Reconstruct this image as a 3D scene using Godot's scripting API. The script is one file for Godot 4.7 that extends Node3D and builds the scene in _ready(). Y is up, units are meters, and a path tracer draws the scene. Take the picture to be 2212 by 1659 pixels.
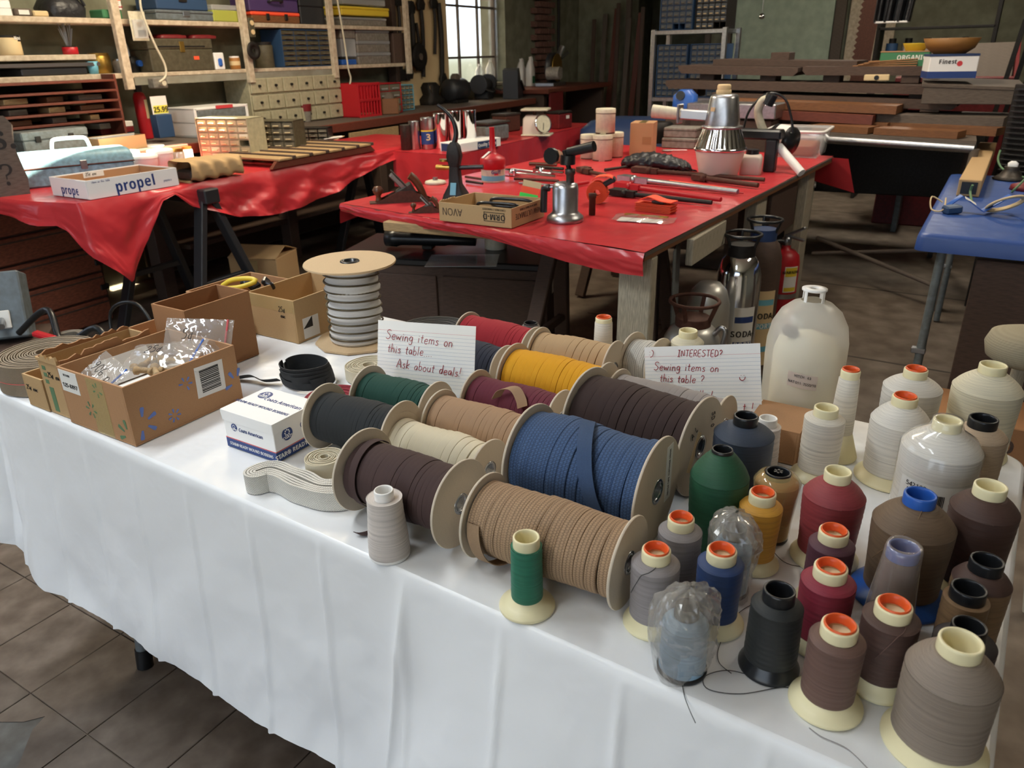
extends Node3D
# A workshop sale: a white table of sewing thread and tape spools, red cloth tables of tools behind it, benches and shelves along the wall.
var M := {}
var TX := {}
var taken := {}
var rng := RandomNumberGenerator.new()
const TOP := 0.738
const WALL_TURN := 1.6343
const UPV := Vector3.UP

# ---------------------------------------------------------------- nodes
func numbered(called: String) -> String:
	var n: int = taken.get(called, 0)
	taken[called] = n + 1
	return called if n == 0 else "%s_%03d" % [called, n]

func thing(called: String, label: String, category: String, at := Vector3.ZERO, turn := 0.0, group := "") -> Node3D:
	var o := Node3D.new()
	o.name = numbered(called)
	add_child(o)
	o.position = at
	o.rotation.y = turn
	o.set_meta("label", label)
	o.set_meta("category", category)
	if group != "":
		o.set_meta("group", group)
	return o

func structure(called: String, label := "") -> Node3D:
	var o := Node3D.new()
	o.name = numbered(called)
	add_child(o)
	o.set_meta("kind", "structure")
	if label != "":
		o.set_meta("label", label)
	return o

func put(parent: Node3D, called: String, m, material: Material, xf := Transform3D()) -> MeshInstance3D:
	var o := MeshInstance3D.new()
	o.name = called
	if m is SurfaceTool:
		m.generate_normals()
		o.mesh = m.commit()
	else:
		o.mesh = m
	o.material_override = material
	o.transform = xf
	o.cast_shadow = GeometryInstance3D.SHADOW_CASTING_SETTING_ON
	parent.add_child(o, true)
	return o

func copy(o: Node3D, at: Vector3, turn: float, label := "") -> Node3D:
	var c: Node3D = o.duplicate()
	c.name = numbered(str(o.name).rstrip("0123456789").rstrip("_"))
	add_child(c)
	c.position = at
	c.rotation.y = turn
	if label != "":
		c.set_meta("label", label)
	return c

# ---------------------------------------------------------------- shapes
func new_st(smooth := true) -> SurfaceTool:
	var st := SurfaceTool.new()
	st.begin(Mesh.PRIMITIVE_TRIANGLES)
	st.set_smooth_group(0 if smooth else -1)
	return st

func at(x: float, y: float, z: float) -> Transform3D:
	return Transform3D(Basis(), Vector3(x, y, z))

func rot(p: Vector3, x := 0.0, y := 0.0, z := 0.0) -> Transform3D:
	return Transform3D(Basis.from_euler(Vector3(x, y, z)), p)

# frame whose y axis runs from a to b, origin at a
func along(a: Vector3, b: Vector3) -> Transform3D:
	var y := (b - a).normalized()
	var h := Vector3.RIGHT if absf(y.x) < 0.9 else Vector3.BACK
	var z := h.cross(y).normalized()
	return Transform3D(Basis(y.cross(z), y, z), a)

func tri(st: SurfaceTool, a: Vector3, b: Vector3, c: Vector3) -> void:
	for p in [a, b, c]:
		st.set_uv(Vector2(p.x, p.y))
		st.add_vertex(p)

func quad(st: SurfaceTool, a: Vector3, b: Vector3, c: Vector3, d: Vector3, ua := Vector2(0, 1), ub := Vector2(0, 0), uc := Vector2(1, 0), ud := Vector2(1, 1)) -> void:
	st.set_uv(ua); st.add_vertex(a)
	st.set_uv(ub); st.add_vertex(b)
	st.set_uv(uc); st.add_vertex(c)
	st.set_uv(ua); st.add_vertex(a)
	st.set_uv(uc); st.add_vertex(c)
	st.set_uv(ud); st.add_vertex(d)

# box with chamfered edges, centred on xf
func box(st: SurfaceTool, size: Vector3, xf := Transform3D(), bev := 0.0) -> void:
	st.set_smooth_group(-1)
	var h := size / 2
	var b := minf(bev, minf(h.x, minf(h.y, h.z)) * 0.9)
	var ax := [Vector3.RIGHT, Vector3.UP, Vector3.BACK]
	for i in 3:
		var u: Vector3 = ax[(i + 1) % 3]
		var v: Vector3 = ax[(i + 2) % 3]
		var n: Vector3 = ax[i]
		var hu: float = h[(i + 1) % 3] - b
		var hv: float = h[(i + 2) % 3] - b
		for s in [1.0, -1.0]:
			var c: Vector3 = n * (h[i] * s)
			var p := [c - u * hu - v * hv, c + u * hu - v * hv, c + u * hu + v * hv, c - u * hu + v * hv]
			if s > 0:
				quad(st, xf * p[3], xf * p[2], xf * p[1], xf * p[0])
			else:
				quad(st, xf * p[0], xf * p[1], xf * p[2], xf * p[3])
	if b <= 0.0:
		return
	for i in 3:
		var u: Vector3 = ax[(i + 1) % 3]
		var v: Vector3 = ax[(i + 2) % 3]
		var n: Vector3 = ax[i]
		for su in [1.0, -1.0]:
			for sv in [1.0, -1.0]:
				var e1: Vector3 = u * (h[(i + 1) % 3] * su) + v * ((h[(i + 2) % 3] - b) * sv)
				var e2: Vector3 = u * ((h[(i + 1) % 3] - b) * su) + v * (h[(i + 2) % 3] * sv)
				var l: Vector3 = n * (h[i] - b)
				if su * sv < 0:
					quad(st, xf * (e1 - l), xf * (e2 - l), xf * (e2 + l), xf * (e1 + l))
				else:
					quad(st, xf * (e1 + l), xf * (e2 + l), xf * (e2 - l), xf * (e1 - l))
	for sx in [1.0, -1.0]:
		for sy in [1.0, -1.0]:
			for sz in [1.0, -1.0]:
				var a := Vector3(h.x * sx, (h.y - b) * sy, (h.z - b) * sz)
				var c := Vector3((h.x - b) * sx, h.y * sy, (h.z - b) * sz)
				var d := Vector3((h.x - b) * sx, (h.y - b) * sy, h.z * sz)
				if sx * sy * sz > 0:
					tri(st, xf * a, xf * d, xf * c)
				else:
					tri(st, xf * a, xf * c, xf * d)

func boxm(size: Vector3, bev := 0.003, xf := Transform3D()) -> SurfaceTool:
	var st := new_st(false)
	box(st, size, xf, bev)
	return st

# profile points (radius, height); a repeated point makes a hard edge
func lathe(st: SurfaceTool, prof: Array, seg := 32, xf := Transform3D(), wob := 0.0) -> void:
	var sg := 1
	var run := 0.0
	st.set_smooth_group(sg)
	for k in prof.size() - 1:
		var a: Vector2 = prof[k]
		var b: Vector2 = prof[k + 1]
		var step := a.distance_to(b)
		if step < 1e-6:
			sg += 1
			st.set_smooth_group(sg)
			continue
		for i in seg:
			var t0 := TAU * i / seg
			var t1 := TAU * ((i + 1) % seg) / seg
			var w0 := 1.0 + wob * sin(t0 * 3.0 + a.y * 40.0)
			var w1 := 1.0 + wob * sin(t1 * 3.0 + a.y * 40.0)
			var x0 := 1.0 + wob * sin(t0 * 3.0 + b.y * 40.0)
			var x1 := 1.0 + wob * sin(t1 * 3.0 + b.y * 40.0)
			var p0 := xf * Vector3(a.x * w1 * cos(t1), a.y, a.x * w1 * sin(t1))
			var p1 := xf * Vector3(b.x * x1 * cos(t1), b.y, b.x * x1 * sin(t1))
			var p2 := xf * Vector3(b.x * x0 * cos(t0), b.y, b.x * x0 * sin(t0))
			var p3 := xf * Vector3(a.x * w0 * cos(t0), a.y, a.x * w0 * sin(t0))
			var u0 := float(i) / seg
			var u1 := float(i + 1) / seg
			var v0 := run * 10.0
			var v1 := (run + step) * 10.0
			if b.x > 1e-6:
				st.set_uv(Vector2(u1, v0)); st.add_vertex(p0)
				st.set_uv(Vector2(u1, v1)); st.add_vertex(p1)
				st.set_uv(Vector2(u0, v1)); st.add_vertex(p2)
			if a.x > 1e-6:
				st.set_uv(Vector2(u1, v0)); st.add_vertex(p0)
				st.set_uv(Vector2(u0, v1)); st.add_vertex(p2)
				st.set_uv(Vector2(u0, v0)); st.add_vertex(p3)
		run += step

func lathem(prof: Array, seg := 32, xf := Transform3D(), wob := 0.0) -> SurfaceTool:
	var st := new_st()
	lathe(st, prof, seg, xf, wob)
	return st

func cyl(st: SurfaceTool, r: float, h: float, seg := 20, xf := Transform3D(), r2 := -1.0) -> void:
	var t := r if r2 < 0 else r2
	lathe(st, [Vector2(0, 0), Vector2(r, 0), Vector2(r, 0), Vector2(t, h), Vector2(t, h), Vector2(0, h)], seg, xf)

func cylm(r: float, h: float, seg := 20, xf := Transform3D(), r2 := -1.0) -> SurfaceTool:
	var st := new_st()
	cyl(st, r, h, seg, xf, r2)
	return st

# bar with round section along a polyline
func tube(st: SurfaceTool, pts: Array, r: float, seg := 8, r_end := -1.0) -> void:
	st.set_smooth_group(7)
	var n := pts.size()
	var d: Vector3 = (pts[1] - pts[0]).normalized()
	var side := d.cross(Vector3.UP if absf(d.y) < 0.9 else Vector3.RIGHT).normalized()
	var rings := []
	for k in n:
		var q: Vector3 = (pts[mini(k + 1, n - 1)] - pts[maxi(k - 1, 0)]).normalized()
		side = (side - q * side.dot(q)).normalized()
		var up := side.cross(q)
		var rr := r if r_end < 0 else lerpf(r, r_end, float(k) / (n - 1))
		var ring := []
		for i in seg:
			var t := TAU * i / seg
			ring.append(pts[k] + side * (cos(t) * rr) + up * (sin(t) * rr))
		rings.append(ring)
	for k in n - 1:
		for i in seg:
			var j := (i + 1) % seg
			var u := float(k)
			quad(st, rings[k][j], rings[k + 1][j], rings[k + 1][i], rings[k][i], Vector2(float(i + 1) / seg, u), Vector2(float(i + 1) / seg, u + 1), Vector2(float(i) / seg, u + 1), Vector2(float(i) / seg, u))
	for e in [0, n - 1]:
		st.set_smooth_group(8 if e == 0 else 9)
		for i in seg:
			var j := (i + 1) % seg
			if e == 0:
				tri(st, pts[0], rings[0][j], rings[0][i])
			else:
				tri(st, pts[e], rings[e][i], rings[e][j])

func tubem(pts: Array, r: float, seg := 8, r_end := -1.0) -> SurfaceTool:
	var st := new_st()
	tube(st, pts, r, seg, r_end)
	return st

# flat band of given thickness swept along a polyline; wide is the half-width vector (or one per point)
func band(st: SurfaceTool, pts: Array, wide, thick: float, uvlen := 20.0) -> void:
	var n := pts.size()
	var run := 0.0
	var prev := []
	for k in n:
		var q: Vector3 = (pts[mini(k + 1, n - 1)] - pts[maxi(k - 1, 0)]).normalized()
		var w: Vector3 = wide[k] if wide is Array else wide
		var nn := q.cross(w).normalized() * (thick / 2)
		var p: Vector3 = pts[k]
		var ring := [p - w - nn, p + w - nn, p + w + nn, p - w + nn]
		if k > 0:
			var l: float = run + (pts[k] - pts[k - 1]).length() * uvlen
			var ws := w.length() * 2 * uvlen
			for i in 4:
				var j := (i + 1) % 4
				st.set_smooth_group(20 + i)
				var va := 0.0 if i == 0 or i == 3 else ws
				var vb := ws if i == 0 or i == 1 else 0.0
				quad(st, prev[i], prev[j], ring[j], ring[i], Vector2(run, va), Vector2(run, vb), Vector2(l, vb), Vector2(l, va))
			run = l
		prev = ring
		if k == 0 or k == n - 1:
			st.set_smooth_group(-1)
			if k == 0:
				quad(st, ring[3], ring[2], ring[1], ring[0])
			else:
				quad(st, ring[0], ring[1], ring[2], ring[3])

func bandm(pts: Array, wide, thick: float, uvlen := 20.0) -> SurfaceTool:
	var st := new_st()
	band(st, pts, wide, thick, uvlen)
	return st

# polygon in xy pushed along z by depth
func prism(st: SurfaceTool, poly: Array, depth: float, xf := Transform3D()) -> void:
	st.set_smooth_group(-1)
	var pp := PackedVector2Array(poly)
	if Geometry2D.is_polygon_clockwise(pp):
		pp.reverse()
	var ids := Geometry2D.triangulate_polygon(pp)
	for k in ids.size() / 3:
		var a := pp[ids[k * 3]]
		var b := pp[ids[k * 3 + 1]]
		var c := pp[ids[k * 3 + 2]]
		if (b - a).cross(c - a) > 0:
			var s := b
			b = c
			c = s
		tri(st, xf * Vector3(a.x, a.y, depth), xf * Vector3(b.x, b.y, depth), xf * Vector3(c.x, c.y, depth))
		tri(st, xf * Vector3(a.x, a.y, 0), xf * Vector3(c.x, c.y, 0), xf * Vector3(b.x, b.y, 0))
	for k in pp.size():
		var a := pp[k]
		var b := pp[(k + 1) % pp.size()]
		quad(st, xf * Vector3(a.x, a.y, 0), xf * Vector3(a.x, a.y, depth), xf * Vector3(b.x, b.y, depth), xf * Vector3(b.x, b.y, 0))

func prismm(poly: Array, depth: float, xf := Transform3D()) -> SurfaceTool:
	var st := new_st(false)
	prism(st, poly, depth, xf)
	return st

# curved surface from f(u, v), u and v from 0 to 1
func sheet(st: SurfaceTool, f: Callable, nu: int, nv: int, us := 1.0, vs := 1.0, sg := 3) -> void:
	st.set_smooth_group(sg)
	var rows := []
	for j in nv + 1:
		var row := PackedVector3Array()
		for i in nu + 1:
			row.append(f.call(float(i) / nu, float(j) / nv))
		rows.append(row)
	for j in nv:
		for i in nu:
			var u0 := us * i / nu
			var u1 := us * (i + 1) / nu
			var v0 := vs * j / nv
			var v1 := vs * (j + 1) / nv
			quad(st, rows[j][i], rows[j + 1][i], rows[j + 1][i + 1], rows[j][i + 1], Vector2(u0, v0), Vector2(u0, v1), Vector2(u1, v1), Vector2(u1, v0))

func sheetm(f: Callable, nu: int, nv: int, us := 1.0, vs := 1.0) -> SurfaceTool:
	var st := new_st()
	sheet(st, f, nu, nv, us, vs)
	return st

# closed solid whose rings are rounded rectangles: levels of [y, half x, half z, corner]
func loft(st: SurfaceTool, levels: Array, xf := Transform3D(), caps := true) -> void:
	var rings := []
	for l in levels:
		var ring := []
		var r: float = minf(l[3], minf(l[1], l[2]))
		for q in 4:
			var cx: float = (l[1] - r) * (1 if q == 0 or q == 3 else -1)
			var cz: float = (l[2] - r) * (1 if q < 2 else -1)
			for s in 4:
				var t := PI / 2 * (q + s / 3.0)
				ring.append(Vector3(cx + cos(t) * r, l[0], cz + sin(t) * r))
		rings.append(ring)
	st.set_smooth_group(11)
	for k in rings.size() - 1:
		if (levels[k][0] == levels[k + 1][0]) and levels[k][1] == levels[k + 1][1]:
			st.set_smooth_group(12 + k)
			continue
		for i in 16:
			var j := (i + 1) % 16
			quad(st, xf * rings[k][j], xf * rings[k + 1][j], xf * rings[k + 1][i], xf * rings[k][i], Vector2(j / 16.0, k), Vector2(j / 16.0, k + 1), Vector2(i / 16.0, k + 1), Vector2(i / 16.0, k))
	if caps:
		for e in [0, rings.size() - 1]:
			st.set_smooth_group(-1)
			for i in range(1, 15):
				if e == 0:
					tri(st, xf * rings[e][0], xf * rings[e][i], xf * rings[e][i + 1])
				else:
					tri(st, xf * rings[e][0], xf * rings[e][i + 1], xf * rings[e][i])

func loftm(levels: Array, xf := Transform3D(), caps := true) -> SurfaceTool:
	var st := new_st()
	loft(st, levels, xf, caps)
	return st

func curve(ctrl: Array, n := 24) -> Array:
	var c := Curve3D.new()
	for k in ctrl.size():
		var t: Vector3 = (ctrl[mini(k + 1, ctrl.size() - 1)] - ctrl[maxi(k - 1, 0)]) / 6.0
		c.add_point(ctrl[k], -t, t)
	c.bake_interval = 0.004
	var l := c.get_baked_length()
	var out := []
	for k in n + 1:
		out.append(c.sample_baked(l * k / n, true))
	return out

# printed lettering lying in the xy plane of xf
func lettering(parent: Node3D, text: String, height: float, material: Material, xf: Transform3D, bold := false, called := "lettering", font := "Droid Sans") -> MeshInstance3D:
	var t := TextMesh.new()
	var f := SystemFont.new()
	f.font_names = PackedStringArray([font])
	if bold:
		f.font_weight = 700
	t.font = f
	t.text = text
	t.font_size = 32
	t.pixel_size = height / 23.0
	t.depth = 0.0006
	t.curve_step = 2.0
	return put(parent, called, t, material, xf)

const GLYPH := {
	"S": [0.6, [0.55, 0.9, 0.4, 1, 0.15, 0.95, 0.08, 0.75, 0.3, 0.55, 0.5, 0.35, 0.42, 0.08, 0.2, 0, 0.02, 0.12]],
	"e": [0.45, [0.03, 0.28, 0.4, 0.32, 0.36, 0.5, 0.18, 0.52, 0.04, 0.3, 0.1, 0.06, 0.25, 0, 0.42, 0.1]],
	"w": [0.6, [0.02, 0.5, 0.12, 0.02, 0.28, 0.4, 0.42, 0.02, 0.56, 0.5]],
	"i": [0.22, [0.1, 0.5, 0.1, 0], [0.1, 0.68, 0.12, 0.73]],
	"n": [0.45, [0.05, 0.5, 0.05, 0], [0.05, 0.35, 0.2, 0.5, 0.35, 0.42, 0.38, 0]],
	"g": [0.45, [0.38, 0.45, 0.2, 0.52, 0.05, 0.3, 0.15, 0.05, 0.35, 0.15, 0.4, 0.5, 0.38, -0.25, 0.2, -0.35, 0.05, -0.25]],
	"t": [0.35, [0.18, 0.85, 0.17, 0.05, 0.3, 0.02], [0.02, 0.55, 0.33, 0.57]],
	"m": [0.68, [0.05, 0.5, 0.05, 0], [0.05, 0.35, 0.18, 0.5, 0.3, 0.4, 0.31, 0], [0.31, 0.35, 0.45, 0.5, 0.57, 0.4, 0.6, 0]],
	"s": [0.38, [0.33, 0.45, 0.18, 0.52, 0.06, 0.4, 0.3, 0.2, 0.25, 0.03, 0.03, 0.05]],
	"o": [0.45, [0.22, 0.52, 0.05, 0.35, 0.08, 0.08, 0.22, 0, 0.38, 0.12, 0.38, 0.4, 0.22, 0.52]],
	"h": [0.45, [0.05, 1, 0.05, 0], [0.05, 0.35, 0.2, 0.5, 0.35, 0.42, 0.38, 0]],
	"a": [0.45, [0.38, 0.45, 0.2, 0.52, 0.05, 0.3, 0.12, 0.02, 0.3, 0.1, 0.38, 0.48, 0.4, 0]],
	"b": [0.45, [0.05, 1, 0.05, 0], [0.05, 0.35, 0.22, 0.5, 0.4, 0.35, 0.35, 0.05, 0.15, 0, 0.05, 0.1]],
	"l": [0.2, [0.08, 1, 0.09, 0]],
	"A": [0.65, [0.02, 0, 0.3, 1, 0.58, 0], [0.12, 0.38, 0.48, 0.38]],
	"k": [0.45, [0.05, 1, 0.05, 0], [0.38, 0.55, 0.06, 0.25, 0.4, 0]],
	"u": [0.45, [0.05, 0.5, 0.06, 0.1, 0.2, 0, 0.36, 0.12, 0.38, 0.5], [0.38, 0.5, 0.4, 0]],
	"d": [0.45, [0.38, 0.45, 0.2, 0.52, 0.05, 0.3, 0.12, 0.02, 0.3, 0.08, 0.38, 0.4], [0.38, 1, 0.39, 0]],
	"!": [0.25, [0.14, 1, 0.1, 0.3], [0.08, 0.05, 0.1, 0.0]],
	".": [0.18, [0.08, 0.0, 0.1, 0.05]],
	"I": [0.42, [0.02, 1, 0.38, 1], [0.2, 1, 0.2, 0], [0.02, 0, 0.38, 0]],
	"N": [0.6, [0.05, 0, 0.05, 1, 0.5, 0, 0.5, 1]],
	"T": [0.55, [0, 1, 0.52, 1], [0.26, 1, 0.25, 0]],
	"E": [0.5, [0.45, 1, 0.05, 1, 0.05, 0, 0.45, 0], [0.05, 0.5, 0.38, 0.5]],
	"R": [0.55, [0.05, 0, 0.05, 1, 0.35, 1, 0.45, 0.8, 0.35, 0.55, 0.05, 0.5], [0.2, 0.5, 0.48, 0]],
	"D": [0.55, [0.05, 0, 0.05, 1, 0.3, 0.95, 0.48, 0.6, 0.42, 0.2, 0.05, 0]],
	"?": [0.45, [0.05, 0.8, 0.2, 1, 0.38, 0.85, 0.35, 0.6, 0.2, 0.45, 0.2, 0.25], [0.2, 0.03, 0.21, 0.0]],
	"L": [0.5, [0.05, 1, 0.05, 0, 0.45, 0]],
	"'": [0.18, [0.1, 1, 0.07, 0.8]],
	"2": [0.5, [0.05, 0.8, 0.2, 1, 0.4, 0.85, 0.35, 0.5, 0.03, 0, 0.45, 0.05]],
	"5": [0.5, [0.42, 1, 0.1, 1, 0.08, 0.6, 0.3, 0.62, 0.43, 0.35, 0.3, 0.05, 0.03, 0.05]],
	"9": [0.48, [0.38, 0.85, 0.2, 1, 0.05, 0.75, 0.2, 0.55, 0.38, 0.75, 0.4, 0.9, 0.35, 0.4, 0.15, 0]],
	"6": [0.48, [0.35, 1, 0.12, 0.7, 0.05, 0.3, 0.2, 0, 0.4, 0.15, 0.35, 0.4, 0.08, 0.35]],
	"0": [0.48, [0.22, 1, 0.05, 0.7, 0.06, 0.25, 0.22, 0, 0.4, 0.3, 0.4, 0.75, 0.22, 1]],
	"c": [0.42, [0.36, 0.45, 0.2, 0.52, 0.04, 0.3, 0.12, 0.03, 0.36, 0.08]],
	"|": [0.02, [-0.2, 0.7, -0.24, -0.15]],
	"p": [0.45, [0.05, 0.5, 0.04, -0.4], [0.05, 0.35, 0.22, 0.52, 0.4, 0.35, 0.3, 0.05, 0.06, 0.05]],
	"^": [0.8, [0.15, 0.65, 0.17, 0.6], [0.5, 0.65, 0.52, 0.6], [0.0, 0.4, 0.1, 0.1, 0.35, 0.0, 0.6, 0.12, 0.68, 0.42]],
	">": [0.8, [0.05, 0.75, 0.07, 0.7], [0.05, 0.35, 0.07, 0.3], [0.3, 1.0, 0.55, 0.75, 0.5, 0.2, 0.2, 0.0]],
	" ": [0.4],
}

# hand-written strokes on the xy plane of xf
func handwriting(parent: Node3D, text: String, size: float, material: Material, xf: Transform3D, pen := 0.0007, called := "handwriting", slope := 0.12) -> void:
	var st := new_st()
	var x := 0.0
	var s := 1.0
	for ch in text:
		var g: Array = GLYPH.get(ch, [0.4])
		for k in range(1, g.size()):
			var pl: Array = g[k]
			var pts := []
			for i in pl.size() / 2:
				pts.append(xf * Vector3((x + pl[i * 2] + slope * pl[i * 2 + 1]) * size, (pl[i * 2 + 1] + 0.03 * sin(x * 5.0)) * size, 0.0002))
			if pts.size() > 2:
				pts = curve(pts, pts.size() * 2)
			tube(st, pts, pen, 4)
		x += (g[0] as float) + 0.1 * s
	put(parent, called, st, material)


# ---------------------------------------------------------------- camera, sky, sun, lamps
func _ready() -> void:
	rng.seed = 7
	var cam := Camera3D.new()
	cam.name = "camera"
	add_child(cam)
	cam.transform = Transform3D(Basis(Vector3(0.852, -0.019, -0.523), Vector3(-0.194, 0.916, -0.351), Vector3(0.486, 0.4, 0.777)), Vector3(0, 1.355, 0))
	var lens := CameraAttributesPhysical.new()
	lens.frustum_focal_length = 23.7251
	lens.frustum_focus_distance = 1.25
	lens.frustum_near = 0.05
	lens.frustum_far = 200.0
	lens.exposure_aperture = 9.0
	cam.attributes = lens
	cam.current = true
	var sky := Sky.new()
	var air := ProceduralSkyMaterial.new()
	air.sky_top_color = Color(0.66, 0.74, 0.86)
	air.sky_horizon_color = Color(0.86, 0.9, 0.93)
	air.ground_bottom_color = Color(0.36, 0.36, 0.31)
	air.ground_horizon_color = Color(0.55, 0.56, 0.48)
	air.sun_angle_max = 10.0
	sky.sky_material = air
	var env := Environment.new()
	env.background_mode = Environment.BG_SKY
	env.sky = sky
	env.background_energy_multiplier = 4.0
	env.tonemap_mode = Environment.TONE_MAPPER_LINEAR
	env.tonemap_exposure = 1.0
	env.sdfgi_enabled = true
	env.ssao_enabled = true
	env.ssil_enabled = true
	var world := WorldEnvironment.new()
	world.name = "world"
	world.environment = env
	add_child(world)
	var sun := DirectionalLight3D.new()
	sun.name = "sun"
	add_child(sun)
	sun.look_at_from_position(SUN, Vector3.ZERO)
	sun.light_energy = 22.0
	sun.light_color = Color(1.0, 0.95, 0.84)
	sun.light_angular_distance = 0.6
	sun.shadow_enabled = true
	textures()
	materials()
	room()
	light_fittings()
	white_table()
	thread_cones()
	tape_spools()
	coils_and_boxes()
	signs_and_bags()
	red_tables()
	red_table_goods()
	left_table_goods()
	under_tables()
	bench_and_shelves()
	shelf_goods()
	bench_goods()
	back_of_shop()
	blue_table()

const SUN := Vector3(0.60, 0.79, -0.13)

func lamp(at_: Vector3, turn: float, label: String, energy: float, tint: Color) -> void:
	var o := thing("fluorescent_light", label, "light", at_, turn, "ceiling strip lights")
	put(o, "housing", prismm([Vector2(-0.14, 0), Vector2(-0.06, 0.06), Vector2(0.06, 0.06), Vector2(0.14, 0), Vector2(0.14, -0.01), Vector2(-0.14, -0.01)], 1.24, at(0, 0, -0.62)), M.white_metal)
	for x in [-0.06, 0.06]:
		put(o, "fluorescent_tube", cylm(0.016, 1.18, 10, Transform3D(Basis.from_euler(Vector3(PI / 2, 0, 0)), Vector3(x, -0.03, -0.59))), M.tube_glow)
	for z in [-0.5, 0.5]:
		put(o, "hanging_rod", cylm(0.006, 3.4 - at_.y - 0.06, 6, at(0, 0.06, z)), M.steel)
	var a := AreaLight3D.new()
	a.name = "strip_light"
	a.area_size = Vector2(0.24, 1.18)
	a.light_energy = energy
	a.light_color = tint
	a.shadow_enabled = true
	a.area_range = 14.0
	a.transform = Transform3D(Basis.from_euler(Vector3(-PI / 2, 0, 0)), Vector3(0, -0.055, 0))
	o.add_child(a)

func light_fittings() -> void:
	lamp(Vector3(-2.0, 2.75, -0.5), 0.3, "strip light hanging above the white sewing table", 3.5, Color(0.95, 0.98, 1.0))
	lamp(Vector3(-1.1, 2.85, 0.7), 0.1, "strip light hanging behind the photographer", 1.5, Color(0.95, 0.98, 1.0))
	lamp(Vector3(0.9, 2.9, -3.4), 0.06, "strip light hanging above the blue clothed table", 2.2, Color(1.0, 0.95, 0.86))
	lamp(Vector3(-3.3, 2.75, -3.0), 0.06, "strip light hanging above the tool bench", 5.2, Color(1.0, 0.93, 0.8))
	lamp(Vector3(-1.2, 2.9, -4.2), 0.06, "strip light hanging above the red tool table", 4.0, Color(1.0, 0.95, 0.86))
	lamp(Vector3(-0.6, 2.9, -7.2), 0.06, "strip light hanging in front of the back wall", 3.5, Color(1.0, 0.96, 0.88))

# ---------------------------------------------------------------- textures
func noise_tex(freq: float, lo: float, hi: float, octaves := 4, size := 512, sd := 1, kind := FastNoiseLite.TYPE_SIMPLEX_SMOOTH, warm := 0.0) -> NoiseTexture2D:
	var n := FastNoiseLite.new()
	n.noise_type = kind
	n.frequency = freq
	n.seed = sd
	n.fractal_octaves = octaves
	var g := Gradient.new()
	g.set_color(0, Color(lo, lo * (1.0 - warm), lo * (1.0 - 2 * warm)))
	g.set_color(1, Color(hi, hi, hi))
	var t := NoiseTexture2D.new()
	t.width = size
	t.height = size
	t.seamless = true
	t.noise = n
	t.color_ramp = g
	return t

func image_tex(w: int, h: int, f: Callable) -> ImageTexture:
	var im := Image.create(w, h, false, Image.FORMAT_RGB8)
	for y in h:
		for x in w:
			var c: Color = f.call(x, y)
			im.set_pixel(x, y, c)
	return ImageTexture.create_from_image(im)

func textures() -> void:
	rng.seed = 11
	var ra := PackedFloat32Array()
	var rb := PackedFloat32Array()
	for i in 512:
		ra.append(rng.randf())
		rb.append(rng.randf())
	# wound thread: fine level strands with some crossing ones
	TX.thread = image_tex(256, 512, func(x, y):
		var a: float = ra[(y + x / 16) % 512] * 0.6 + ra[((y + x / 16 + 1) % 512)] * 0.4
		var b: float = rb[(y - x / 8 + 1024) % 512]
		var band_: float = rb[((y + x / 32) / 22) % 512]
		var v: float = 0.82 + 0.15 * a + (0.06 if b > 0.93 else 0.0) - (0.14 if b < 0.04 else 0.0) + 0.03 * band_
		return Color(v, v, v))
	# shoulder of a cone: strands crossing on the slant
	TX.cross = image_tex(256, 256, func(x, y):
		var a: float = ra[(y + x / 4) % 256]
		var b: float = rb[(y - x / 4 + 512) % 256]
		var v: float = 0.80 + 0.1 * a + 0.1 * b
		return Color(v, v, v))
	# plain weave: raised cells
	TX.weave = image_tex(128, 128, func(x, y):
		var cx: int = x / 8
		var cy: int = y / 8
		var over := (cx + cy) % 2 == 0
		var dx: float = absf((x % 8) - 3.5) / 4.0
		var dy: float = absf((y % 8) - 3.5) / 4.0
		var v := (1.0 - 0.5 * dx * dx - 0.2 * dy * dy) if over else (0.86 - 0.25 * dx * dx - 0.5 * dy * dy)
		v = clampf(0.4 + 0.62 * v * (0.94 + 0.06 * ra[(cx * 7 + cy * 13) % 512]), 0.3, 1.0)
		return Color(v, v, v))
	# elastic and grosgrain: cords along the tape with fine ribs across
	TX.rib = image_tex(64, 64, func(x, y):
		var v: float = 0.97 - 0.12 * absf(float(y % 8) - 3.5) / 3.5 - 0.05 * (x % 2) + 0.06 * ra[(x * 3 + y * 17) % 512]
		return Color(v, v, v))
	# cardboard: fibre specks
	TX.card = image_tex(256, 256, func(x, y):
		var v: float = 0.93 + 0.06 * ra[(x * 31 + y * 57 + (x / 3) * 7) % 512] - (0.16 if rb[(x * 13 + y * 101) % 512] > 0.994 else 0.0)
		return Color(v, v, v))
	TX.soft = noise_tex(0.012, 0.86, 1.0, 4, 512, 3)
	TX.grime = noise_tex(0.014, 0.8, 1.0, 5, 512, 5, FastNoiseLite.TYPE_SIMPLEX_SMOOTH, 0.04)
	TX.grain = noise_tex(0.02, 0.72, 1.0, 4, 512, 9)
	TX.concrete = noise_tex(0.008, 0.68, 1.0, 6, 1024, 21, FastNoiseLite.TYPE_SIMPLEX_SMOOTH, 0.05)
	TX.speck = noise_tex(0.12, 0.75, 1.0, 3, 512, 33)
	TX.crumple = noise_tex(0.03, 0.0, 1.0, 4, 512, 41, FastNoiseLite.TYPE_CELLULAR)
	TX.ripple = noise_tex(0.006, 0.0, 1.0, 3, 512, 43)

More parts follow.
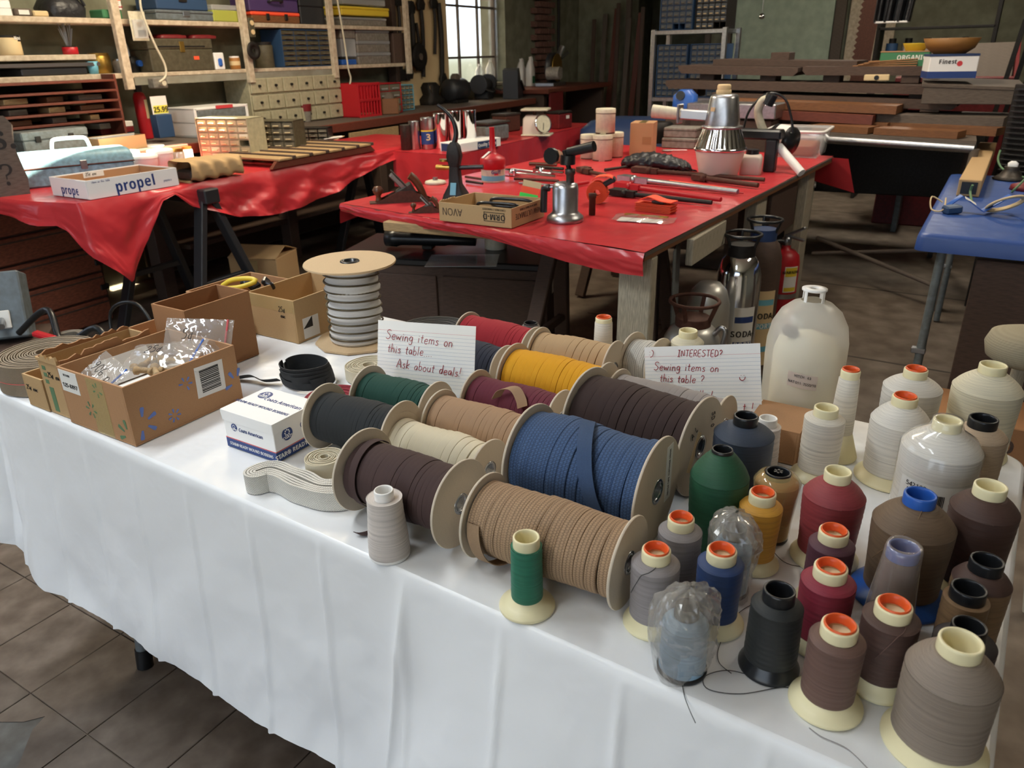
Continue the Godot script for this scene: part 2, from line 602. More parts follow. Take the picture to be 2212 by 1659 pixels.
# ---------------------------------------------------------------- materials
func mat(key: String, hex: String, rough := 0.6, metal := 0.0, o := {}) -> StandardMaterial3D:
	var m := StandardMaterial3D.new()
	m.resource_name = key
	m.albedo_color = Color.html(hex)
	m.roughness = rough
	m.metallic = metal
	if o.has("tex"):
		m.albedo_texture = TX[o.tex]
	if o.has("tri"):
		m.uv1_triplanar = true
		m.uv1_scale = o.tri if o.tri is Vector3 else Vector3.ONE * o.tri
		if o.has("world"):
			m.uv1_world_triplanar = true
	elif o.has("uv"):
		m.uv1_scale = o.uv
	if o.has("bump"):
		m.heightmap_enabled = true
		m.heightmap_texture = TX[o.bump]
		m.heightmap_scale = o.get("bs", 0.05)
	if o.has("alpha"):
		m.transparency = BaseMaterial3D.TRANSPARENCY_ALPHA
		m.albedo_color.a = o.alpha
		m.cull_mode = BaseMaterial3D.CULL_DISABLED
	if o.has("back"):
		m.backlight_enabled = true
		m.backlight = o.back
		m.cull_mode = BaseMaterial3D.CULL_DISABLED
	if o.has("coat"):
		m.clearcoat_enabled = true
		m.clearcoat = o.coat
		m.clearcoat_roughness = o.get("coat_rough", 0.15)
	if o.has("rim"):
		m.rim_enabled = true
		m.rim = o.rim
		m.rim_tint = 0.6
	if o.has("glow"):
		m.emission_enabled = true
		m.emission = Color.html(o.get("glow_color", hex))
		m.emission_energy_multiplier = o.glow
	M[key] = m
	return m

func thread_mat(key: String, hex: String, rough := 0.55) -> void:
	mat(key, hex, rough, 0.0, {"tex": "thread", "uv": Vector3(1, 1, 1), "bump": "thread", "bs": 0.015, "rim": 0.25})
	mat(key + "_top", hex, rough + 0.1, 0.0, {"tex": "cross", "uv": Vector3(2, 2, 1), "bump": "cross", "bs": 0.03, "rim": 0.25})

func tape_mat(key: String, hex: String, woven := false, uv := Vector3(11, 3.2, 1)) -> void:
	if woven:
		mat(key, hex, 0.85, 0.0, {"tex": "weave", "uv": uv, "bump": "weave", "bs": 0.1, "rim": 0.2})
	else:
		mat(key, hex, 0.85, 0.0, {"tex": "rib", "uv": Vector3(24, 20, 1), "bump": "rib", "bs": 0.025, "rim": 0.3})

func materials() -> void:
	for p in [["grey", "#979090"], ["navy_blue", "#2c4474"], ["mustard", "#e0a43c"], ["amber", "#b4793a"], ["brick", "#9c3d41"], ["plum", "#5a3340"], ["crimson", "#962c40"], ["black", "#232626"], ["cocoa", "#74574d"], ["umber", "#573f38"], ["taupe", "#968779"], ["charcoal", "#3c3434"], ["gold_brown", "#8a6c4c"], ["dark_brown", "#51382f"], ["olive", "#76604a"], ["wrap_brown", "#6a4e46"], ["off_white", "#f0e8d8"], ["white", "#f2ede2"], ["cream", "#f0e8cc"], ["beige", "#cbb397"], ["ink", "#3b4658"], ["green", "#24593c"], ["grey_white", "#e4dad2"], ["teal", "#2b7a5f"], ["sky", "#9cc0dc"]]:
		thread_mat("t_" + p[0], p[1])
	for p in [["brown", "#493431"], ["blue", "#44618b"], ["coffee", "#3d2a26"], ["silver", "#a39b98"], ["maroon", "#6d2637"], ["yellow", "#f0ab16"], ["beige", "#c9a87e"], ["red", "#b0222f"], ["navy", "#262b3c"], ["black", "#242729"], ["green", "#194a3d"], ["ivory", "#e9ddc0"], ["tan", "#b3906f"], ["crimson", "#8d2333"]]:
		tape_mat("w_" + p[0], p[1])
	tape_mat("w_tan_woven", "#bf9d7a", true)
	tape_mat("w_blue_woven", "#4a6690", true)
	tape_mat("w_white_woven", "#ece8de", true)
	tape_mat("w_webbing", "#a4927a", true, Vector3(2, 2, 1))
	tape_mat("w_white_band", "#f2eee4", true, Vector3(2.5, 2.5, 1))
	mat("zip_tape", "#eceae6", 0.85, 0.0, {"tex": "rib", "uv": Vector3(10, 6, 1), "bump": "rib", "bs": 0.02})
	mat("zip_black", "#26282a", 0.8, 0.0, {"tex": "rib", "uv": Vector3(2, 2, 1), "bump": "rib", "bs": 0.02})
	mat("brass_teeth", "#5d5340", 0.45, 0.6)
	mat("rubber", "#33363a", 0.55, 0.0, {"tex": "soft", "tri": 8.0})
	mat("cream_plastic", "#ece2b8", 0.38)
	mat("white_plastic", "#f0eeea", 0.35)
	mat("orange_plastic", "#e4602c", 0.35)
	mat("black_plastic", "#1d1e20", 0.3)
	mat("blue_plastic", "#2d5fb4", 0.35)
	mat("board", "#d3b68f", 0.9, 0.0, {"tex": "card", "tri": 6.0})
	mat("kraft", "#b78b63", 0.85, 0.0, {"tex": "card", "tri": 6.0})
	mat("kraft_dark", "#a5764e", 0.85, 0.0, {"tex": "card", "tri": 6.0})
	mat("kraft_light", "#c2a072", 0.85, 0.0, {"tex": "card", "tri": 6.0})
	mat("chip_board", "#d6c8b3", 0.9, 0.0, {"tex": "card", "tri": 9.0})
	mat("cut_edge", "#8d6844", 0.95, 0.0, {"tex": "speck", "tri": 30.0})
	mat("eyelet", "#b9bcc0", 0.2, 1.0)
	mat("hole_black", "#101112", 0.5)
	mat("paper", "#f1efea", 0.8)
	mat("paper_line", "#a9b3c4", 0.8)
	mat("paper_red_line", "#d98c92", 0.8)
	mat("red_ink", "#a3202c", 0.7)
	mat("black_ink", "#23211f", 0.7)
	mat("blue_ink", "#1f3a78", 0.6)
	mat("print_blue", "#6c83c4", 0.8)
	mat("print_green", "#5f7f5c", 0.8)
	mat("print_navy", "#26407c", 0.5)
	mat("print_red", "#cf4046", 0.6)
	mat("white_card", "#efeeec", 0.55)
	mat("cloth_white", "#eff0f1", 0.36, 0.0, {"bump": "ripple", "tri": 5.0, "bs": 0.12, "back": Color(0.16, 0.16, 0.15)})
	mat("cloth_red", "#c4343a", 0.3, 0.0, {"bump": "ripple", "tri": 1.6, "bs": 0.5, "back": Color(0.14, 0.02, 0.02)})
	mat("cloth_blue", "#2f4f92", 0.4, 0.0, {"bump": "ripple", "tri": 1.6, "bs": 0.3})
	mat("clear_film", "#ffffff", 0.12, 0.0, {"alpha": 0.10})
	mat("bag_film", "#c9c4bc", 0.1, 0.0, {"alpha": 0.2})
	mat("crinkle_film", "#b9b3aa", 0.1, 0.0, {"alpha": 0.3})
	mat("smoke_film", "#b9aca2", 0.16, 0.0, {"alpha": 0.34})
	mat("tape_film", "#dcc58a", 0.1, 0.0, {"alpha": 0.35})
	mat("frosted", "#fdfaf0", 0.3, 0.0, {"alpha": 0.42, "back": Color(0.5, 0.48, 0.42)})
	mat("steel", "#a7aaae", 0.32, 1.0)
	mat("chrome", "#dfe1e4", 0.1, 1.0)
	mat("satin", "#c6c5bf", 0.36, 0.65)
	mat("brushed", "#c4c6c9", 0.34, 1.0, {"tex": "soft", "tri": 6.0})
	mat("iron", "#54504c", 0.5, 0.7, {"tex": "grime", "tri": 8.0})
	mat("dark_iron", "#2f2c2a", 0.55, 0.5, {"tex": "grime", "tri": 8.0})
	mat("rust", "#5c382b", 0.75, 0.2, {"tex": "grime", "tri": 8.0})
	mat("brass", "#b08d45", 0.35, 0.9)
	mat("grey_paint", "#7d8689", 0.5, 0.1, {"tex": "grime", "tri": 4.0})
	mat("grey_box", "#8b877f", 0.6, 0.0, {"tex": "grime", "tri": 4.0})
	mat("dark_plastic", "#26272a", 0.45)
	mat("white_metal", "#e6e6e2", 0.5)
	mat("tube_glow", "#fff8ea", 0.4, 0.0, {"glow": 4.0})
	mat("wood_pale", "#c3a273", 0.65, 0.0, {"tex": "grain", "tri": Vector3(2, 24, 24)})
	mat("wood_brown", "#8a5a34", 0.55, 0.0, {"tex": "grain", "tri": Vector3(2, 24, 24)})
	mat("wood_dark", "#5b463a", 0.7, 0.0, {"tex": "grain", "tri": Vector3(2, 24, 24)})
	mat("wood_old", "#6f6257", 0.8, 0.0, {"tex": "grain", "tri": Vector3(2, 24, 24)})
	mat("wood_red", "#7a3d2c", 0.5, 0.0, {"tex": "grain", "tri": Vector3(2, 24, 24)})
	mat("wood_upright", "#c9c0aa", 0.75, 0.0, {"tex": "grain", "tri": Vector3(24, 2, 24)})
	mat("wood_tool", "#6b4027", 0.35, 0.0, {"tex": "grain", "tri": Vector3(6, 30, 30)})
	mat("shelf_paint", "#d8cbb4", 0.7, 0.0, {"tex": "grime", "tri": 3.0})
	mat("pale_green", "#b9c9b4", 0.7, 0.0, {"tex": "soft", "tri": 1.0})
	mat("wall_green", "#888a76", 0.85, 0.0, {"tex": "grime", "tri": 0.7, "world": true})
	mat("wall_pale", "#9a9a8d", 0.85, 0.0, {"tex": "grime", "tri": 0.7, "world": true})
	mat("brick_paint", "#7d5a50", 0.85, 0.0, {"tex": "grime", "tri": 3.0})
	mat("floor_concrete", "#83776a", 0.75, 0.0, {"tex": "concrete", "tri": 0.6, "world": true, "bump": "concrete", "bs": 0.3})
	mat("floor_tile", "#776b60", 0.62, 0.0, {"tex": "concrete", "tri": 1.1, "world": true, "bump": "speck", "bs": 0.03})
	mat("floor_patch", "#6c6c6a", 0.8, 0.0, {"tex": "concrete", "tri": 1.3, "world": true})
	mat("ceiling_paint", "#d6d2c8", 0.9)
	mat("glass", "#ffffff", 0.03, 0.0, {"alpha": 0.06})
	mat("outdoor_wall", "#d9d6cd", 0.9, 0.0, {"tex": "grime", "tri": 1.0})
	mat("leaf", "#a9b03c", 0.8, 0.0, {"tex": "speck", "tri": 3.0})
	mat("asphalt", "#8a8a84", 0.9)
	mat("drawer_rust", "#94533b", 0.6, 0.0, {"tex": "grain", "tri": Vector3(3, 10, 10)})
	mat("red_paint", "#b51c26", 0.4)
	mat("red_dark", "#7c1d22", 0.5, 0.0, {"tex": "grime", "tri": 4.0})
	mat("yellow_plastic", "#e0c43a", 0.45)
	mat("lime_plastic", "#a8ad4a", 0.5)
	mat("purple", "#4a3566", 0.5)
	mat("blue_dark", "#2b4668", 0.5)
	mat("blue_light", "#6fb3c8", 0.5)
	mat("blue_box", "#86b4c8", 0.45, 0.0, {"tex": "grime", "tri": 5.0})
	mat("green_box", "#3d7a52", 0.6)
	mat("olive_box", "#57523f", 0.6, 0.0, {"tex": "grime", "tri": 4.0})
	mat("grey_blue", "#6f7b82", 0.5, 0.0, {"tex": "grime", "tri": 3.0})
	mat("beige_metal", "#b9b294", 0.5, 0.0, {"tex": "soft", "tri": 4.0})
	mat("drawer_clear", "#c9b896", 0.25, 0.0, {"coat": 0.6})
	mat("drawer_dim", "#6d6759", 0.35, 0.0, {"coat": 0.4})
	mat("drawer_dark", "#4a4f55", 0.4)
	mat("label_tan", "#d8bf92", 0.7)
	mat("label_yellow", "#e6dc4e", 0.7)
	mat("label_white", "#e4e2dc", 0.7)
	mat("orange_strap", "#f0582f", 0.75, 0.0, {"tex": "rib", "tri": 30.0})
	mat("neon_orange", "#ff5a36", 0.7)
	mat("neon_green", "#46e05a", 0.7)
	mat("neon_pink", "#e82a8f", 0.7)
	mat("neon_yellow", "#f3ea28", 0.7)
	mat("enamel", "#ddd6bd", 0.45, 0.0, {"tex": "soft", "tri": 6.0})
	mat("pale_pink", "#cfc0b4", 0.5)
	mat("clear_plastic", "#e9ecee", 0.12, 0.0, {"alpha": 0.30})
	mat("leather", "#232326", 0.42, 0.0, {"bump": "ripple", "tri": 6.0, "bs": 0.4})
	mat("tan_leather", "#8c6a52", 0.7)
	mat("hose_black", "#1a1b1c", 0.35)
	mat("basket", "#9a6a30", 0.6, 0.0, {"tex": "speck", "tri": 20.0})
	mat("navy_print", "#243a63", 0.6)
	mat("glove", "#b0a68c", 0.95, 0.0, {"tex": "rib", "tri": 24.0, "bump": "rib", "bs": 0.1})
	mat("joint_filler", "#4a443d", 0.9)

# ---------------------------------------------------------------- the room
func slab(parent: Node3D, called: String, lo: Vector3, hi: Vector3, m: Material) -> void:
	put(parent, called, boxm(hi - lo, 0.0, at((lo.x + hi.x) / 2, (lo.y + hi.y) / 2, (lo.z + hi.z) / 2)), m)

# point in the frame of the long left wall: along it, up, out from it
func wall(a: float, y: float, out: float) -> Vector3:
	return Vector3(-4.8, 0, -4.28) + Vector3(-0.063, 0, -0.998) * a + Vector3(0.998, 0, -0.063) * out + Vector3(0, y, 0)

func room() -> void:
	var fl := structure("floor", "worn workshop floor of brown tiles and bare concrete")
	slab(fl, "concrete_slab", Vector3(-7.5, -0.3, -13), Vector3(5, -0.004, 5.5), M.floor_concrete)
	var variants := []
	for k in 4:
		var st := boxm(Vector3(0.2265, 0.006, 0.2265), 0.0012)
		st.generate_normals()
		variants.append(st.commit())
	var tones := []
	for k in 4:
		var m: StandardMaterial3D = M.floor_tile.duplicate()
		m.albedo_color = M.floor_tile.albedo_color * (0.94 + 0.04 * k)
		m.albedo_color.a = 1.0
		tones.append(m)
	for i in 15:
		for j in 11:
			var c := Vector3(-3.4015 + 0.229 * i, -0.003 + rng.randf() * 0.0012, -2.026 + 0.229 * j)
			if i == 8 and j == 7:
				continue
			put(fl, "floor_tile", variants[(i + j) % 4], tones[rng.randi() % 4], at(c.x, c.y, c.z))
	# the broken tile: what is left of it
	var c0 := Vector3(-3.4015 + 0.229 * 8, -0.006, -2.026 + 0.229 * 7)
	put(fl, "floor_tile", prismm([Vector2(-0.113, 0.113), Vector2(0.113, 0.113), Vector2(0.113, -0.113), Vector2(0.07, -0.113), Vector2(0.066, -0.007), Vector2(0.017, 0.039), Vector2(-0.004, 0.06), Vector2(-0.017, 0.095), Vector2(-0.044, 0.061), Vector2(-0.113, 0.02)], 0.006, Transform3D(Basis.from_euler(Vector3(-PI / 2, 0, 0)), c0)), tones[1])
	put(fl, "exposed_underlay", boxm(Vector3(0.225, 0.003, 0.225), 0.0, at(c0.x, -0.0035, c0.z)), M.floor_patch)
	# saw cuts across the bare concrete at the back
	for z in [-3.7, -4.92, -6.1, -7.3]:
		put(fl, "floor_joint", boxm(Vector3(3.6, 0.003, 0.012), 0.0, at(0.0, -0.004, z)), M.joint_filler)
	var ce := structure("ceiling")
	slab(ce, "ceiling_panel", Vector3(-7.5, 3.4, -13), Vector3(-2.2, 3.6, 5.5), M.ceiling_paint)
	slab(ce, "ceiling_panel", Vector3(-1.8, 3.4, -13), Vector3(5, 3.6, 5.5), M.ceiling_paint)
	slab(ce, "ceiling_panel", Vector3(-2.2, 3.4, -13), Vector3(-1.8, 3.6, -3.5), M.ceiling_paint)
	slab(ce, "ceiling_panel", Vector3(-2.2, 3.4, -2.24), Vector3(-1.8, 3.6, 5.5), M.ceiling_paint)
	# long left wall with its windows; local x runs along it
	var wl := structure("wall_left", "dark painted masonry wall behind the bench")
	wl.position = Vector3(-4.8, 0, -4.28)
	wl.rotation.y = WALL_TURN
	var A0 := 2.1
	var A1 := 3.80
	var B0 := -4.7
	var B1 := -2.7
	for s in [[-9.5, B0, 0.0, 3.4], [B0, B1, 0.0, 1.05], [B0, B1, 2.7, 3.4], [B1, A0, 0.0, 3.4], [A0, A1, 0.0, 1.02], [A0, A1, 2.75, 3.4], [A1, 8.6, 0.0, 3.4]]:
		slab(wl, "wall_panel", Vector3(s[0], s[2], -0.32), Vector3(s[1], s[3], 0), M.wall_green)
	# painted brick pier beside the window
	for k in 30:
		for q in 2:
			var off := 0.0 if k % 2 == 0 else 0.11
			put(wl, "brick", boxm(Vector3(0.205, 0.062, 0.1), 0.004, at(4.55 + q * 0.22 + off, 0.04 + k * 0.0735, 0.03)), M.brick_paint)
	window("window_1", A0, A1, 1.02, 2.75, [3.0076540040603694, 3.4121719239840393, 3.883792765372309], [1.31, 1.81, 2.3])
	window("window_2", B0, B1, 1.05, 2.7, [-4.2, -3.7, -3.2], [1.6, 2.15])
	# what lies outside the window
	var ow := thing("neighbour_building", "pale wall of a building seen through the window", "building", wall(4.2, 0, -4.2), WALL_TURN)
	put(ow, "wall", boxm(Vector3(9, 5, 0.2), 0.0, at(0, 2.5, 0)), M.outdoor_wall)
	for x in [-2.2, -0.3, 1.6]:
		var wn := put(ow, "window", boxm(Vector3(0.9, 1.3, 0.06), 0.0, at(x, 2.3, 0.11)), M.white_metal)
		put(wn, "pane", boxm(Vector3(0.78, 1.16, 0.02), 0.0, at(x, 2.3, 0.14)), M.blue_dark)
	var hd := thing("hedge", "yellow green hedge outside the window", "hedge", wall(3.8, 0, -2.9), WALL_TURN)
	var hn := FastNoiseLite.new()
	hn.seed = 4
	hn.frequency = 3.0
	put(hd, "foliage", sheetm(func(u, v):
		var t: float = v * PI
		var n := hn.get_noise_2d(u * 5.0, v * 2.0) * 0.18
		return Vector3((u - 0.5) * 5.0, maxf(0.0, sin(t) * (1.25 + n)), cos(t) * (0.4 + n)), 90, 24), M.leaf)
	var gr := structure("ground", "ground outside the workshop")
	slab(gr, "ground_slab", Vector3(-24, -0.32, -26), Vector3(24, -0.301, 24), M.asphalt)
	# back wall, set square to the left wall, with a dark doorway beside the corner
	var wb := structure("wall_back", "back wall of the workshop with a dark doorway")
	wb.position = wall(5.9, 0, 0)
	wb.rotation.y = WALL_TURN - PI / 2
	for s in [[-0.4, 0.75, 0.0, 3.4], [0.75, 1.75, 2.3, 3.4], [1.75, 10.5, 0.0, 3.4]]:
		slab(wb, "wall_panel", Vector3(s[0], s[2], -0.25), Vector3(s[1], s[3], 0), M.wall_green)
	slab(wb, "doorway_end", Vector3(0.2, 0, -2.3), Vector3(2.6, 3.4, -2.2), M.wall_green)
	slab(wb, "doorway_side", Vector3(0.2, 0, -2.3), Vector3(0.3, 3.4, -0.25), M.wall_green)
	slab(wb, "doorway_side", Vector3(2.5, 0, -2.3), Vector3(2.6, 3.4, -0.25), M.wall_green)
	for x in [0.72, 1.78]:
		put(wb, "door_casing", boxm(Vector3(0.07, 2.35, 0.06), 0.004, at(x, 1.17, 0.03)), M.wood_old)
	var wr := structure("wall_right")
	slab(wr, "wall_panel", Vector3(4.6, 0, -13), Vector3(4.9, 3.4, 5.5), M.wall_pale)
	# the wall behind the photographer with the open roll-up door
	var wf := structure("wall_front")
	slab(wf, "wall_panel", Vector3(-7.5, 0, 4.3), Vector3(-2.6, 3.4, 4.6), M.wall_pale)
	slab(wf, "wall_panel", Vector3(1.4, 0, 4.3), Vector3(4.9, 3.4, 4.6), M.wall_pale)
	slab(wf, "wall_panel", Vector3(-2.6, 2.9, 4.3), Vector3(1.4, 3.4, 4.6), M.wall_pale)

func window(called: String, a0: float, a1: float, y0: float, y1: float, uprights: Array, rails: Array) -> void:
	var w := structure(called, "steel framed factory window with small panes")
	w.position = Vector3(-4.8, 0, -4.28)
	w.rotation.y = WALL_TURN
	var fr := new_st(false)
	for x in [a0 + 0.02, a1 - 0.02]:
		box(fr, Vector3(0.04, y1 - y0, 0.05), at(x, (y0 + y1) / 2, -0.14), 0.004)
	for y in [y0 + 0.02, y1 - 0.02]:
		box(fr, Vector3(a1 - a0, 0.04, 0.05), at((a0 + a1) / 2, y, -0.14), 0.004)
	put(w, "window_frame", fr, M.wood_old)
	for x in uprights:
		put(w, "muntin", boxm(Vector3(0.022, y1 - y0, 0.03), 0.003, at(x, (y0 + y1) / 2, -0.14)), M.wood_old)
	for y in rails:
		put(w, "muntin", boxm(Vector3(a1 - a0, 0.022, 0.03), 0.003, at((a0 + a1) / 2, y, -0.14)), M.wood_old)
	var xs := [a0 + 0.03] + uprights + [a1 - 0.03]
	var ys := [y0 + 0.03] + rails + [y1 - 0.03]
	for i in xs.size() - 1:
		for j in ys.size() - 1:
			put(w, "pane", boxm(Vector3(xs[i + 1] - xs[i] - 0.004, ys[j + 1] - ys[j] - 0.004, 0.004), 0.0, at((xs[i] + xs[i + 1]) / 2, (ys[j] + ys[j + 1]) / 2, -0.14)), M.glass)
	put(w, "window_sill", boxm(Vector3(a1 - a0, 0.03, 0.34), 0.004, at((a0 + a1) / 2, y0 + 0.005, -0.15)), M.wall_pale)


# ---------------------------------------------------------------- the white table and its cloth
const TABLE_AT := Vector3(-0.797, 0, -1.004)
const TABLE_TURN := -0.04

func white_table() -> void:
	var t := thing("folding_table", "white folding table with dark bent legs under the plastic cloth", "table", TABLE_AT, TABLE_TURN)
	put(t, "tabletop", loftm([[0.700, 0.905, 0.375, 0.03], [0.705, 0.912, 0.38, 0.035], [0.728, 0.912, 0.38, 0.035], [0.7345, 0.905, 0.374, 0.03]]), M.white_plastic)
	for sx in [-1, 1]:
		for sz in [-1, 1]:
			var lx: float = sx * 0.74
			var lz: float = sz * 0.26
			var leg := put(t, "leg", tubem(curve([Vector3(lx, 0.70, lz), Vector3(lx, 0.45, lz + sz * 0.005), Vector3(lx - 0.012 * sx, 0.2, lz + sz * 0.02), Vector3(lx - 0.02 * sx, 0.03, lz + sz * 0.04)], 16), 0.016, 10), M.grey_paint)
			put(leg, "rubber_foot", tubem([Vector3(lx - 0.018 * sx, 0.05, lz + sz * 0.037), Vector3(lx - 0.022 * sx, 0.001, lz + sz * 0.044)], 0.019, 10), M.hose_black)
		put(t, "crossbar", tubem([Vector3(sx * 0.74, 0.4, -0.265), Vector3(sx * 0.74, 0.4, 0.265)], 0.011, 8), M.grey_paint)
	var c := thing("plastic_tablecloth", "white plastic tablecloth with sharp packing creases over the sewing table", "tablecloth", TABLE_AT, TABLE_TURN)
	var nz := FastNoiseLite.new()
	nz.seed = 12
	nz.frequency = 3.0
	var creases := []
	for k in 13:
		creases.append(0.257 - 0.158 * (k - 4))
	# perimeter walk: x half-length hx, z half-width hz, rounded corners
	var hx := 0.917
	var hz := 0.385
	var rc := 0.045
	var lens_ := [2 * (hx - rc), PI / 2 * rc, 2 * (hz - rc), PI / 2 * rc, 2 * (hx - rc), PI / 2 * rc, 2 * (hz - rc), PI / 2 * rc]
	var total := 0.0
	for l in lens_:
		total += l
	var edge := func(s: float) -> Array:
		s = fposmod(s, total)
		# starts at front right, runs left along the front, then the left end, the back, the right end
		if s < lens_[0]:
			return [Vector3(hx - rc - s, 0, hz), Vector3(0, 0, 1)]
		s -= lens_[0]
		if s < lens_[1]:
			var a: float = s / rc
			return [Vector3(-hx + rc - sin(a) * rc, 0, hz - rc + cos(a) * rc), Vector3(-sin(a), 0, cos(a))]
		s -= lens_[1]
		if s < lens_[2]:
			return [Vector3(-hx, 0, hz - rc - s), Vector3(-1, 0, 0)]
		s -= lens_[2]
		if s < lens_[3]:
			var a: float = s / rc
			return [Vector3(-hx + rc - cos(a) * rc, 0, -hz + rc - sin(a) * rc), Vector3(-cos(a), 0, -sin(a))]
		s -= lens_[3]
		if s < lens_[4]:
			return [Vector3(-hx + rc + s, 0, -hz), Vector3(0, 0, -1)]
		s -= lens_[4]
		if s < lens_[5]:
			var a: float = s / rc
			return [Vector3(hx - rc + sin(a) * rc, 0, -hz + rc - cos(a) * rc), Vector3(sin(a), 0, -cos(a))]
		s -= lens_[5]
		if s < lens_[6]:
			return [Vector3(hx, 0, -hz + rc + s), Vector3(1, 0, 0)]
		s -= lens_[6]
		var b: float = s / rc
		return [Vector3(hx - rc + cos(b) * rc, 0, hz - rc + sin(b) * rc), Vector3(cos(b), 0, sin(b))]
	var drop := func(s: float) -> float:
		if s < lens_[0]:
			var x: float = hx - rc - s
			# hem along the front: high at the right, dipping to the left, then up to the corner
			if x > 0.26:
				return lerpf(0.37, 0.34, clampf((x - 0.26) / 0.5, 0, 1))
			if x > -0.12:
				return lerpf(0.415, 0.375, (x + 0.12) / 0.38)
			if x > -0.74:
				return 0.415
			return lerpf(0.34, 0.415, clampf((x + 0.9) / 0.16, 0, 1))
		if s < lens_[0] + lens_[1]:
			return 0.33
		return 0.345
	var surf := func(u: float, v: float) -> Vector3:
		var s: float = u * total
		var e: Array = edge.call(s)
		var p: Vector3 = e[0]
		var n: Vector3 = e[1]
		var d: float = drop.call(s)
		# v 0..0.12 rounds over the edge, then hangs
		if v < 0.12:
			var a := v / 0.12 * PI / 2
			return p + n * (sin(a) * 0.006 - 0.004) + Vector3(0, TOP - 0.006 + cos(a) * 0.006 - 0.0006, 0)
		var q := (v - 0.12) / 0.88
		var out := 0.003 + 0.03 * q * q + 0.015 * q + nz.get_noise_2d(s * 1.1, q * 0.5) * 0.014 * q
		if s < lens_[0]:
			var x: float = hx - rc - s
			for cx in creases:
				var w: float = absf(x - (cx as float) - 0.03 * q)
				if w < 0.009:
					out += 0.006 * (1.0 - w / 0.009) * minf(1.0, q * 5.0)
			# the deep fold under the white cone, with the cloth flaring beyond it
			var w2: float = x - 0.262 + 0.02 * q
			if w2 > 0.0:
				out += 0.055 * q * (1.0 - exp(-w2 * 9.0)) + 0.02 * q * sin(w2 * 11.0)
			out += 0.024 * exp(-absf(w2) * 60.0) * minf(1.0, q * 3.0)
			# gathered folds near the left corner
			if x < -0.62:
				var g: float = clampf((-0.62 - x) / 0.28, 0, 1)
				out += g * q * 0.014 * sin((x + 0.62) * 34.0) + g * q * 0.02
		elif s < lens_[0] + lens_[1]:
			out += 0.04 * q
		elif s < lens_[0] + lens_[1] + lens_[2]:
			out += 0.03 * q + 0.02 * q * sin(s * 17.0)
		return p + n * out + Vector3(0, TOP - 0.0066 - d * q, 0)
	var st := new_st()
	sheet(st, surf, 1500, 20, 6.0, 1.0)
	put(c, "hanging_skirt", st, M.cloth_white)
	var top := func(u: float, v: float) -> Vector3:
		var s: float = u * total
		var e: Array = edge.call(s)
		var p: Vector3 = e[0] - e[1] * 0.004
		var q := Vector3(p.x * 0.55 * (1.0 - v) + p.x * v, 0, p.z * v)
		var y := TOP - 0.0006 + nz.get_noise_2d(q.x * 0.9, q.z * 0.9) * 0.0012 * (1.0 - pow(v, 6.0))
		for cx in creases:
			var w: float = absf(q.x - (cx as float))
			if w < 0.006 and v < 0.97:
				y += 0.0008 * (1.0 - w / 0.006)
		return Vector3(q.x, y, q.z)
	var st2 := new_st()
	sheet(st2, top, 560, 40, 6.0, 1.0)
	put(c, "flat_top", st2, M.cloth_white)

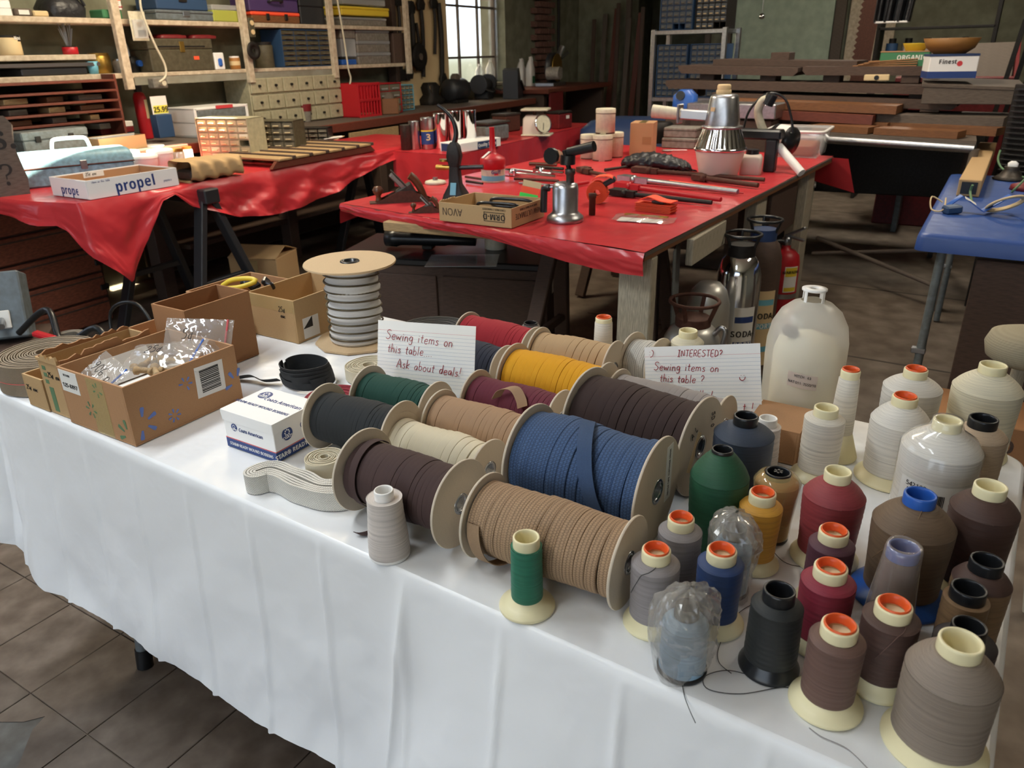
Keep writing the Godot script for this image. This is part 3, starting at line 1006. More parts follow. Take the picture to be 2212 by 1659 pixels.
# ---------------------------------------------------------------- thread cones
# o: ring (orange insert), base (cream flare), body/top materials
func cone(label: String, x: float, z: float, h: float, rr: float, rs: float, hs: float, rb: float, base: float, thread: String, core: Material, o := {}) -> Node3D:
	var t := thing(o.get("called", "thread_cone"), label, "thread", Vector3(x, TOP, z), rng.randf() * TAU)
	var y0 := 0.016 if base > rb + 0.003 else 0.004
	var ht: float = h - o.get("rim_h", 0.013)
	var bp := [Vector2(rr * 0.6, 0.002), Vector2(base * 0.97, 0.0), Vector2(base, 0.0012), Vector2(base, 0.0012), Vector2(base, 0.0035), Vector2(base * 0.985, 0.0048)]
	if y0 > 0.01:
		bp += [Vector2(lerpf(base, rb, 0.55), 0.009), Vector2(rb * 0.97, 0.0145), Vector2(rb * 0.9, y0 + 0.003)]
	else:
		bp += [Vector2(rb * 0.97, 0.0055), Vector2(rb * 0.9, 0.006)]
	put(t, "base_flange", lathem(bp, 40), core if not o.has("base_mat") else o.base_mat)
	# wound body with slightly uneven lay
	var prof := [Vector2(rb * 0.86, y0 - 0.001), Vector2(rb * 0.98, y0)]
	var n := 34
	for k in n + 1:
		var f := float(k) / n
		var r: float = lerpf(rb, rs, smoothstep(0.0, 1.0, f)) * (1.0 + o.get("belly", 0.0) * sin(f * PI))
		r += (rng.randf() - 0.5) * 0.0003 + 0.00015 * sin(k * 1.9)
		prof.append(Vector2(r, lerpf(y0 + 0.001, hs, f)))
	put(t, "thread_winding", lathem(prof, 40, Transform3D(), 0.004), o.get("low", M["t_" + thread]))
	var sh := []
	for k in 13:
		var f := k / 12.0
		var r: float = lerpf(rs, rr * 1.03, f) + sin(f * PI) * (rs - rr) * o.get("round", 0.16)
		sh.append(Vector2(r + (rng.randf() - 0.5) * 0.0003, lerpf(hs, ht, pow(f, 1.0 + o.get("round", 0.16)))))
	sh.append(Vector2(rr * 0.96, ht - 0.001))
	put(t, "thread_shoulder", lathem(sh, 40, Transform3D(), 0.003), M["t_" + thread + "_top"])
	var deep := 0.0105 if o.has("ring") else 0.075
	var rim := put(t, "rim", lathem([Vector2(rr * 0.97, ht - 0.004), Vector2(rr, ht + 0.001), Vector2(rr, h - 0.0025), Vector2(rr * 0.985, h - 0.0006), Vector2(rr * 0.95, h), Vector2(rr * 0.86, h), Vector2(rr * 0.82, h - 0.0012), Vector2(rr * 0.8, h - 0.004), Vector2(rr * 0.74, h - deep), Vector2(rr * 0.74, h - deep), Vector2(0, h - deep)], 40), core)
	if o.has("ring"):
		put(rim, "ring_insert", lathem([Vector2(rr * 0.87, h - 0.001), Vector2(rr * 0.865, h + 0.0016), Vector2(rr * 0.83, h + 0.0024), Vector2(rr * 0.76, h + 0.0014), Vector2(rr * 0.7, h - 0.002), Vector2(rr * 0.7, h - 0.002), Vector2(rr * 0.67, h - 0.004), Vector2(rr * 0.63, h - 0.0055), Vector2(rr * 0.62, h - 0.0075), Vector2(rr * 0.72, h - 0.0085)], 40), o.ring)
	return t

# a slack strand hanging from the rim down over the winding
func slack(t: Node3D, rr: float, h: float, rs: float, hs: float, a: float, m: Material) -> void:
	var pts := []
	for k in 7:
		var f := k / 6.0
		var r: float = lerpf(rr + 0.001, rs + 0.0012, minf(1.0, f * 2.0))
		var y: float = lerpf(h - 0.012, hs, minf(1.0, f * 2.0)) - maxf(0.0, f - 0.5) * hs * 0.8
		pts.append(Vector3(cos(a + f * 1.1 - t.rotation.y * 0.0) * r, y, sin(a + f * 1.1) * r))
	put(t, "slack_strand", tubem(curve(pts, 24), 0.0004, 5), m)

func film_over(t: Node3D, prof: Array, m: Material, wob := 0.012) -> void:
	put(t, "plastic_wrap", lathem(prof, 48, Transform3D(), wob), m)

# loose lettering bent round a cylinder of radius r about the local y axis; ang is where the middle of the text faces
func bent(parent: Node3D, text: String, height: float, m: Material, r: float, ang: float, y: float, bold := false, tilt := 0.0) -> void:
	var t := TextMesh.new()
	var f := SystemFont.new()
	f.font_names = PackedStringArray(["Droid Sans"])
	if bold:
		f.font_weight = 700
	t.font = f
	t.text = text
	t.font_size = 32
	t.pixel_size = height / 23.0
	t.depth = 0.0004
	var arr: Array = t.get_mesh_arrays()
	var vs: PackedVector3Array = arr[Mesh.ARRAY_VERTEX]
	var idx: PackedInt32Array = arr[Mesh.ARRAY_INDEX]
	var st := new_st(false)
	for i in idx:
		var v := vs[i]
		var a := ang - v.x / r
		st.add_vertex(Vector3(cos(a) * (r + v.z + 0.0003), y + v.y + v.x * tilt, sin(a) * (r + v.z + 0.0003)))
	put(parent, "lettering", st, m)

func thread_cones() -> void:
	rng.seed = 31
	var cr: Material = M.cream_plastic
	var og := {"ring": M.orange_plastic}
	var c1 := cone("grey thread cone with orange ring beside the tan woven tape spool", -0.239, -0.680, 0.104, 0.0163, 0.0275, 0.085, 0.0265, 0.0335, "grey", cr, og)
	c1.rotation.y = 0.0
	slack(c1, 0.0163, 0.104, 0.0275, 0.085, 1.2, M.t_black)
	cone("grey thread cone with orange ring beside the big blue tape spool", -0.237, -0.754, 0.104, 0.0158, 0.0262, 0.085, 0.0258, 0.0318, "grey", cr, og)
	cone("royal blue thread cone with orange ring between the two plastic bags", -0.176, -0.717, 0.103, 0.0166, 0.0256, 0.085, 0.0245, 0.0336, "navy_blue", cr, og)
	cone("mustard yellow thread cone with orange ring behind a plastic bag", -0.167, -0.852, 0.108, 0.0164, 0.0263, 0.088, 0.0238, 0.0315, "mustard", cr, og)
	var am := cone("amber thread cone with black cap in stained plastic wrap", -0.165, -0.924, 0.102, 0.0165, 0.0283, 0.086, 0.0235, 0.0242, "amber", M.black_plastic, {"rim_h": 0.008})
	film_over(am, [Vector2(0.025, 0.006), Vector2(0.026, 0.03), Vector2(0.029, 0.07), Vector2(0.0305, 0.088), Vector2(0.024, 0.097), Vector2(0.018, 0.1005)], M.tape_film)
	for k in 3:
		put(am, "cap_slot", boxm(Vector3(0.012, 0.001, 0.003), 0.0, Transform3D(Basis.from_euler(Vector3(0, k * PI / 3, 0)), Vector3(0, 0.1022, 0))), M.hole_black)
	cone("large brick red thread cone with cream rim", -0.092, -0.911, 0.131, 0.0162, 0.0375, 0.096, 0.0345, 0.0426, "brick", cr)
	cone("plum thread cone with orange ring between the crimson and brick red cones", -0.076, -0.818, 0.103, 0.0166, 0.0257, 0.084, 0.025, 0.0318, "plum", cr, og)
	cone("crimson thread cone with orange ring", -0.066, -0.746, 0.103, 0.0175, 0.0287, 0.083, 0.0278, 0.0345, "crimson", cr, og)
	cone("black thread cone with flared black base", -0.104, -0.680, 0.103, 0.0162, 0.0266, 0.082, 0.0275, 0.0322, "black", M.black_plastic)
	cone("cocoa brown thread cone with orange ring on a wide cream base", -0.041, -0.657, 0.102, 0.0173, 0.0264, 0.084, 0.0257, 0.0362, "cocoa", cr, og)
	var c2 := cone("dark umber thread cone with orange ring beside the cocoa brown cone", 0.0, -0.715, 0.102, 0.0176, 0.0273, 0.085, 0.0259, 0.0345, "umber", cr, og)
	c2.rotation.y = 0.0
	slack(c2, 0.0176, 0.102, 0.0273, 0.085, 0.7, M.t_cocoa)
	cone("large taupe thread cone with cream rim at the table corner", 0.0575, -0.658, 0.127, 0.0187, 0.040, 0.090, 0.0395, 0.047, "taupe", cr)
	cone("charcoal thread cone with black rim behind the large taupe cone", 0.067, -0.731, 0.093, 0.016, 0.0285, 0.072, 0.028, 0.029, "charcoal", M.black_plastic)
	cone("small glossy tan thread cone with black rim", 0.0625, -0.7815, 0.102, 0.017, 0.0218, 0.088, 0.0215, 0.023, "gold_brown", M.black_plastic)
	cone("two tone dark brown over gold thread cone with black rim", 0.0755, -0.829, 0.111, 0.0165, 0.029, 0.084, 0.0275, 0.0285, "dark_brown", M.black_plastic, {"low": M.t_gold_brown})
	cone("large dark brown thread cone with cream rim at the table edge", 0.069, -0.938, 0.144, 0.0176, 0.0367, 0.112, 0.034, 0.0405, "dark_brown", cr)
	var c3 := cone("large olive brown thread cone with blue rim and blue base", 0.001, -0.878, 0.144, 0.0175, 0.0449, 0.104, 0.0415, 0.0549, "olive", M.blue_plastic)
	c3.rotation.y = 0.0
	slack(c3, 0.0175, 0.144, 0.0449, 0.104, 1.3, M.t_gold_brown)
	var wb := cone("slim brown thread cone with blue rim sealed in cloudy plastic", -0.003, -0.788, 0.125, 0.0165, 0.0175, 0.112, 0.023, 0.0235, "wrap_brown", M.blue_plastic)
	film_over(wb, [Vector2(0.031, 0.002), Vector2(0.027, 0.02), Vector2(0.0235, 0.06), Vector2(0.0195, 0.105), Vector2(0.0188, 0.121), Vector2(0.0175, 0.1275), Vector2(0.014, 0.1275), Vector2(0.012, 0.121), Vector2(0.011, 0.09)], M.smoke_film, 0.03)
	var ww := cone("large white thread cone in clear wrap with a barcode label", 0.013, -1.048, 0.168, 0.0176, 0.0485, 0.128, 0.0475, 0.0490, "white", cr)
	film_over(ww, [Vector2(0.0492, 0.006), Vector2(0.0495, 0.07), Vector2(0.0502, 0.128), Vector2(0.040, 0.143), Vector2(0.0215, 0.155), Vector2(0.0186, 0.164), Vector2(0.0182, 0.1695), Vector2(0.014, 0.1695)], M.clear_film, 0.008)
	ww.rotation.y = 0.0
	var la := PI / 2 - 0.25
	put(ww, "paper_label", sheetm(func(u, v): return Vector3(cos(la + 1.1 - 2.2 * u) * 0.0506, 0.012 + v * 0.082, sin(la + 1.1 - 2.2 * u) * 0.0506), 24, 1), M.label_white)
	var bars := new_st(false)
	for k in 26:
		var wd := 0.0006 + 0.0009 * rng.randf()
		var aa := la + 0.85 - k * 0.036
		box(bars, Vector3(0.0004, 0.022, wd), Transform3D(Basis.from_euler(Vector3(0, -aa, 0)), Vector3(cos(aa) * 0.0508, 0.07, sin(aa) * 0.0508)))
	put(ww, "barcode", bars, M.black_ink)
	bent(ww, "542102", 0.006, M.black_ink, 0.0508, la + 0.65, 0.087)
	bent(ww, "BONDED ULTRA DEE BONDED 16OZ DB", 0.0042, M.black_ink, 0.0508, la + 0.05, 0.052, true)
	bent(ww, "POUND", 0.0055, M.black_ink, 0.0508, la + 0.6, 0.043, true)
	bent(ww, "UOM:", 0.0042, M.black_ink, 0.0508, la + 0.95, 0.044)
	cone("tall off white thread cone with orange ring on a wide cream base", -0.046, -1.172, 0.139, 0.018, 0.0418, 0.100, 0.0395, 0.051, "white", cr, og)
	cone("off white thread cone with orange ring at the back edge of the table", -0.043, -1.275, 0.146, 0.0176, 0.0434, 0.115, 0.041, 0.0505, "white", cr, og)
	# slim tube standing on a tall cream cone foot
	var tb := thing("thread_tube", "slim white thread tube with orange ring on a cream cone foot", "thread", Vector3(-0.129, TOP, -1.205), 0.0)
	put(tb, "foot", lathem([Vector2(0, 0), Vector2(0.030, 0), Vector2(0.031, 0.003), Vector2(0.018, 0.045), Vector2(0.012, 0.05)], 32), cr)
	put(tb, "thread_winding", lathem([Vector2(0.010, 0.044), Vector2(0.0182, 0.045), Vector2(0.0178, 0.08), Vector2(0.0165, 0.12), Vector2(0.0155, 0.138), Vector2(0.0135, 0.141)], 32, Transform3D(), 0.01), M.t_off_white)
	var tr := put(tb, "rim", lathem([Vector2(0.0142, 0.138), Vector2(0.0146, 0.150), Vector2(0.0135, 0.153), Vector2(0.0120, 0.152), Vector2(0.011, 0.11), Vector2(0, 0.11)], 32), cr)
	put(tr, "ring_insert", lathem([Vector2(0.0132, 0.1525), Vector2(0.0128, 0.155), Vector2(0.0112, 0.155), Vector2(0.0102, 0.150), Vector2(0.0102, 0.146)], 32), M.orange_plastic)
	cone("white thread cone with cream rim and no ring beside the small carton", -0.1445, -1.122, 0.119, 0.0177, 0.0295, 0.100, 0.0290, 0.038, "off_white", cr)
	cone("large cream white thread cone with cream rim at the far right corner", 0.059, -1.322, 0.157, 0.0197, 0.050, 0.117, 0.047, 0.0505, "cream", cr)
	cone("beige thread cone with black rim behind the barcode labelled cone", 0.0555, -1.146, 0.139, 0.0186, 0.035, 0.112, 0.0345, 0.036, "beige", M.black_plastic)
	cone("large slate navy thread cone with black rim beside the dark brown spool", -0.2285, -0.982, 0.145, 0.0167, 0.0415, 0.116, 0.040, 0.041, "ink", M.black_plastic)
	cone("large bottle green cord cone with dark top", -0.2265, -0.868, 0.146, 0.0135, 0.0377, 0.107, 0.0345, 0.036, "green", M.black_plastic, {"rim_h": 0.004})
	cone("small grey white thread cone with white rim beside the slate navy cone", -0.222, -1.1, 0.092, 0.0139, 0.0205, 0.078, 0.0225, 0.0225, "grey_white", M.white_plastic, {"called": "small_thread_cone"})
	cone("grey white thread cone with white rim standing alone at the table edge", -0.594, -0.630, 0.100, 0.0128, 0.0232, 0.089, 0.0278, 0.0278, "grey_white", M.white_plastic, {"called": "small_thread_cone", "round": 0.4})
	cone("small teal green thread spool on a wide cream base", -0.380, -0.632, 0.101, 0.0160, 0.0186, 0.088, 0.0193, 0.0341, "teal", cr, {"called": "small_thread_cone"})
	var ws := cone("small ivory thread cone with black rim in clear wrap behind the red spool", -0.802, -1.365, 0.072, 0.0154, 0.0270, 0.048, 0.0255, 0.0258, "cream", M.black_plastic)
	film_over(ws, [Vector2(0.0265, 0.004), Vector2(0.0285, 0.045), Vector2(0.021, 0.062), Vector2(0.0165, 0.07)], M.clear_film, 0.04)
	var tk := thing("thread_tube", "slim off white thread tube with orange ring behind the beige spool", "thread", Vector3(-0.613, TOP, -1.335), 0.0)
	put(tk, "thread_winding", lathem([Vector2(0, 0), Vector2(0.0195, 0), Vector2(0.0193, 0.06), Vector2(0.0178, 0.112), Vector2(0.0165, 0.114)], 32, Transform3D(), 0.01), M.t_off_white)
	var tkr := put(tk, "rim", lathem([Vector2(0.0165, 0.112), Vector2(0.0168, 0.121), Vector2(0.0155, 0.123), Vector2(0.0135, 0.122), Vector2(0.012, 0.08), Vector2(0, 0.08)], 32), cr)
	put(tkr, "ring_insert", lathem([Vector2(0.0152, 0.1225), Vector2(0.0148, 0.125), Vector2(0.0128, 0.125), Vector2(0.0118, 0.12), Vector2(0.0118, 0.115)], 32), M.orange_plastic)
	cone("cream thread cone with cream rim behind the right handwritten card", -0.441, -1.350, 0.120, 0.0178, 0.0313, 0.096, 0.0305, 0.032, "cream", cr)
	# stray threads lying on the cloth
	var black_strand := func(label, pts, m): put(thing("loose_thread", label, "thread"), "strand", tubem(curve(pts, 40), 0.00045, 5), m)
	var y := TOP + 0.0008
	black_strand.call("black thread looping over the cloth beside the black cone", [Vector3(-0.067, 0.739, -0.658), Vector3(-0.083, 0.739, -0.656), Vector3(-0.118, 0.739, -0.625), Vector3(-0.149, 0.739, -0.614), Vector3(-0.158, 0.739, -0.629), Vector3(-0.14, 0.739, -0.65), Vector3(-0.112, 0.739, -0.656)], M.black_ink)
	black_strand.call("thin black thread hanging over the table edge below the plastic bag", [Vector3(-0.175, 0.739, -0.607), Vector3(-0.167, 0.739, -0.592), Vector3(-0.156, 0.739, -0.577), Vector3(-0.146, 0.739, -0.565)], M.black_ink)
	black_strand.call("grey thread strand lying in front of the cocoa brown cone", [Vector3(-0.048, 0.739, -0.616), Vector3(-0.035, 0.739, -0.611), Vector3(-0.012, 0.739, -0.609), Vector3(0.008, 0.739, -0.596)], M.t_grey)
	black_strand.call("black thread curling between the royal blue and black cones", [Vector3(-0.146, 0.739, -0.771), Vector3(-0.157, 0.739, -0.741), Vector3(-0.159, 0.739, -0.686), Vector3(-0.152, 0.739, -0.658), Vector3(-0.135, 0.739, -0.648)], M.black_ink)
	black_strand.call("black thread between the mustard and crimson cones", [Vector3(-0.149, 0.739, -0.887), Vector3(-0.136, 0.739, -0.875), Vector3(-0.122, 0.739, -0.872), Vector3(-0.108, 0.739, -0.877)], M.black_ink)


# ---------------------------------------------------------------- flanged spools of tape
func wound(length: float, r: float, wraps: int, step: float, bulge := 0.0015) -> SurfaceTool:
	var st := new_st()
	var seg := 44
	var p := length / wraps
	var rings := []
	for k in wraps:
		var n0 := (rng.randf() - 0.5) * step * 0.9
		var f := float(k) / wraps
		var rr := r + n0 + bulge * sin(f * PI * 2.3 + r * 90.0)
		for e in [[0.0, -1.2], [0.03, 0.9], [0.55, 0.75], [0.95, 0.25], [1.0, -1.2]]:
			var ring := []
			for i in seg + 1:
				var a := TAU * i / seg - PI / 2
				var hel := p * (float(i) / seg - 0.5) * (0.9 if k > 0 and k < wraps - 1 else 0.2)
				var x := clampf((k + e[0]) * p + hel, 0.0, length) - length / 2
				var q: float = rr + step * e[1] + 0.0004 * sin(a * 2.0 + k * 1.3)
				ring.append(Vector3(x, sin(a) * q, cos(a) * q))
			rings.append(ring)
	for k in rings.size() - 1:
		if k % 5 == 4:
			continue
		st.set_smooth_group(1 + k / 5 * 2 + (0 if k % 5 in [0, 3] else 1))
		for i in seg:
			var a: Vector3 = rings[k][i]
			var b: Vector3 = rings[k + 1][i]
			var c: Vector3 = rings[k + 1][i + 1]
			var d: Vector3 = rings[k][i + 1]
			var va := float(k) / 5.0 * p * 10.0
			var vb := float(k + 1) / 5.0 * p * 10.0
			quad(st, a, b, c, d, Vector2(float(i) / seg, va), Vector2(float(i) / seg, vb), Vector2(float(i + 1) / seg, vb), Vector2(float(i + 1) / seg, va))
	return st

func disc(t: Node3D, x: float, R: float, hole: float, m: Material, thick := 0.0035) -> MeshInstance3D:
	var along_x := Transform3D(Basis.from_euler(Vector3(0, 0, -PI / 2)), Vector3(x, 0, 0))
	return put(t, "flange", lathem([Vector2(hole, -thick / 2), Vector2(R - 0.0006, -thick / 2), Vector2(R - 0.0006, -thick / 2), Vector2(R, -thick / 2 + 0.0008), Vector2(R, thick / 2 - 0.0008), Vector2(R - 0.0006, thick / 2), Vector2(R - 0.0006, thick / 2), Vector2(hole, thick / 2), Vector2(hole, thick / 2), Vector2(hole, -thick / 2)], 56, along_x, 0.002), m)

func spool(label: String, xl: float, xr: float, z: float, skew: float, R: float, r: float, tape: Material, wraps: int, o := {}) -> Node3D:
	var len_ := xr - xl
	var t := thing("tape_spool", label, "spool", Vector3((xl + xr) / 2, TOP + R, z), -skew)
	var hole: float = o.get("hole", 0.0125)
	var fm: Material = o.get("flange", M.chip_board)
	var fl := []
	for s in [-1.0, 1.0]:
		var rad: float = R if s > 0 else o.get("R_left", R)
		var f := disc(t, s * len_ / 2, rad, hole, fm)
		if rad < R:
			f.position.y = rad - R
		fl.append(f)
		put(f, "eyelet", lathem([Vector2(hole * 0.8, -0.004), Vector2(hole * 0.82, 0.0022), Vector2(hole * 1.18, 0.0026), Vector2(hole * 1.2, 0.0016)], 28, Transform3D(Basis.from_euler(Vector3(0, 0, -s * PI / 2)), Vector3(s * len_ / 2, 0, 0))), o.get("eyelet", M.eyelet))
	var across := Transform3D(Basis.from_euler(Vector3(0, 0, -PI / 2)), Vector3(-len_ / 2, 0, 0))
	put(t, "core_tube", lathem([Vector2(hole * 0.8, 0.0), Vector2(hole * 0.8, len_), Vector2(hole * 1.3, len_), Vector2(hole * 1.3, 0)], 20, across), M.steel)
	put(t, "wound_tape", wound(len_ - 0.008, r, wraps, o.get("step", 0.0011), o.get("bulge", 0.0014)), tape)
	return t

# a strap lying slantwise over the winding, from angle a0 to a1 and x0 to x1
func strap(t: Node3D, r: float, x0: float, x1: float, a0: float, a1: float, half: float, m: Material, lift := 0.0015, called := "loose_strap") -> void:
	var pts := []
	var ws := []
	for k in 25:
		var f := k / 24.0
		var a := lerpf(a0, a1, f)
		var q := r + 0.0018 + lift * sin(f * PI)
		pts.append(Vector3(lerpf(x0, x1, f), sin(a) * q, cos(a) * q))
		ws.append(Vector3(half, 0, 0))
	put(t, called, bandm(pts, ws, 0.001, 10.0), m)

func tape_spools() -> void:
	rng.seed = 5
	var a := spool("dark brown elastic spool with bare card flanges beside the lone grey white cone", -0.700, -0.524, -0.703, 0.03, 0.0623, 0.0455, M.w_brown, 21)
	strap(a, 0.0462, -0.072, -0.06, 2.4, -0.9, 0.006, M.w_brown)
	put(a, "tape_end", bandm(curve([Vector3(-0.03, -0.0606, 0.03), Vector3(-0.034, -0.0612, 0.048), Vector3(-0.04, -0.0595, 0.062), Vector3(-0.045, -0.056, 0.068)], 10), Vector3(0.006, 0, 0), 0.001), M.w_brown)
	var b := spool("tan woven webbing spool with narrow card flanges at the front of the row", -0.484, -0.280, -0.700, 0.0, 0.0579, 0.0475, M.w_tan_woven, 14, {"step": 0.0016})
	strap(b, 0.0485, -0.088, -0.062, 0.35, -1.2, 0.009, M.w_tan_woven, 0.008)
	var c := spool("large blue woven tape spool with grey card flanges", -0.497, -0.300, -0.840, 0.03, 0.0765, 0.0655, M.w_blue_woven, 12, {"step": 0.0018, "flange": M.chip_board, "hole": 0.015, "bulge": 0.0025})
	strap(c, 0.0675, -0.02, 0.055, 2.0, -0.5, 0.011, M.w_blue_woven, 0.004)
	put(c, "paper_label", boxm(Vector3(0.0006, 0.085, 0.02), 0.0, Transform3D(Basis(), Vector3(0.1005, 0.012, -0.036))), M.label_white)
	lettering(c, "TEXTILE TAPE  CUSTOMER ORDER", 0.0035, M.black_ink, Transform3D(Basis(Vector3(0, 1, 0), Vector3(0, 0, 1), Vector3(1, 0, 0)), Vector3(0.1008, 0.012, -0.036)))
	var d := spool("large coffee brown herringbone tape spool with handwritten card flange", -0.487, -0.291, -0.998, 0.12, 0.0765, 0.0635, M.w_coffee, 13, {"step": 0.0014, "hole": 0.015})
	put(d, "tape_strip", boxm(Vector3(0.0006, 0.062, 0.012), 0.0, Transform3D(Basis.from_euler(Vector3(-0.5, 0, 0)), Vector3(0.1, 0.0, 0.022))), M.label_tan)
	handwriting(d, "SD30", 0.011, M.black_ink, Transform3D(Basis(Vector3(0, -1, 0), Vector3(0, 0, -1), Vector3(1, 0, 0)), Vector3(0.1002, 0.045, -0.03)), 0.0005)
	handwriting(d, "ABL", 0.011, M.black_ink, Transform3D(Basis(Vector3(0, 0.6, -0.8), Vector3(0, 0.8, 0.6), Vector3(1, 0, 0)), Vector3(0.1005, 0.024, 0.032)), 0.0005)
	spool("silver grey tape spool in front of the right handwritten card", -0.490, -0.293, -1.125, 0.10, 0.0525, 0.044, M.w_silver, 17)
	var m := spool("maroon grosgrain tape spool in the middle row", -0.710, -0.537, -1.012, 0.03, 0.0515, 0.0405, M.w_maroon, 19)
	put(m, "ribbon_loop", bandm(curve([Vector3(-0.02, 0.028, 0.033), Vector3(-0.01, 0.045, 0.030), Vector3(0.012, 0.05, 0.026), Vector3(0.03, 0.038, 0.034), Vector3(0.038, 0.028, 0.042)], 16), Vector3(0.006, 0.002, -0.006), 0.0008), M.w_tan)
	spool("golden yellow tape spool with light card flanges", -0.695, -0.506, -1.116, 0.03, 0.0606, 0.0505, M.w_yellow, 17, {"step": 0.0015})
	spool("beige tape spool next to the slim thread tube", -0.709, -0.546, -1.240, 0.0, 0.0565, 0.047, M.w_beige, 10, {"step": 0.0014})
	spool("bright red tape spool at the back of the table", -0.914, -0.737, -1.275, 0.10, 0.0505, 0.044, M.w_red, 20)
	spool("navy blue tape spool behind the left handwritten card", -0.924, -0.735, -1.158, 0.08, 0.0498, 0.042, M.w_navy, 18)
	spool("white woven cord spool with one tall pale flange behind the right card", -0.539, -0.480, -1.310, 0.15, 0.0545, 0.0415, M.w_white_woven, 14)
	spool("black elastic spool beside the white bobbin box", -0.887, -0.728, -0.822, -0.05, 0.0567, 0.0425, M.w_black, 20)
	spool("dark green tape spool in front of the left handwritten card", -0.890, -0.739, -0.932, 0.0, 0.0525, 0.0405, M.w_green, 18)
	spool("ivory tape spool between the dark brown and tan spools", -0.728, -0.552, -0.818, 0.06, 0.0485, 0.0375, M.w_ivory, 12, {"step": 0.0016, "bulge": 0.0024})
	spool("tan ribbed tape spool between the ivory and maroon spools", -0.715, -0.538, -0.910, 0.03, 0.0515, 0.0425, M.w_tan, 18)

# ---------------------------------------------------------------- coils, rolls and cartons
func spiral(r0: float, r1: float, turns: float, y: float, wob := 0.0, a0 := 0.0, squash := 1.0) -> Array:
	var pts := []
	var n := int(turns * 36)
	for k in n + 1:
		var f := float(k) / n
		var a := a0 + turns * TAU * f
		var r := lerpf(r0, r1, f) * (1.0 + wob * sin(a * 2.0 + f * 5.0))
		pts.append(Vector3(cos(a) * r, y + 0.0007 * sin(a * 0.37) + 0.0004 * sin(a * 3.1), sin(a) * r * squash))
	return pts

func carton(called: String, label: String, x0: float, x1: float, z0: float, z1: float, h: float, m: Material, y := TOP, o := {}) -> Node3D:
	var w := x1 - x0
	var d := z1 - z0
	var t := thing(called, label, "box", Vector3((x0 + x1) / 2, y + 0.0008, (z0 + z1) / 2), o.get("turn", 0.0))
	var k := 0.004
	put(t, "bottom_panel", boxm(Vector3(w, k, d), 0.0005, at(0, k / 2, 0)), m)
	for s in [-1.0, 1.0]:
		put(t, "side_panel", boxm(Vector3(k, h - k, d), 0.0005, at(s * (w / 2 - k / 2), h / 2 + k / 2, 0)), m)
		put(t, "end_panel", boxm(Vector3(w - 2 * k, h - k, k), 0.0005, at(0, h / 2 + k / 2, s * (d / 2 - k / 2))), o.get("end", m))
	return t

# ragged top edge: torn strip of board standing on a panel
func torn_edge(t: Node3D, p0: Vector3, p1: Vector3, hmax: float, m: Material) -> void:
	var n := 22
	var poly := [Vector2(0, -0.002)]
	var l := (p1 - p0).length()
	poly.append(Vector2(l, -0.002))
	for k in n + 1:
		poly.append(Vector2(l * (1.0 - float(k) / n), hmax * (0.2 + 0.8 * rng.randf())))
	var x := (p1 - p0).normalized()
	put(t, "torn_edge", prismm(poly, 0.004, Transform3D(Basis(x, UPV, x.cross(UPV)), p0)), m)

# burst of printed petals on a plane
func burst(t: Node3D, xf: Transform3D, size: float, petals: Array, m: Material) -> void:
	var st := new_st(false)
	for a in petals:
		var b := Transform3D(Basis.from_euler(Vector3(0, 0, deg_to_rad(a))), Vector3.ZERO)
		prism(st, [Vector2(-0.06, 0.42), Vector2(0.06, 0.42), Vector2(0.13, 0.9), Vector2(0.09, 1.0), Vector2(-0.09, 1.0), Vector2(-0.13, 0.9)], 0.0005 / size, xf * Transform3D(Basis.from_scale(Vector3.ONE * size), Vector3.ZERO) * b)
	put(t, "printed_burst", st, m)

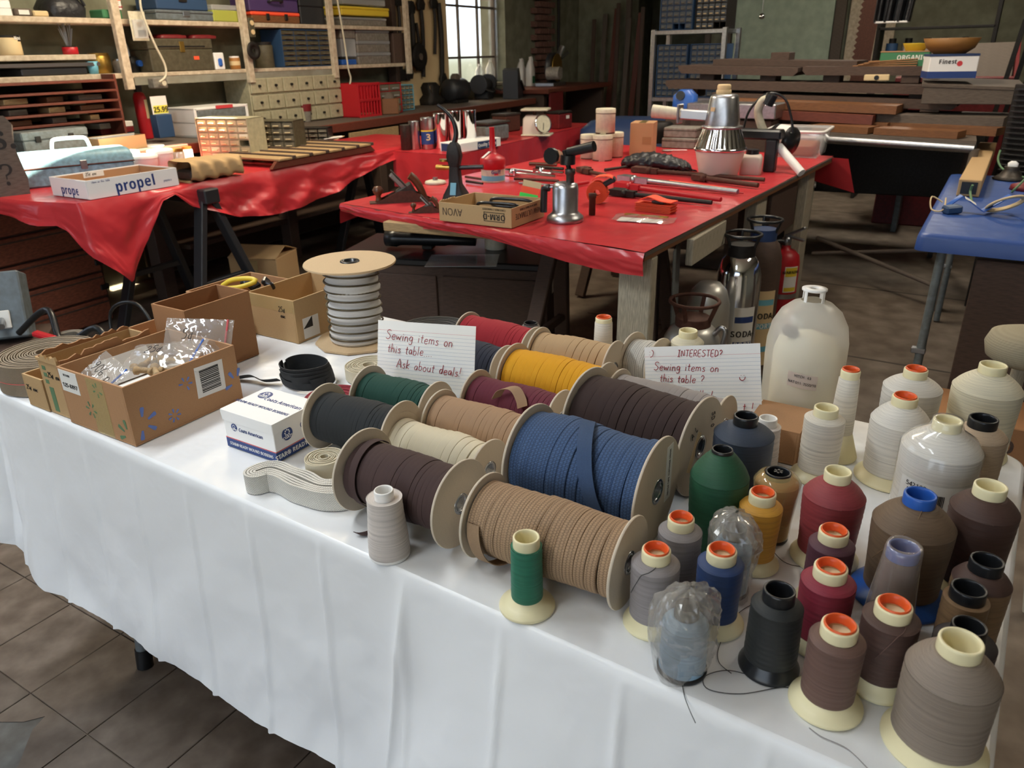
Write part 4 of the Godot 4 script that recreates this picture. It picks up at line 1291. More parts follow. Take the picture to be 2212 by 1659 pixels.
func coils_and_boxes() -> void:
	rng.seed = 77
	# --- vertical spool of zipper chain
	var zs := thing("zipper_spool", "upright spool of white zipper chain between round card flanges", "spool", Vector3(-1.200, TOP, -1.238), 0.0)
	put(zs, "top_flange", lathem([Vector2(0.017, 0.186), Vector2(0.103, 0.186), Vector2(0.103, 0.186), Vector2(0.104, 0.188), Vector2(0.103, 0.1905), Vector2(0.103, 0.1905), Vector2(0.017, 0.1905), Vector2(0.017, 0.1905), Vector2(0.017, 0.186)], 60), M.board)
	put(zs, "hub_ring", lathem([Vector2(0.015, 0.15), Vector2(0.015, 0.193), Vector2(0.021, 0.193), Vector2(0.022, 0.1905)], 28), M.black_plastic)
	put(zs, "hub_bottom", cylm(0.015, 0.002, 20, at(0, 0.15, 0)), M.hole_black)
	var oct := []
	for k in 10:
		oct.append(Vector2(cos(TAU * (k + 0.3) / 10) * 0.098, sin(TAU * (k + 0.3) / 10) * 0.098))
	put(zs, "bottom_flange", prismm(oct, 0.005, Transform3D(Basis.from_euler(Vector3(-PI / 2, 0, 0)), Vector3(0, 0.0008, 0))), M.board)
	var zb := []
	for k in 41:
		var f := k / 40.0
		zb.append(Vector2(0.059 + 0.003 * sin(f * 20.0) + 0.0025 * sin(f * 57.0), 0.006 + f * 0.18))
	put(zs, "zipper_tape", lathem([Vector2(0.02, 0.006)] + zb + [Vector2(0.02, 0.186)], 48, Transform3D(), 0.006), M.zip_tape)
	var hp := []
	for k in 361:
		var f := k / 360.0
		var a := f * TAU * 9.0
		hp.append(Vector3(cos(a) * 0.0625, 0.014 + f * 0.166 + 0.004 * sin(a + 1.0), sin(a) * 0.0625))
	put(zs, "zipper_teeth", tubem(hp, 0.0022, 6), M.brass_teeth)
	# --- rolls lying flat
	var rr := thing("rubber_roll", "roll of dark rubber strip lying flat behind the left handwritten card", "roll", Vector3(-1.035, TOP, -1.318), 0.0)
	put(rr, "wound_strip", bandm(spiral(0.024, 0.087, 16, 0.018), Vector3(0, 0.017, 0), 0.0024), M.rubber)
	put(rr, "card_core", lathem([Vector2(0.019, 0.001), Vector2(0.022, 0.001), Vector2(0.022, 0.034), Vector2(0.019, 0.034), Vector2(0.019, 0.001)], 28), M.kraft)
	var tw := thing("webbing_roll", "big roll of tan webbing lying flat at the table end", "roll", Vector3(-1.612, TOP, -0.745), 0.0)
	put(tw, "wound_webbing", bandm(spiral(0.018, 0.096, 17, 0.0325, 0.012), Vector3(0, 0.031, 0), 0.0026), M.w_webbing)
	put(tw, "red_stripe", tubem(spiral(0.0985, 0.0985, 1.0, 0.03, 0.01), 0.0006, 4), M.print_red)
	var cw := thing("twill_roll", "small roll of cream twill tape lying flat beside the black elastic spool", "roll", Vector3(-0.812, TOP, -0.735), 0.0)
	put(cw, "wound_tape", bandm(spiral(0.006, 0.0315, 10, 0.0195, 0.03), Vector3(0, 0.0185, 0), 0.0013), M.w_ivory)
	var bw := thing("twill_roll", "roll of beige twill tape lying flat behind the dark green spool", "roll", Vector3(-1.03, TOP, -1.085), 0.0)
	put(bw, "wound_tape", bandm(spiral(0.012, 0.05, 12, 0.014, 0.03), Vector3(0, 0.013, 0), 0.0018), M.w_ivory)
	var rw := thing("ribbon_roll", "flat roll of crimson ribbon tucked behind the black elastic spool", "roll", Vector3(-0.972, TOP, -0.925), 0.0)
	put(rw, "wound_ribbon", bandm(spiral(0.012, 0.058, 15, 0.015, 0.01), Vector3(0, 0.014, 0), 0.0030), M.w_crimson)
	# --- black zipper coil with a trailing end
	var zc := thing("zipper_coil", "loose coil of black zipper tape with a trailing end", "zipper", Vector3(-1.118, TOP, -0.995), 0.0)
	for k in 5:
		put(zc, "coil_turn", bandm(spiral(0.052 - k * 0.002, 0.058 - k * 0.001, 1.0, 0.012 + k * 0.007, 0.05, k * 0.7, 0.85), Vector3(0, 0.0085, 0.002), 0.002), M.zip_black)
	put(zc, "tape_end", bandm(curve([Vector3(-0.045, 0.012, 0.035), Vector3(-0.075, 0.009, 0.05), Vector3(-0.105, 0.014, 0.052), Vector3(-0.14, 0.006, 0.06)], 20), Vector3(0.004, 0.006, 0.008), 0.0016), M.zip_black)
	# --- folded white webbing
	var fw := thing("folded_webbing", "white woven webbing folded back and forth in a long loop", "webbing", Vector3.ZERO, 0.0)
	var mid := curve([Vector3(-0.88, 0.738, -0.658), Vector3(-0.868, 0.738, -0.677), Vector3(-0.819, 0.738, -0.677), Vector3(-0.764, 0.738, -0.675), Vector3(-0.732, 0.738, -0.694)], 30)
	for k in 4:
		var off := 0.004 + k * 0.0048
		var loop := []
		for s in [1.0, -1.0]:
			for i in 31:
				var j := i if s > 0 else 30 - i
				var tg: Vector3 = (mid[mini(j + 1, 30)] - mid[maxi(j - 1, 0)]).normalized()
				loop.append(mid[j] + Vector3(tg.z, 0, -tg.x) * off * s * (1.0 + 0.1 * sin(j * 0.5)) + Vector3(0, 0.0165, 0))
			for q in range(1, 8):
				var e: int = 30 if s > 0 else 0
				var td: Vector3 = (mid[30] - mid[29]).normalized() if s > 0 else (mid[0] - mid[1]).normalized()
				var sd: Vector3 = Vector3(td.z, 0, -td.x)
				var an := PI * q / 8.0
				loop.append(mid[e] + sd * cos(an) * off + td * sin(an) * off + Vector3(0, 0.0165, 0))
		loop.append(loop[0])
		put(fw, "webbing_fold", bandm(loop, Vector3(0, 0.0155, 0), 0.0036, 14.0), M.w_white_band)
	# --- cartons
	var wx := carton("printed_carton", "open brown carton printed with blue bursts and a barcode label", -1.374, -1.176, -0.878, -0.645, 0.112, M.kraft)
	var front := Transform3D(Basis(Vector3(1, 0, 0), UPV, Vector3(0, 0, 1)), Vector3(0, 0, 0.1166))
	var side := Transform3D(Basis(Vector3(0, 0, -1), UPV, Vector3(1, 0, 0)), Vector3(0.0992, 0, 0))
	var six := [10, 70, 130, 190, 250, 310]
	burst(wx, side * at(-0.096, 0.036, 0), 0.030, [-10, -70, -130, 168], M.print_blue)
	burst(wx, side * at(-0.034, 0.026, 0), 0.013, [5, 56, 107, 158, 209, 260, 311], M.print_blue)
	burst(wx, side * at(0.0, 0.075, 0), 0.014, [20, 80, 200, 260, 320], M.print_blue)
	burst(wx, side * at(0.108, 0.038, 0), 0.028, [30, -20, 100], M.print_blue)
	burst(wx, front * at(0.086, 0.018, 0), 0.03, [10, 60, 110], M.print_green)
	burst(wx, front * at(-0.015, 0.045, 0), 0.016, [20, 80, 140, 200, 260, 320], M.print_green)
	burst(wx, front * at(0.02, 0.09, 0), 0.014, [0, 50, 110, 180, 250], M.print_green)
	put(wx, "barcode_label", boxm(Vector3(0.0006, 0.060, 0.062), 0.0, Transform3D(Basis.from_euler(Vector3(-0.04, 0, 0)), Vector3(0.0994, 0.066, -0.052))), M.label_white)
	var bc := new_st(false)
	var yy := 0.088
	while yy > 0.044:
		var wd := 0.0008 + 0.0016 * rng.randf()
		box(bc, Vector3(0.0004, wd, 0.042), at(0.0999, yy, -0.052))
		yy -= wd + 0.0008 + 0.0012 * rng.randf()
	put(wx, "barcode", bc, M.black_ink)
	put(wx, "shipping_label", boxm(Vector3(0.055, 0.042, 0.0006), 0.0, at(-0.066, 0.088, 0.1168)), M.label_white)
	lettering(wx, "125-8897", 0.008, M.black_ink, at(-0.066, 0.08, 0.1172), true)
	lettering(wx, "RETURN", 0.004, M.black_ink, at(-0.07, 0.1, 0.1172))
	put(wx, "packing_tape", boxm(Vector3(0.05, 0.108, 0.0004), 0.0, at(0.015, 0.055, 0.1168)), M.tape_film)
	var tn := carton("torn_carton", "torn open carton with ragged edges beside the burst printed carton", -1.450, -1.378, -0.84, -0.652, 0.112, M.kraft_light)
	torn_edge(tn, Vector3(-0.034, 0.112, 0.0935), Vector3(0.036, 0.112, 0.0935), 0.014, M.kraft_light)
	torn_edge(tn, Vector3(-0.0335, 0.112, -0.092), Vector3(-0.0335, 0.112, 0.092), 0.012, M.kraft_dark)
	torn_edge(tn, Vector3(0.0335, 0.112, 0.092), Vector3(0.0335, 0.112, -0.092), 0.016, M.kraft_dark)
	for k in 3:
		put(tn, "printed_square", boxm(Vector3(0.011, 0.008, 0.0005), 0.0, at(-0.02, 0.095 - k * 0.014, 0.0943)), M.print_green)
	put(tn, "printed_square", boxm(Vector3(0.014, 0.05, 0.0005), 0.0, at(-0.012, 0.032, 0.0943)), M.print_green)
	handwriting(tn, "25c| eac", 0.011, M.black_ink, at(-0.012, 0.078, 0.0945), 0.0006)
	var sm := carton("small_carton", "small brown carton with handwritten price next to the webbing roll", -1.523, -1.454, -0.735, -0.650, 0.066, M.kraft_light)
	handwriting(sm, "25c| eac", 0.010, M.black_ink, at(-0.028, 0.036, 0.0427), 0.0006)
	carton("tall_carton", "tall plain brown carton open at the top", -1.443, -1.336, -1.060, -0.894, 0.150, M.kraft_dark)
	var tc := carton("low_carton", "low brown carton hidden behind the torn carton", -1.60, -1.455, -1.02, -0.86, 0.062, M.kraft)
	var pc := carton("price_carton", "brown carton with a shiny tape strip and handwritten price beside the zipper spool", -1.462, -1.306, -1.362, -1.152, 0.104, M.kraft_light)
	put(pc, "packing_tape", boxm(Vector3(0.156, 0.03, 0.0005), 0.0, at(0, 0.088, 0.1052)), M.tape_film)
	handwriting(pc, "25c|", 0.013, M.black_ink, at(0.025, 0.072, 0.1056), 0.0007)
	handwriting(pc, "eac", 0.010, M.black_ink, at(0.03, 0.058, 0.1056), 0.0007)
	put(pc, "white_label", boxm(Vector3(0.0006, 0.05, 0.05), 0.0, at(0.0782, 0.03, 0.06)), M.label_white)
	put(pc, "label_flash", prismm([Vector2(0.055, 0.03), Vector2(0.085, 0.055), Vector2(0.085, 0.03)], 0.0004, Transform3D(Basis(Vector3(0, 0, -1), UPV, Vector3(1, 0, 0)), Vector3(0.0786, 0, 0.14))), M.black_ink)
	var scr := thing("yellow_cord", "yellow plastic cord loop in the carton behind the tall carton", "cord", Vector3.ZERO, 0.0)
	put(scr, "cord_loop", tubem(curve([Vector3(-1.572, 0.838, -1.171), Vector3(-1.547, 0.853, -1.182), Vector3(-1.509, 0.858, -1.2), Vector3(-1.486, 0.853, -1.204), Vector3(-1.509, 0.843, -1.176), Vector3(-1.544, 0.838, -1.159)], 24), 0.006, 8), M.yellow_plastic)
	var bz := thing("black_hardware", "black plastic clips heaped in the carton behind the zipper spool", "clip", Vector3(-1.509, 0.838, -1.233), 0.3)
	for k in 5:
		put(bz, "clip", boxm(Vector3(0.03, 0.012, 0.02), 0.003, rot(Vector3((k - 2) * 0.018, 0.004 * (k % 2), (k % 3) * 0.012), 0.3 * k, 0.7 * k, 0.2)), M.black_plastic)
	var hb := carton("hardware_carton", "carton of black clips and yellow cord behind the tall carton", -1.62, -1.468, -1.30, -1.10, 0.098, M.kraft)
	# --- white bobbin box
	var cb := thing("bobbin_box", "white bobbin box with navy band and printed brand", "box", Vector3(-0.977, TOP + 0.001, -0.778), 0.0)
	put(cb, "carton_body", boxm(Vector3(0.122, 0.062, 0.10), 0.001, at(0, 0.031, 0)), M.white_card)
	put(cb, "lid", loftm([[0.052, 0.0625, 0.0515, 0.002], [0.066, 0.0635, 0.0525, 0.002], [0.071, 0.063, 0.052, 0.002]]), M.white_card)
	put(cb, "navy_band", boxm(Vector3(0.1226, 0.017, 0.1006), 0.0, at(0, 0.0088, 0)), M.print_navy)
	put(cb, "red_line", boxm(Vector3(0.1228, 0.0012, 0.1008), 0.0, at(0, 0.0185, 0)), M.print_red)
	var fr := at(0, 0, 0.0505)
	var sd := Transform3D(Basis(Vector3(0, 0, -1), UPV, Vector3(1, 0, 0)), Vector3(0.0615, 0, 0))
	var tp := Transform3D(Basis(Vector3(0.93, 0, 0.37), Vector3(0.37, 0, -0.93), UPV), Vector3(0, 0.0712, 0))
	lettering(cb, "STAR\u00ae READY WOUND BOBBINS", 0.0052, M.white_card, fr * at(0, 0.0085, 0.0002))
	lettering(cb, "STAR\u00ae READY WOUND", 0.0078, M.white_card, sd * at(0.005, 0.0085, 0.0002), true)
	lettering(cb, "Coats American", 0.006, M.blue_ink, fr * at(0.005, 0.04, 0.0))
	lettering(cb, "Coats American", 0.009, M.blue_ink, Transform3D(Basis(Vector3(1, 0, 0), Vector3(0, 0, -1), UPV), Vector3(0.016, 0.0712, -0.016)))
	lettering(cb, "STAR\u00ae READY WOUND BOBBINS", 0.0062, M.blue_ink, Transform3D(Basis(Vector3(1, 0, 0), Vector3(0, 0, -1), UPV), Vector3(-0.005, 0.0712, 0.012)))
	lettering(cb, "Coa", 0.009, M.blue_ink, sd * at(0.018, 0.044, 0.0))
	for l in [[fr * at(-0.035, 0.042, 0), 0.007], [sd * at(-0.022, 0.042, 0), 0.0115], [Transform3D(Basis(Vector3(1, 0, 0), Vector3(0, 0, -1), UPV), Vector3(-0.038, 0.0711, -0.026)), 0.013]]:
		var lx: Transform3D = l[0]
		var s: float = l[1]
		var em := put(cb, "emblem", prismm(range(24).map(func(k): return Vector2(cos(TAU * k / 24) * s, sin(TAU * k / 24) * s)), 0.0004, lx), M.print_navy)
		var pet := new_st(false)
		for k in 8:
			var a := TAU * k / 8
			prism(pet, range(8).map(func(j): return Vector2(cos(a) * s * 0.42 + cos(TAU * j / 8) * s * 0.13, s * 0.22 + sin(a) * s * 0.42 + sin(TAU * j / 8) * s * 0.13)), 0.0006, lx)
		put(em, "emblem_petals", pet, M.white_card)
		lettering(cb, "COATS", s * 0.42, M.white_card, lx * at(0, -s * 0.5, 0.0006), true)
	# --- carton behind the small grey white cone
	var kb := carton("thread_carton", "closed brown carton standing behind the slate navy cone", -0.262, -0.178, -1.235, -1.135, 0.056, M.kraft)
	put(kb, "lid_panel", boxm(Vector3(0.084, 0.003, 0.1), 0.0005, at(0, 0.0575, 0)), M.kraft)
	put(kb, "black_tape", boxm(Vector3(0.02, 0.0006, 0.012), 0.0, at(-0.025, 0.0594, 0.03)), M.black_ink)

# ---------------------------------------------------------------- handwritten cards, plastic bags, bottle
func card(label: String, xf: Transform3D, w: float, h: float, lines: Array, o := {}) -> void:
	var t := thing("index_card", label, "sign")
	t.transform = xf
	put(t, "paper", sheetm(func(u, v): return Vector3((u - 0.5) * w, (v - 0.5) * h, 0.004 * sin(u * PI)), 16, 8), M.paper)
	put(t, "paper_back", sheetm(func(u, v): return Vector3((0.5 - u) * w, (v - 0.5) * h, 0.004 * sin(u * PI) - 0.0006), 16, 2), M.paper)
	var rules := new_st()
	for k in 15:
		var y := h / 2 - 0.024 - k * 0.0066
		if y > -h / 2 + 0.004:
			tube(rules, range(9).map(func(i): return Vector3((i / 8.0 - 0.5) * w, y, 0.004 * sin(i / 8.0 * PI) + 0.00005)), 0.00018, 4)
	put(t, "ruled_lines", rules, M.paper_line)
	put(t, "header_line", tubem(range(9).map(func(i): return Vector3((i / 8.0 - 0.5) * w, h / 2 - 0.0175, 0.004 * sin(i / 8.0 * PI) + 0.00005)), 0.00022, 4), M.paper_red_line)
	for l in lines:
		handwriting(t, l[0], l[3], M.red_ink, Transform3D(Basis.from_euler(Vector3(0, 0, l[4])), Vector3(l[1], l[2], 0.0038)), 0.0006)

func crumpled(levels: Array, amp: float, sd: int) -> SurfaceTool:
	var n := FastNoiseLite.new()
	n.noise_type = FastNoiseLite.TYPE_CELLULAR
	n.cellular_return_type = FastNoiseLite.RETURN_DISTANCE2_SUB
	n.seed = sd
	n.frequency = 1.0
	var st := new_st(false)
	sheet(st, func(u, v):
		var a: float = u * TAU
		var f: float = v * (levels.size() - 1)
		var k := mini(int(f), levels.size() - 2)
		var l0: Array = levels[k]
		var l1: Array = levels[k + 1]
		var q := f - k
		var r := lerpf(l0[1], l1[1], q)
		var y := lerpf(l0[0], l1[0], q)
		var d := n.get_noise_3d(cos(a) * 1.9, y * 34.0, sin(a) * 1.9) + 0.6 * n.get_noise_3d(cos(a) * 4.5 + 9.0, y * 90.0, sin(a) * 4.5)
		r *= 1.0 + amp * d + 0.10 * pow(absf(cos(a)), 6.0) + 0.05 * sin(a * 3.0 - y * 55.0)
		return Vector3(cos(a) * r, y + amp * 0.04 * d, sin(a) * r * 0.86), 38, 24, 1.0, 1.0, -1)
	return st

func bagged(label: String, x: float, z: float, lean: float, levels: Array, sd: int) -> void:
	var t := thing("plastic_bag", label, "bag", Vector3(x, TOP + 0.001, z), 0.4 * sd)
	put(t, "film", crumpled(levels, 0.2, sd), M.crinkle_film)
	put(t, "inner_film", crumpled(levels.map(func(l): return [l[0], l[1] * 0.88]), 0.28, sd + 9), M.bag_film)

func signs_and_bags() -> void:
	rng.seed = 3
	card("handwritten card reading Sewing items on this table, ask about deals", Transform3D(Basis.from_euler(Vector3(-0.28, 0.16, 0.05)), Vector3(-0.83, 0.840, -1.025)), 0.203, 0.127, [["Sewing items on", -0.082, 0.030, 0.0175, -0.05], ["this table....", -0.078, 0.005, 0.0165, -0.03], ["Ask about deals!", -0.058, -0.022, 0.0165, -0.06]])
	card("handwritten card reading Interested, sewing items on this table, let's talk", Transform3D(Basis.from_euler(Vector3(-0.3, 0.05, 0.19)), Vector3(-0.366, 0.818, -1.213)), 0.203, 0.127, [["INTERESTED?", -0.04, 0.045, 0.0115, -0.03], ["Sewing items on", -0.084, 0.022, 0.0145, -0.05], ["this table ?", -0.074, 0.001, 0.014, -0.06], ["Let's talk !", -0.06, -0.026, 0.0145, -0.07], [">", -0.092, 0.045, 0.013, 0.0], ["^", 0.066, 0.001, 0.014, 0.0], ["t !", 0.07, -0.052, 0.015, 0.0]])
	bagged("crumpled clear plastic bag holding a pale blue cone in front of the royal blue cone", -0.184, -0.630, 0.0, [[0.0, 0.01], [0.002, 0.036], [0.03, 0.044], [0.06, 0.051], [0.078, 0.055], [0.095, 0.046], [0.11, 0.03], [0.118, 0.004]], 3)
	cone("pale blue thread cone inside the front plastic bag", -0.184, -0.630, 0.085, 0.013, 0.024, 0.062, 0.025, 0.027, "sky", M.black_plastic)
	bagged("crumpled clear plastic bag holding a pale blue cone behind the royal blue cone", -0.180, -0.784, 0.0, [[0.0, 0.01], [0.002, 0.034], [0.03, 0.038], [0.06, 0.042], [0.085, 0.048], [0.102, 0.044], [0.116, 0.028], [0.123, 0.003]], 6)
	cone("pale blue thread cone inside the rear plastic bag", -0.180, -0.784, 0.092, 0.014, 0.0225, 0.065, 0.0225, 0.024, "sky", M.black_plastic)
	# translucent bottle-shaped cover over a big cone
	var b := thing("thread_bottle", "tall translucent plastic cover over a cream cone with a small paper label", "bottle", Vector3(-0.218, TOP + 0.0005, -1.318), 0.0)
	put(b, "cover", lathem([Vector2(0.060, 0.0), Vector2(0.0645, 0.003), Vector2(0.066, 0.06), Vector2(0.0675, 0.12), Vector2(0.067, 0.15), Vector2(0.062, 0.178), Vector2(0.050, 0.201), Vector2(0.034, 0.215), Vector2(0.021, 0.220), Vector2(0.0195, 0.222)], 56), M.frosted)
	put(b, "neck_ring", lathem([Vector2(0.0195, 0.2385), Vector2(0.0205, 0.239), Vector2(0.0205, 0.242), Vector2(0.009, 0.243), Vector2(0.006, 0.241), Vector2(0.006, 0.239), Vector2(0.0195, 0.2385)], 32), M.white_plastic)
	for k in 4:
		var a := TAU * k / 4 + 0.5
		put(b, "neck_post", boxm(Vector3(0.006, 0.02, 0.002), 0.0004, Transform3D(Basis.from_euler(Vector3(0, -a + PI / 2, 0)), Vector3(cos(a) * 0.0195, 0.23, sin(a) * 0.0195))), M.white_plastic)
	put(b, "inner_cone", lathem([Vector2(0, 0.004), Vector2(0.05, 0.004), Vector2(0.053, 0.03), Vector2(0.054, 0.13), Vector2(0.048, 0.15), Vector2(0.018, 0.163), Vector2(0, 0.163)], 40), M.t_cream)
	put(b, "amber_lump", boxm(Vector3(0.026, 0.016, 0.02), 0.004, rot(Vector3(-0.026, 0.168, 0.022), 0.2, 0.4, -0.35)), M.rust)
	put(b, "paper_label", sheetm(func(u, v): return Vector3(cos(1.75 - 0.72 * u) * 0.0676, 0.088 + 0.026 * v - 0.006 * u, sin(1.75 - 0.72 * u) * 0.0676), 10, 1), M.pale_pink)
	bent(b, "HITCH   63", 0.0042, M.black_ink, 0.0678, 1.39, 0.106, false, -0.12)
	bent(b, "NAT 011  7SS0/10", 0.0042, M.black_ink, 0.0678, 1.39, 0.094, false, -0.12)
	# goods inside the burst printed carton
	for p in [["zip bag of wooden bobbins marked with a price, lying over the carton", Vector3(-1.268, 0.842, -0.79), 0.15, 0.085, "25c|", Vector3(0.28, 0.5, 0.1)], ["small zip bag with handwriting leaning in the carton corner", Vector3(-1.30, 0.836, -0.69), 0.085, 0.06, "906 p", Vector3(0.55, -0.3, -0.35)], ["zip bag with red slider standing at the far side of the carton", Vector3(-1.262, 0.856, -0.865), 0.13, 0.075, "5c|", Vector3(0.9, 0.5, -0.1)]]:
		var t := thing("zip_bag", p[0], "bag", p[1], 0.0)
		t.rotation = p[5]
		var w: float = p[2]
		var d: float = p[3]
		var nn := FastNoiseLite.new()
		nn.seed = int(w * 1000)
		nn.frequency = 9.0
		for s in [1.0, -1.0]:
			put(t, "film", sheetm(func(u, v): return Vector3((u - 0.5) * w, s * (0.012 * sin(u * PI) * sin(v * PI) + 0.004 * nn.get_noise_2d(u, v + s)), (v - 0.5) * d), 24, 16), M.bag_film)
		put(t, "zip_seal", boxm(Vector3(0.004, 0.002, d), 0.0005, at(w / 2 - 0.012, 0.001, 0)), M.blue_plastic if w < 0.13 or w > 0.14 else M.red_paint)
		handwriting(t, p[4], 0.02, M.black_ink, Transform3D(Basis(Vector3(1, 0, 0), Vector3(0, 0, -1), UPV), Vector3(-w * 0.2, 0.017, 0.01)), 0.0007)
	for k in 9:
		var bb := thing("wooden_bobbin", "pale wooden bobbin lying in the burst printed carton", "bobbin", Vector3(-1.30 + 0.02 * (k % 5), 0.825 + 0.002 * (k % 3), -0.80 + 0.025 * (k / 3)), rng.randf() * 3.0, "wooden bobbins in the carton")
		put(bb, "turned_body", lathem([Vector2(0, -0.028), Vector2(0.008, -0.028), Vector2(0.008, -0.022), Vector2(0.005, -0.018), Vector2(0.0055, 0.018), Vector2(0.008, 0.022), Vector2(0.008, 0.028), Vector2(0, 0.028)], 14, Transform3D(Basis.from_euler(Vector3(PI / 2, 0, 0)), Vector3.ZERO)), M.wood_pale)
	var ins := thing("instruction_sheet", "white instruction sheet lining the burst printed carton", "paper", Vector3(-1.300, 0.815, -0.76), 0.0)
	put(ins, "paper", boxm(Vector3(0.0012, 0.06, 0.12), 0.0, rot(Vector3(-0.06, 0.0, 0), 0, 0, 0.5)), M.paper)
	put(ins, "paper_flat", boxm(Vector3(0.15, 0.0012, 0.2), 0.0, at(0.02, -0.03, 0)), M.paper)


# ---------------------------------------------------------------- tables under red plastic cloth
const RY := 0.803

func trestle(label: String, pos: Vector3, turn: float, w: float, h: float, m: Material) -> void:
	var t := thing("sawhorse", label, "sawhorse", pos, turn)
	put(t, "top_beam", boxm(Vector3(w, 0.07, 0.09), 0.006, at(0, h - 0.035, 0)), m)
	for sx in [-1, 1]:
		for sz in [-1, 1]:
			var a := Vector3(sx * (w / 2 - 0.06), h - 0.03, sz * 0.02)
			var b := Vector3(sx * (w / 2 + 0.02), 0.005, sz * 0.26)
			put(t, "leg", boxm(Vector3(0.06, (b - a).length(), 0.035), 0.004, along(b, a) * at(0, (b - a).length() / 2, 0)), m)
	for sx in [-1, 1]:
		put(t, "spreader", boxm(Vector3(0.03, 0.03, 0.3), 0.003, at(sx * (w / 2 - 0.02), 0.32, 0)), m)

func red_tables() -> void:
	rng.seed = 19
	# --- middle table: plywood sheets on trestles and posts
	var t := thing("plywood_table", "plywood table on old timber posts under the red tool cloth", "table")
	var outline := [Vector2(-2.23, 2.29), Vector2(-0.832, 2.085), Vector2(-0.752, 4.53), Vector2(-2.15, 4.62)]
	for k in 2:
		put(t, "plywood_sheet", prismm(outline.map(func(p): return p + Vector2(0, 0.004 * k)), 0.012, Transform3D(Basis.from_euler(Vector3(-PI / 2, 0, 0)), Vector3(0, RY - 0.0265 + 0.0125 * k, 0))), M.wood_brown if k == 0 else M.wood_old)
	put(t, "batten", boxm(Vector3(1.0, 0.035, 0.06), 0.003, rot(Vector3(-1.45, RY - 0.047, -2.3), 0, 0.14, 0)), M.wood_pale)
	var post := func(a: Vector3, sx: float, sz: float, m: Material): put(t, "post", boxm(Vector3(sx, RY - 0.03, sz), 0.004, at(a.x, (RY - 0.03) / 2, a.z)), m)
	post.call(Vector3(-0.885, 0, -2.17), 0.11, 0.045, M.wood_upright)
	post.call(Vector3(-0.905, 0, -2.30), 0.03, 0.09, M.wood_upright)
	post.call(Vector3(-0.84, 0, -3.35), 0.05, 0.16, M.wood_upright)
	post.call(Vector3(-0.84, 0, -4.35), 0.05, 0.16, M.wood_upright)
	put(t, "side_board", boxm(Vector3(0.025, 0.09, 0.36), 0.003, at(-0.815, RY - 0.075, -2.62)), M.wood_upright)
	put(t, "side_board", boxm(Vector3(0.02, 0.24, 0.5), 0.003, at(-0.82, RY - 0.15, -3.75)), M.wood_dark)
	trestle("wooden trestle under the middle of the red tool table", Vector3(-1.2, 0, -2.6), 0.1, 0.5, RY - 0.03, M.wood_dark)
	trestle("wooden trestle under the far end of the red tool table", Vector3(-1.5, 0, -4.2), 0.0, 0.9, RY - 0.03, M.wood_dark)
	var nz := FastNoiseLite.new()
	nz.seed = 8
	nz.frequency = 1.7
	var FL := Vector3(-2.245, RY, -2.30)
	var FR := Vector3(-0.832, RY, -2.083)
	var BR := Vector3(-0.757, RY, -4.55)
	var BL := Vector3(-2.16, RY, -4.64)
	var c := thing("plastic_tablecloth", "red plastic tablecloth on the tool table with the yard light", "tablecloth")
	put(c, "flat_top", sheetm(func(u, v):
		var p := FL.lerp(FR, u).lerp(BL.lerp(BR, u), v)
		p.y += nz.get_noise_2d(p.x, p.z) * 0.0015 + 0.0005 + 0.004 * exp(-pow((u - 0.93) * 14.0, 2.0)) * exp(-pow((v - 0.06) * 14.0, 2.0))
		return p, 80, 90, 4.0, 6.0), M.cloth_red)
	put(c, "front_hem", sheetm(func(u, v):
		var p := FL.lerp(FR, u)
		var d: float = 0.03 + 0.035 * u + 0.012 * sin(u * 9.0)
		p += Vector3(0.015, 0, 0.10).normalized() * (0.012 * sin(minf(v * 3.0, 1.0) * PI / 2) - 0.02 * maxf(0.0, v - 0.5) + 0.006 * nz.get_noise_2d(u * 9.0, v * 3.0))
		p.y = RY - 0.0005 - d * v
		return p, 90, 10, 4.0, 0.4), M.cloth_red)
	put(c, "side_hem", sheetm(func(u, v):
		var p := BL.lerp(FL, u) + Vector3(-0.015 * sin(v * PI / 2), 0, 0)
		p.y = RY - 0.0005 - (0.10 + 0.03 * sin(u * 12.0)) * v
		return p, 60, 8, 4.0, 0.4), M.cloth_red)
	put(c, "far_flap", sheetm(func(u, v):
		var p := Vector3(-1.25, RY, -4.60).lerp(BR + Vector3(0.07, 0, 0.1), u)
		p += Vector3(0.02 + 0.05 * v * u, -0.18 * v * (0.35 + 0.65 * u), -0.02 - 0.04 * v)
		return p, 30, 10, 2.0, 0.6), M.cloth_red)
	# --- left table beside the bench
	var t1 := thing("plank_table", "plank table on black sawhorses along the bench under red cloth", "table")
	put(t1, "plank_top", boxm(Vector3(0.68, 0.025, 2.7), 0.003, rot(Vector3(-3.685, RY - 0.0175, -3.2), 0, 0.035, 0)), M.wood_dark)
	trestle("black plastic sawhorse with ribbed legs under the red flap", Vector3(-3.50, 0, -2.42), 0.05, 0.56, RY - 0.03, M.dark_plastic)
	trestle("black sawhorse under the far end of the left red table", Vector3(-3.58, 0, -4.15), 0.05, 0.56, RY - 0.03, M.dark_plastic)
	var c1 := thing("plastic_tablecloth", "red plastic tablecloth with a hanging corner flap by the toolbox", "tablecloth")
	var path := [Vector3(-4.06, RY, -1.72), Vector3(-3.58, RY, -1.73), Vector3(-3.275, RY, -1.80), Vector3(-3.285, RY, -2.3), Vector3(-3.30, RY, -3.0), Vector3(-3.34, RY, -3.8), Vector3(-3.37, RY, -4.3), Vector3(-3.385, RY, -4.62)]
	var seglen := [0.0]
	for k in path.size() - 1:
		seglen.append(seglen[k] + path[k].distance_to(path[k + 1]))
	var whole: float = seglen[-1]
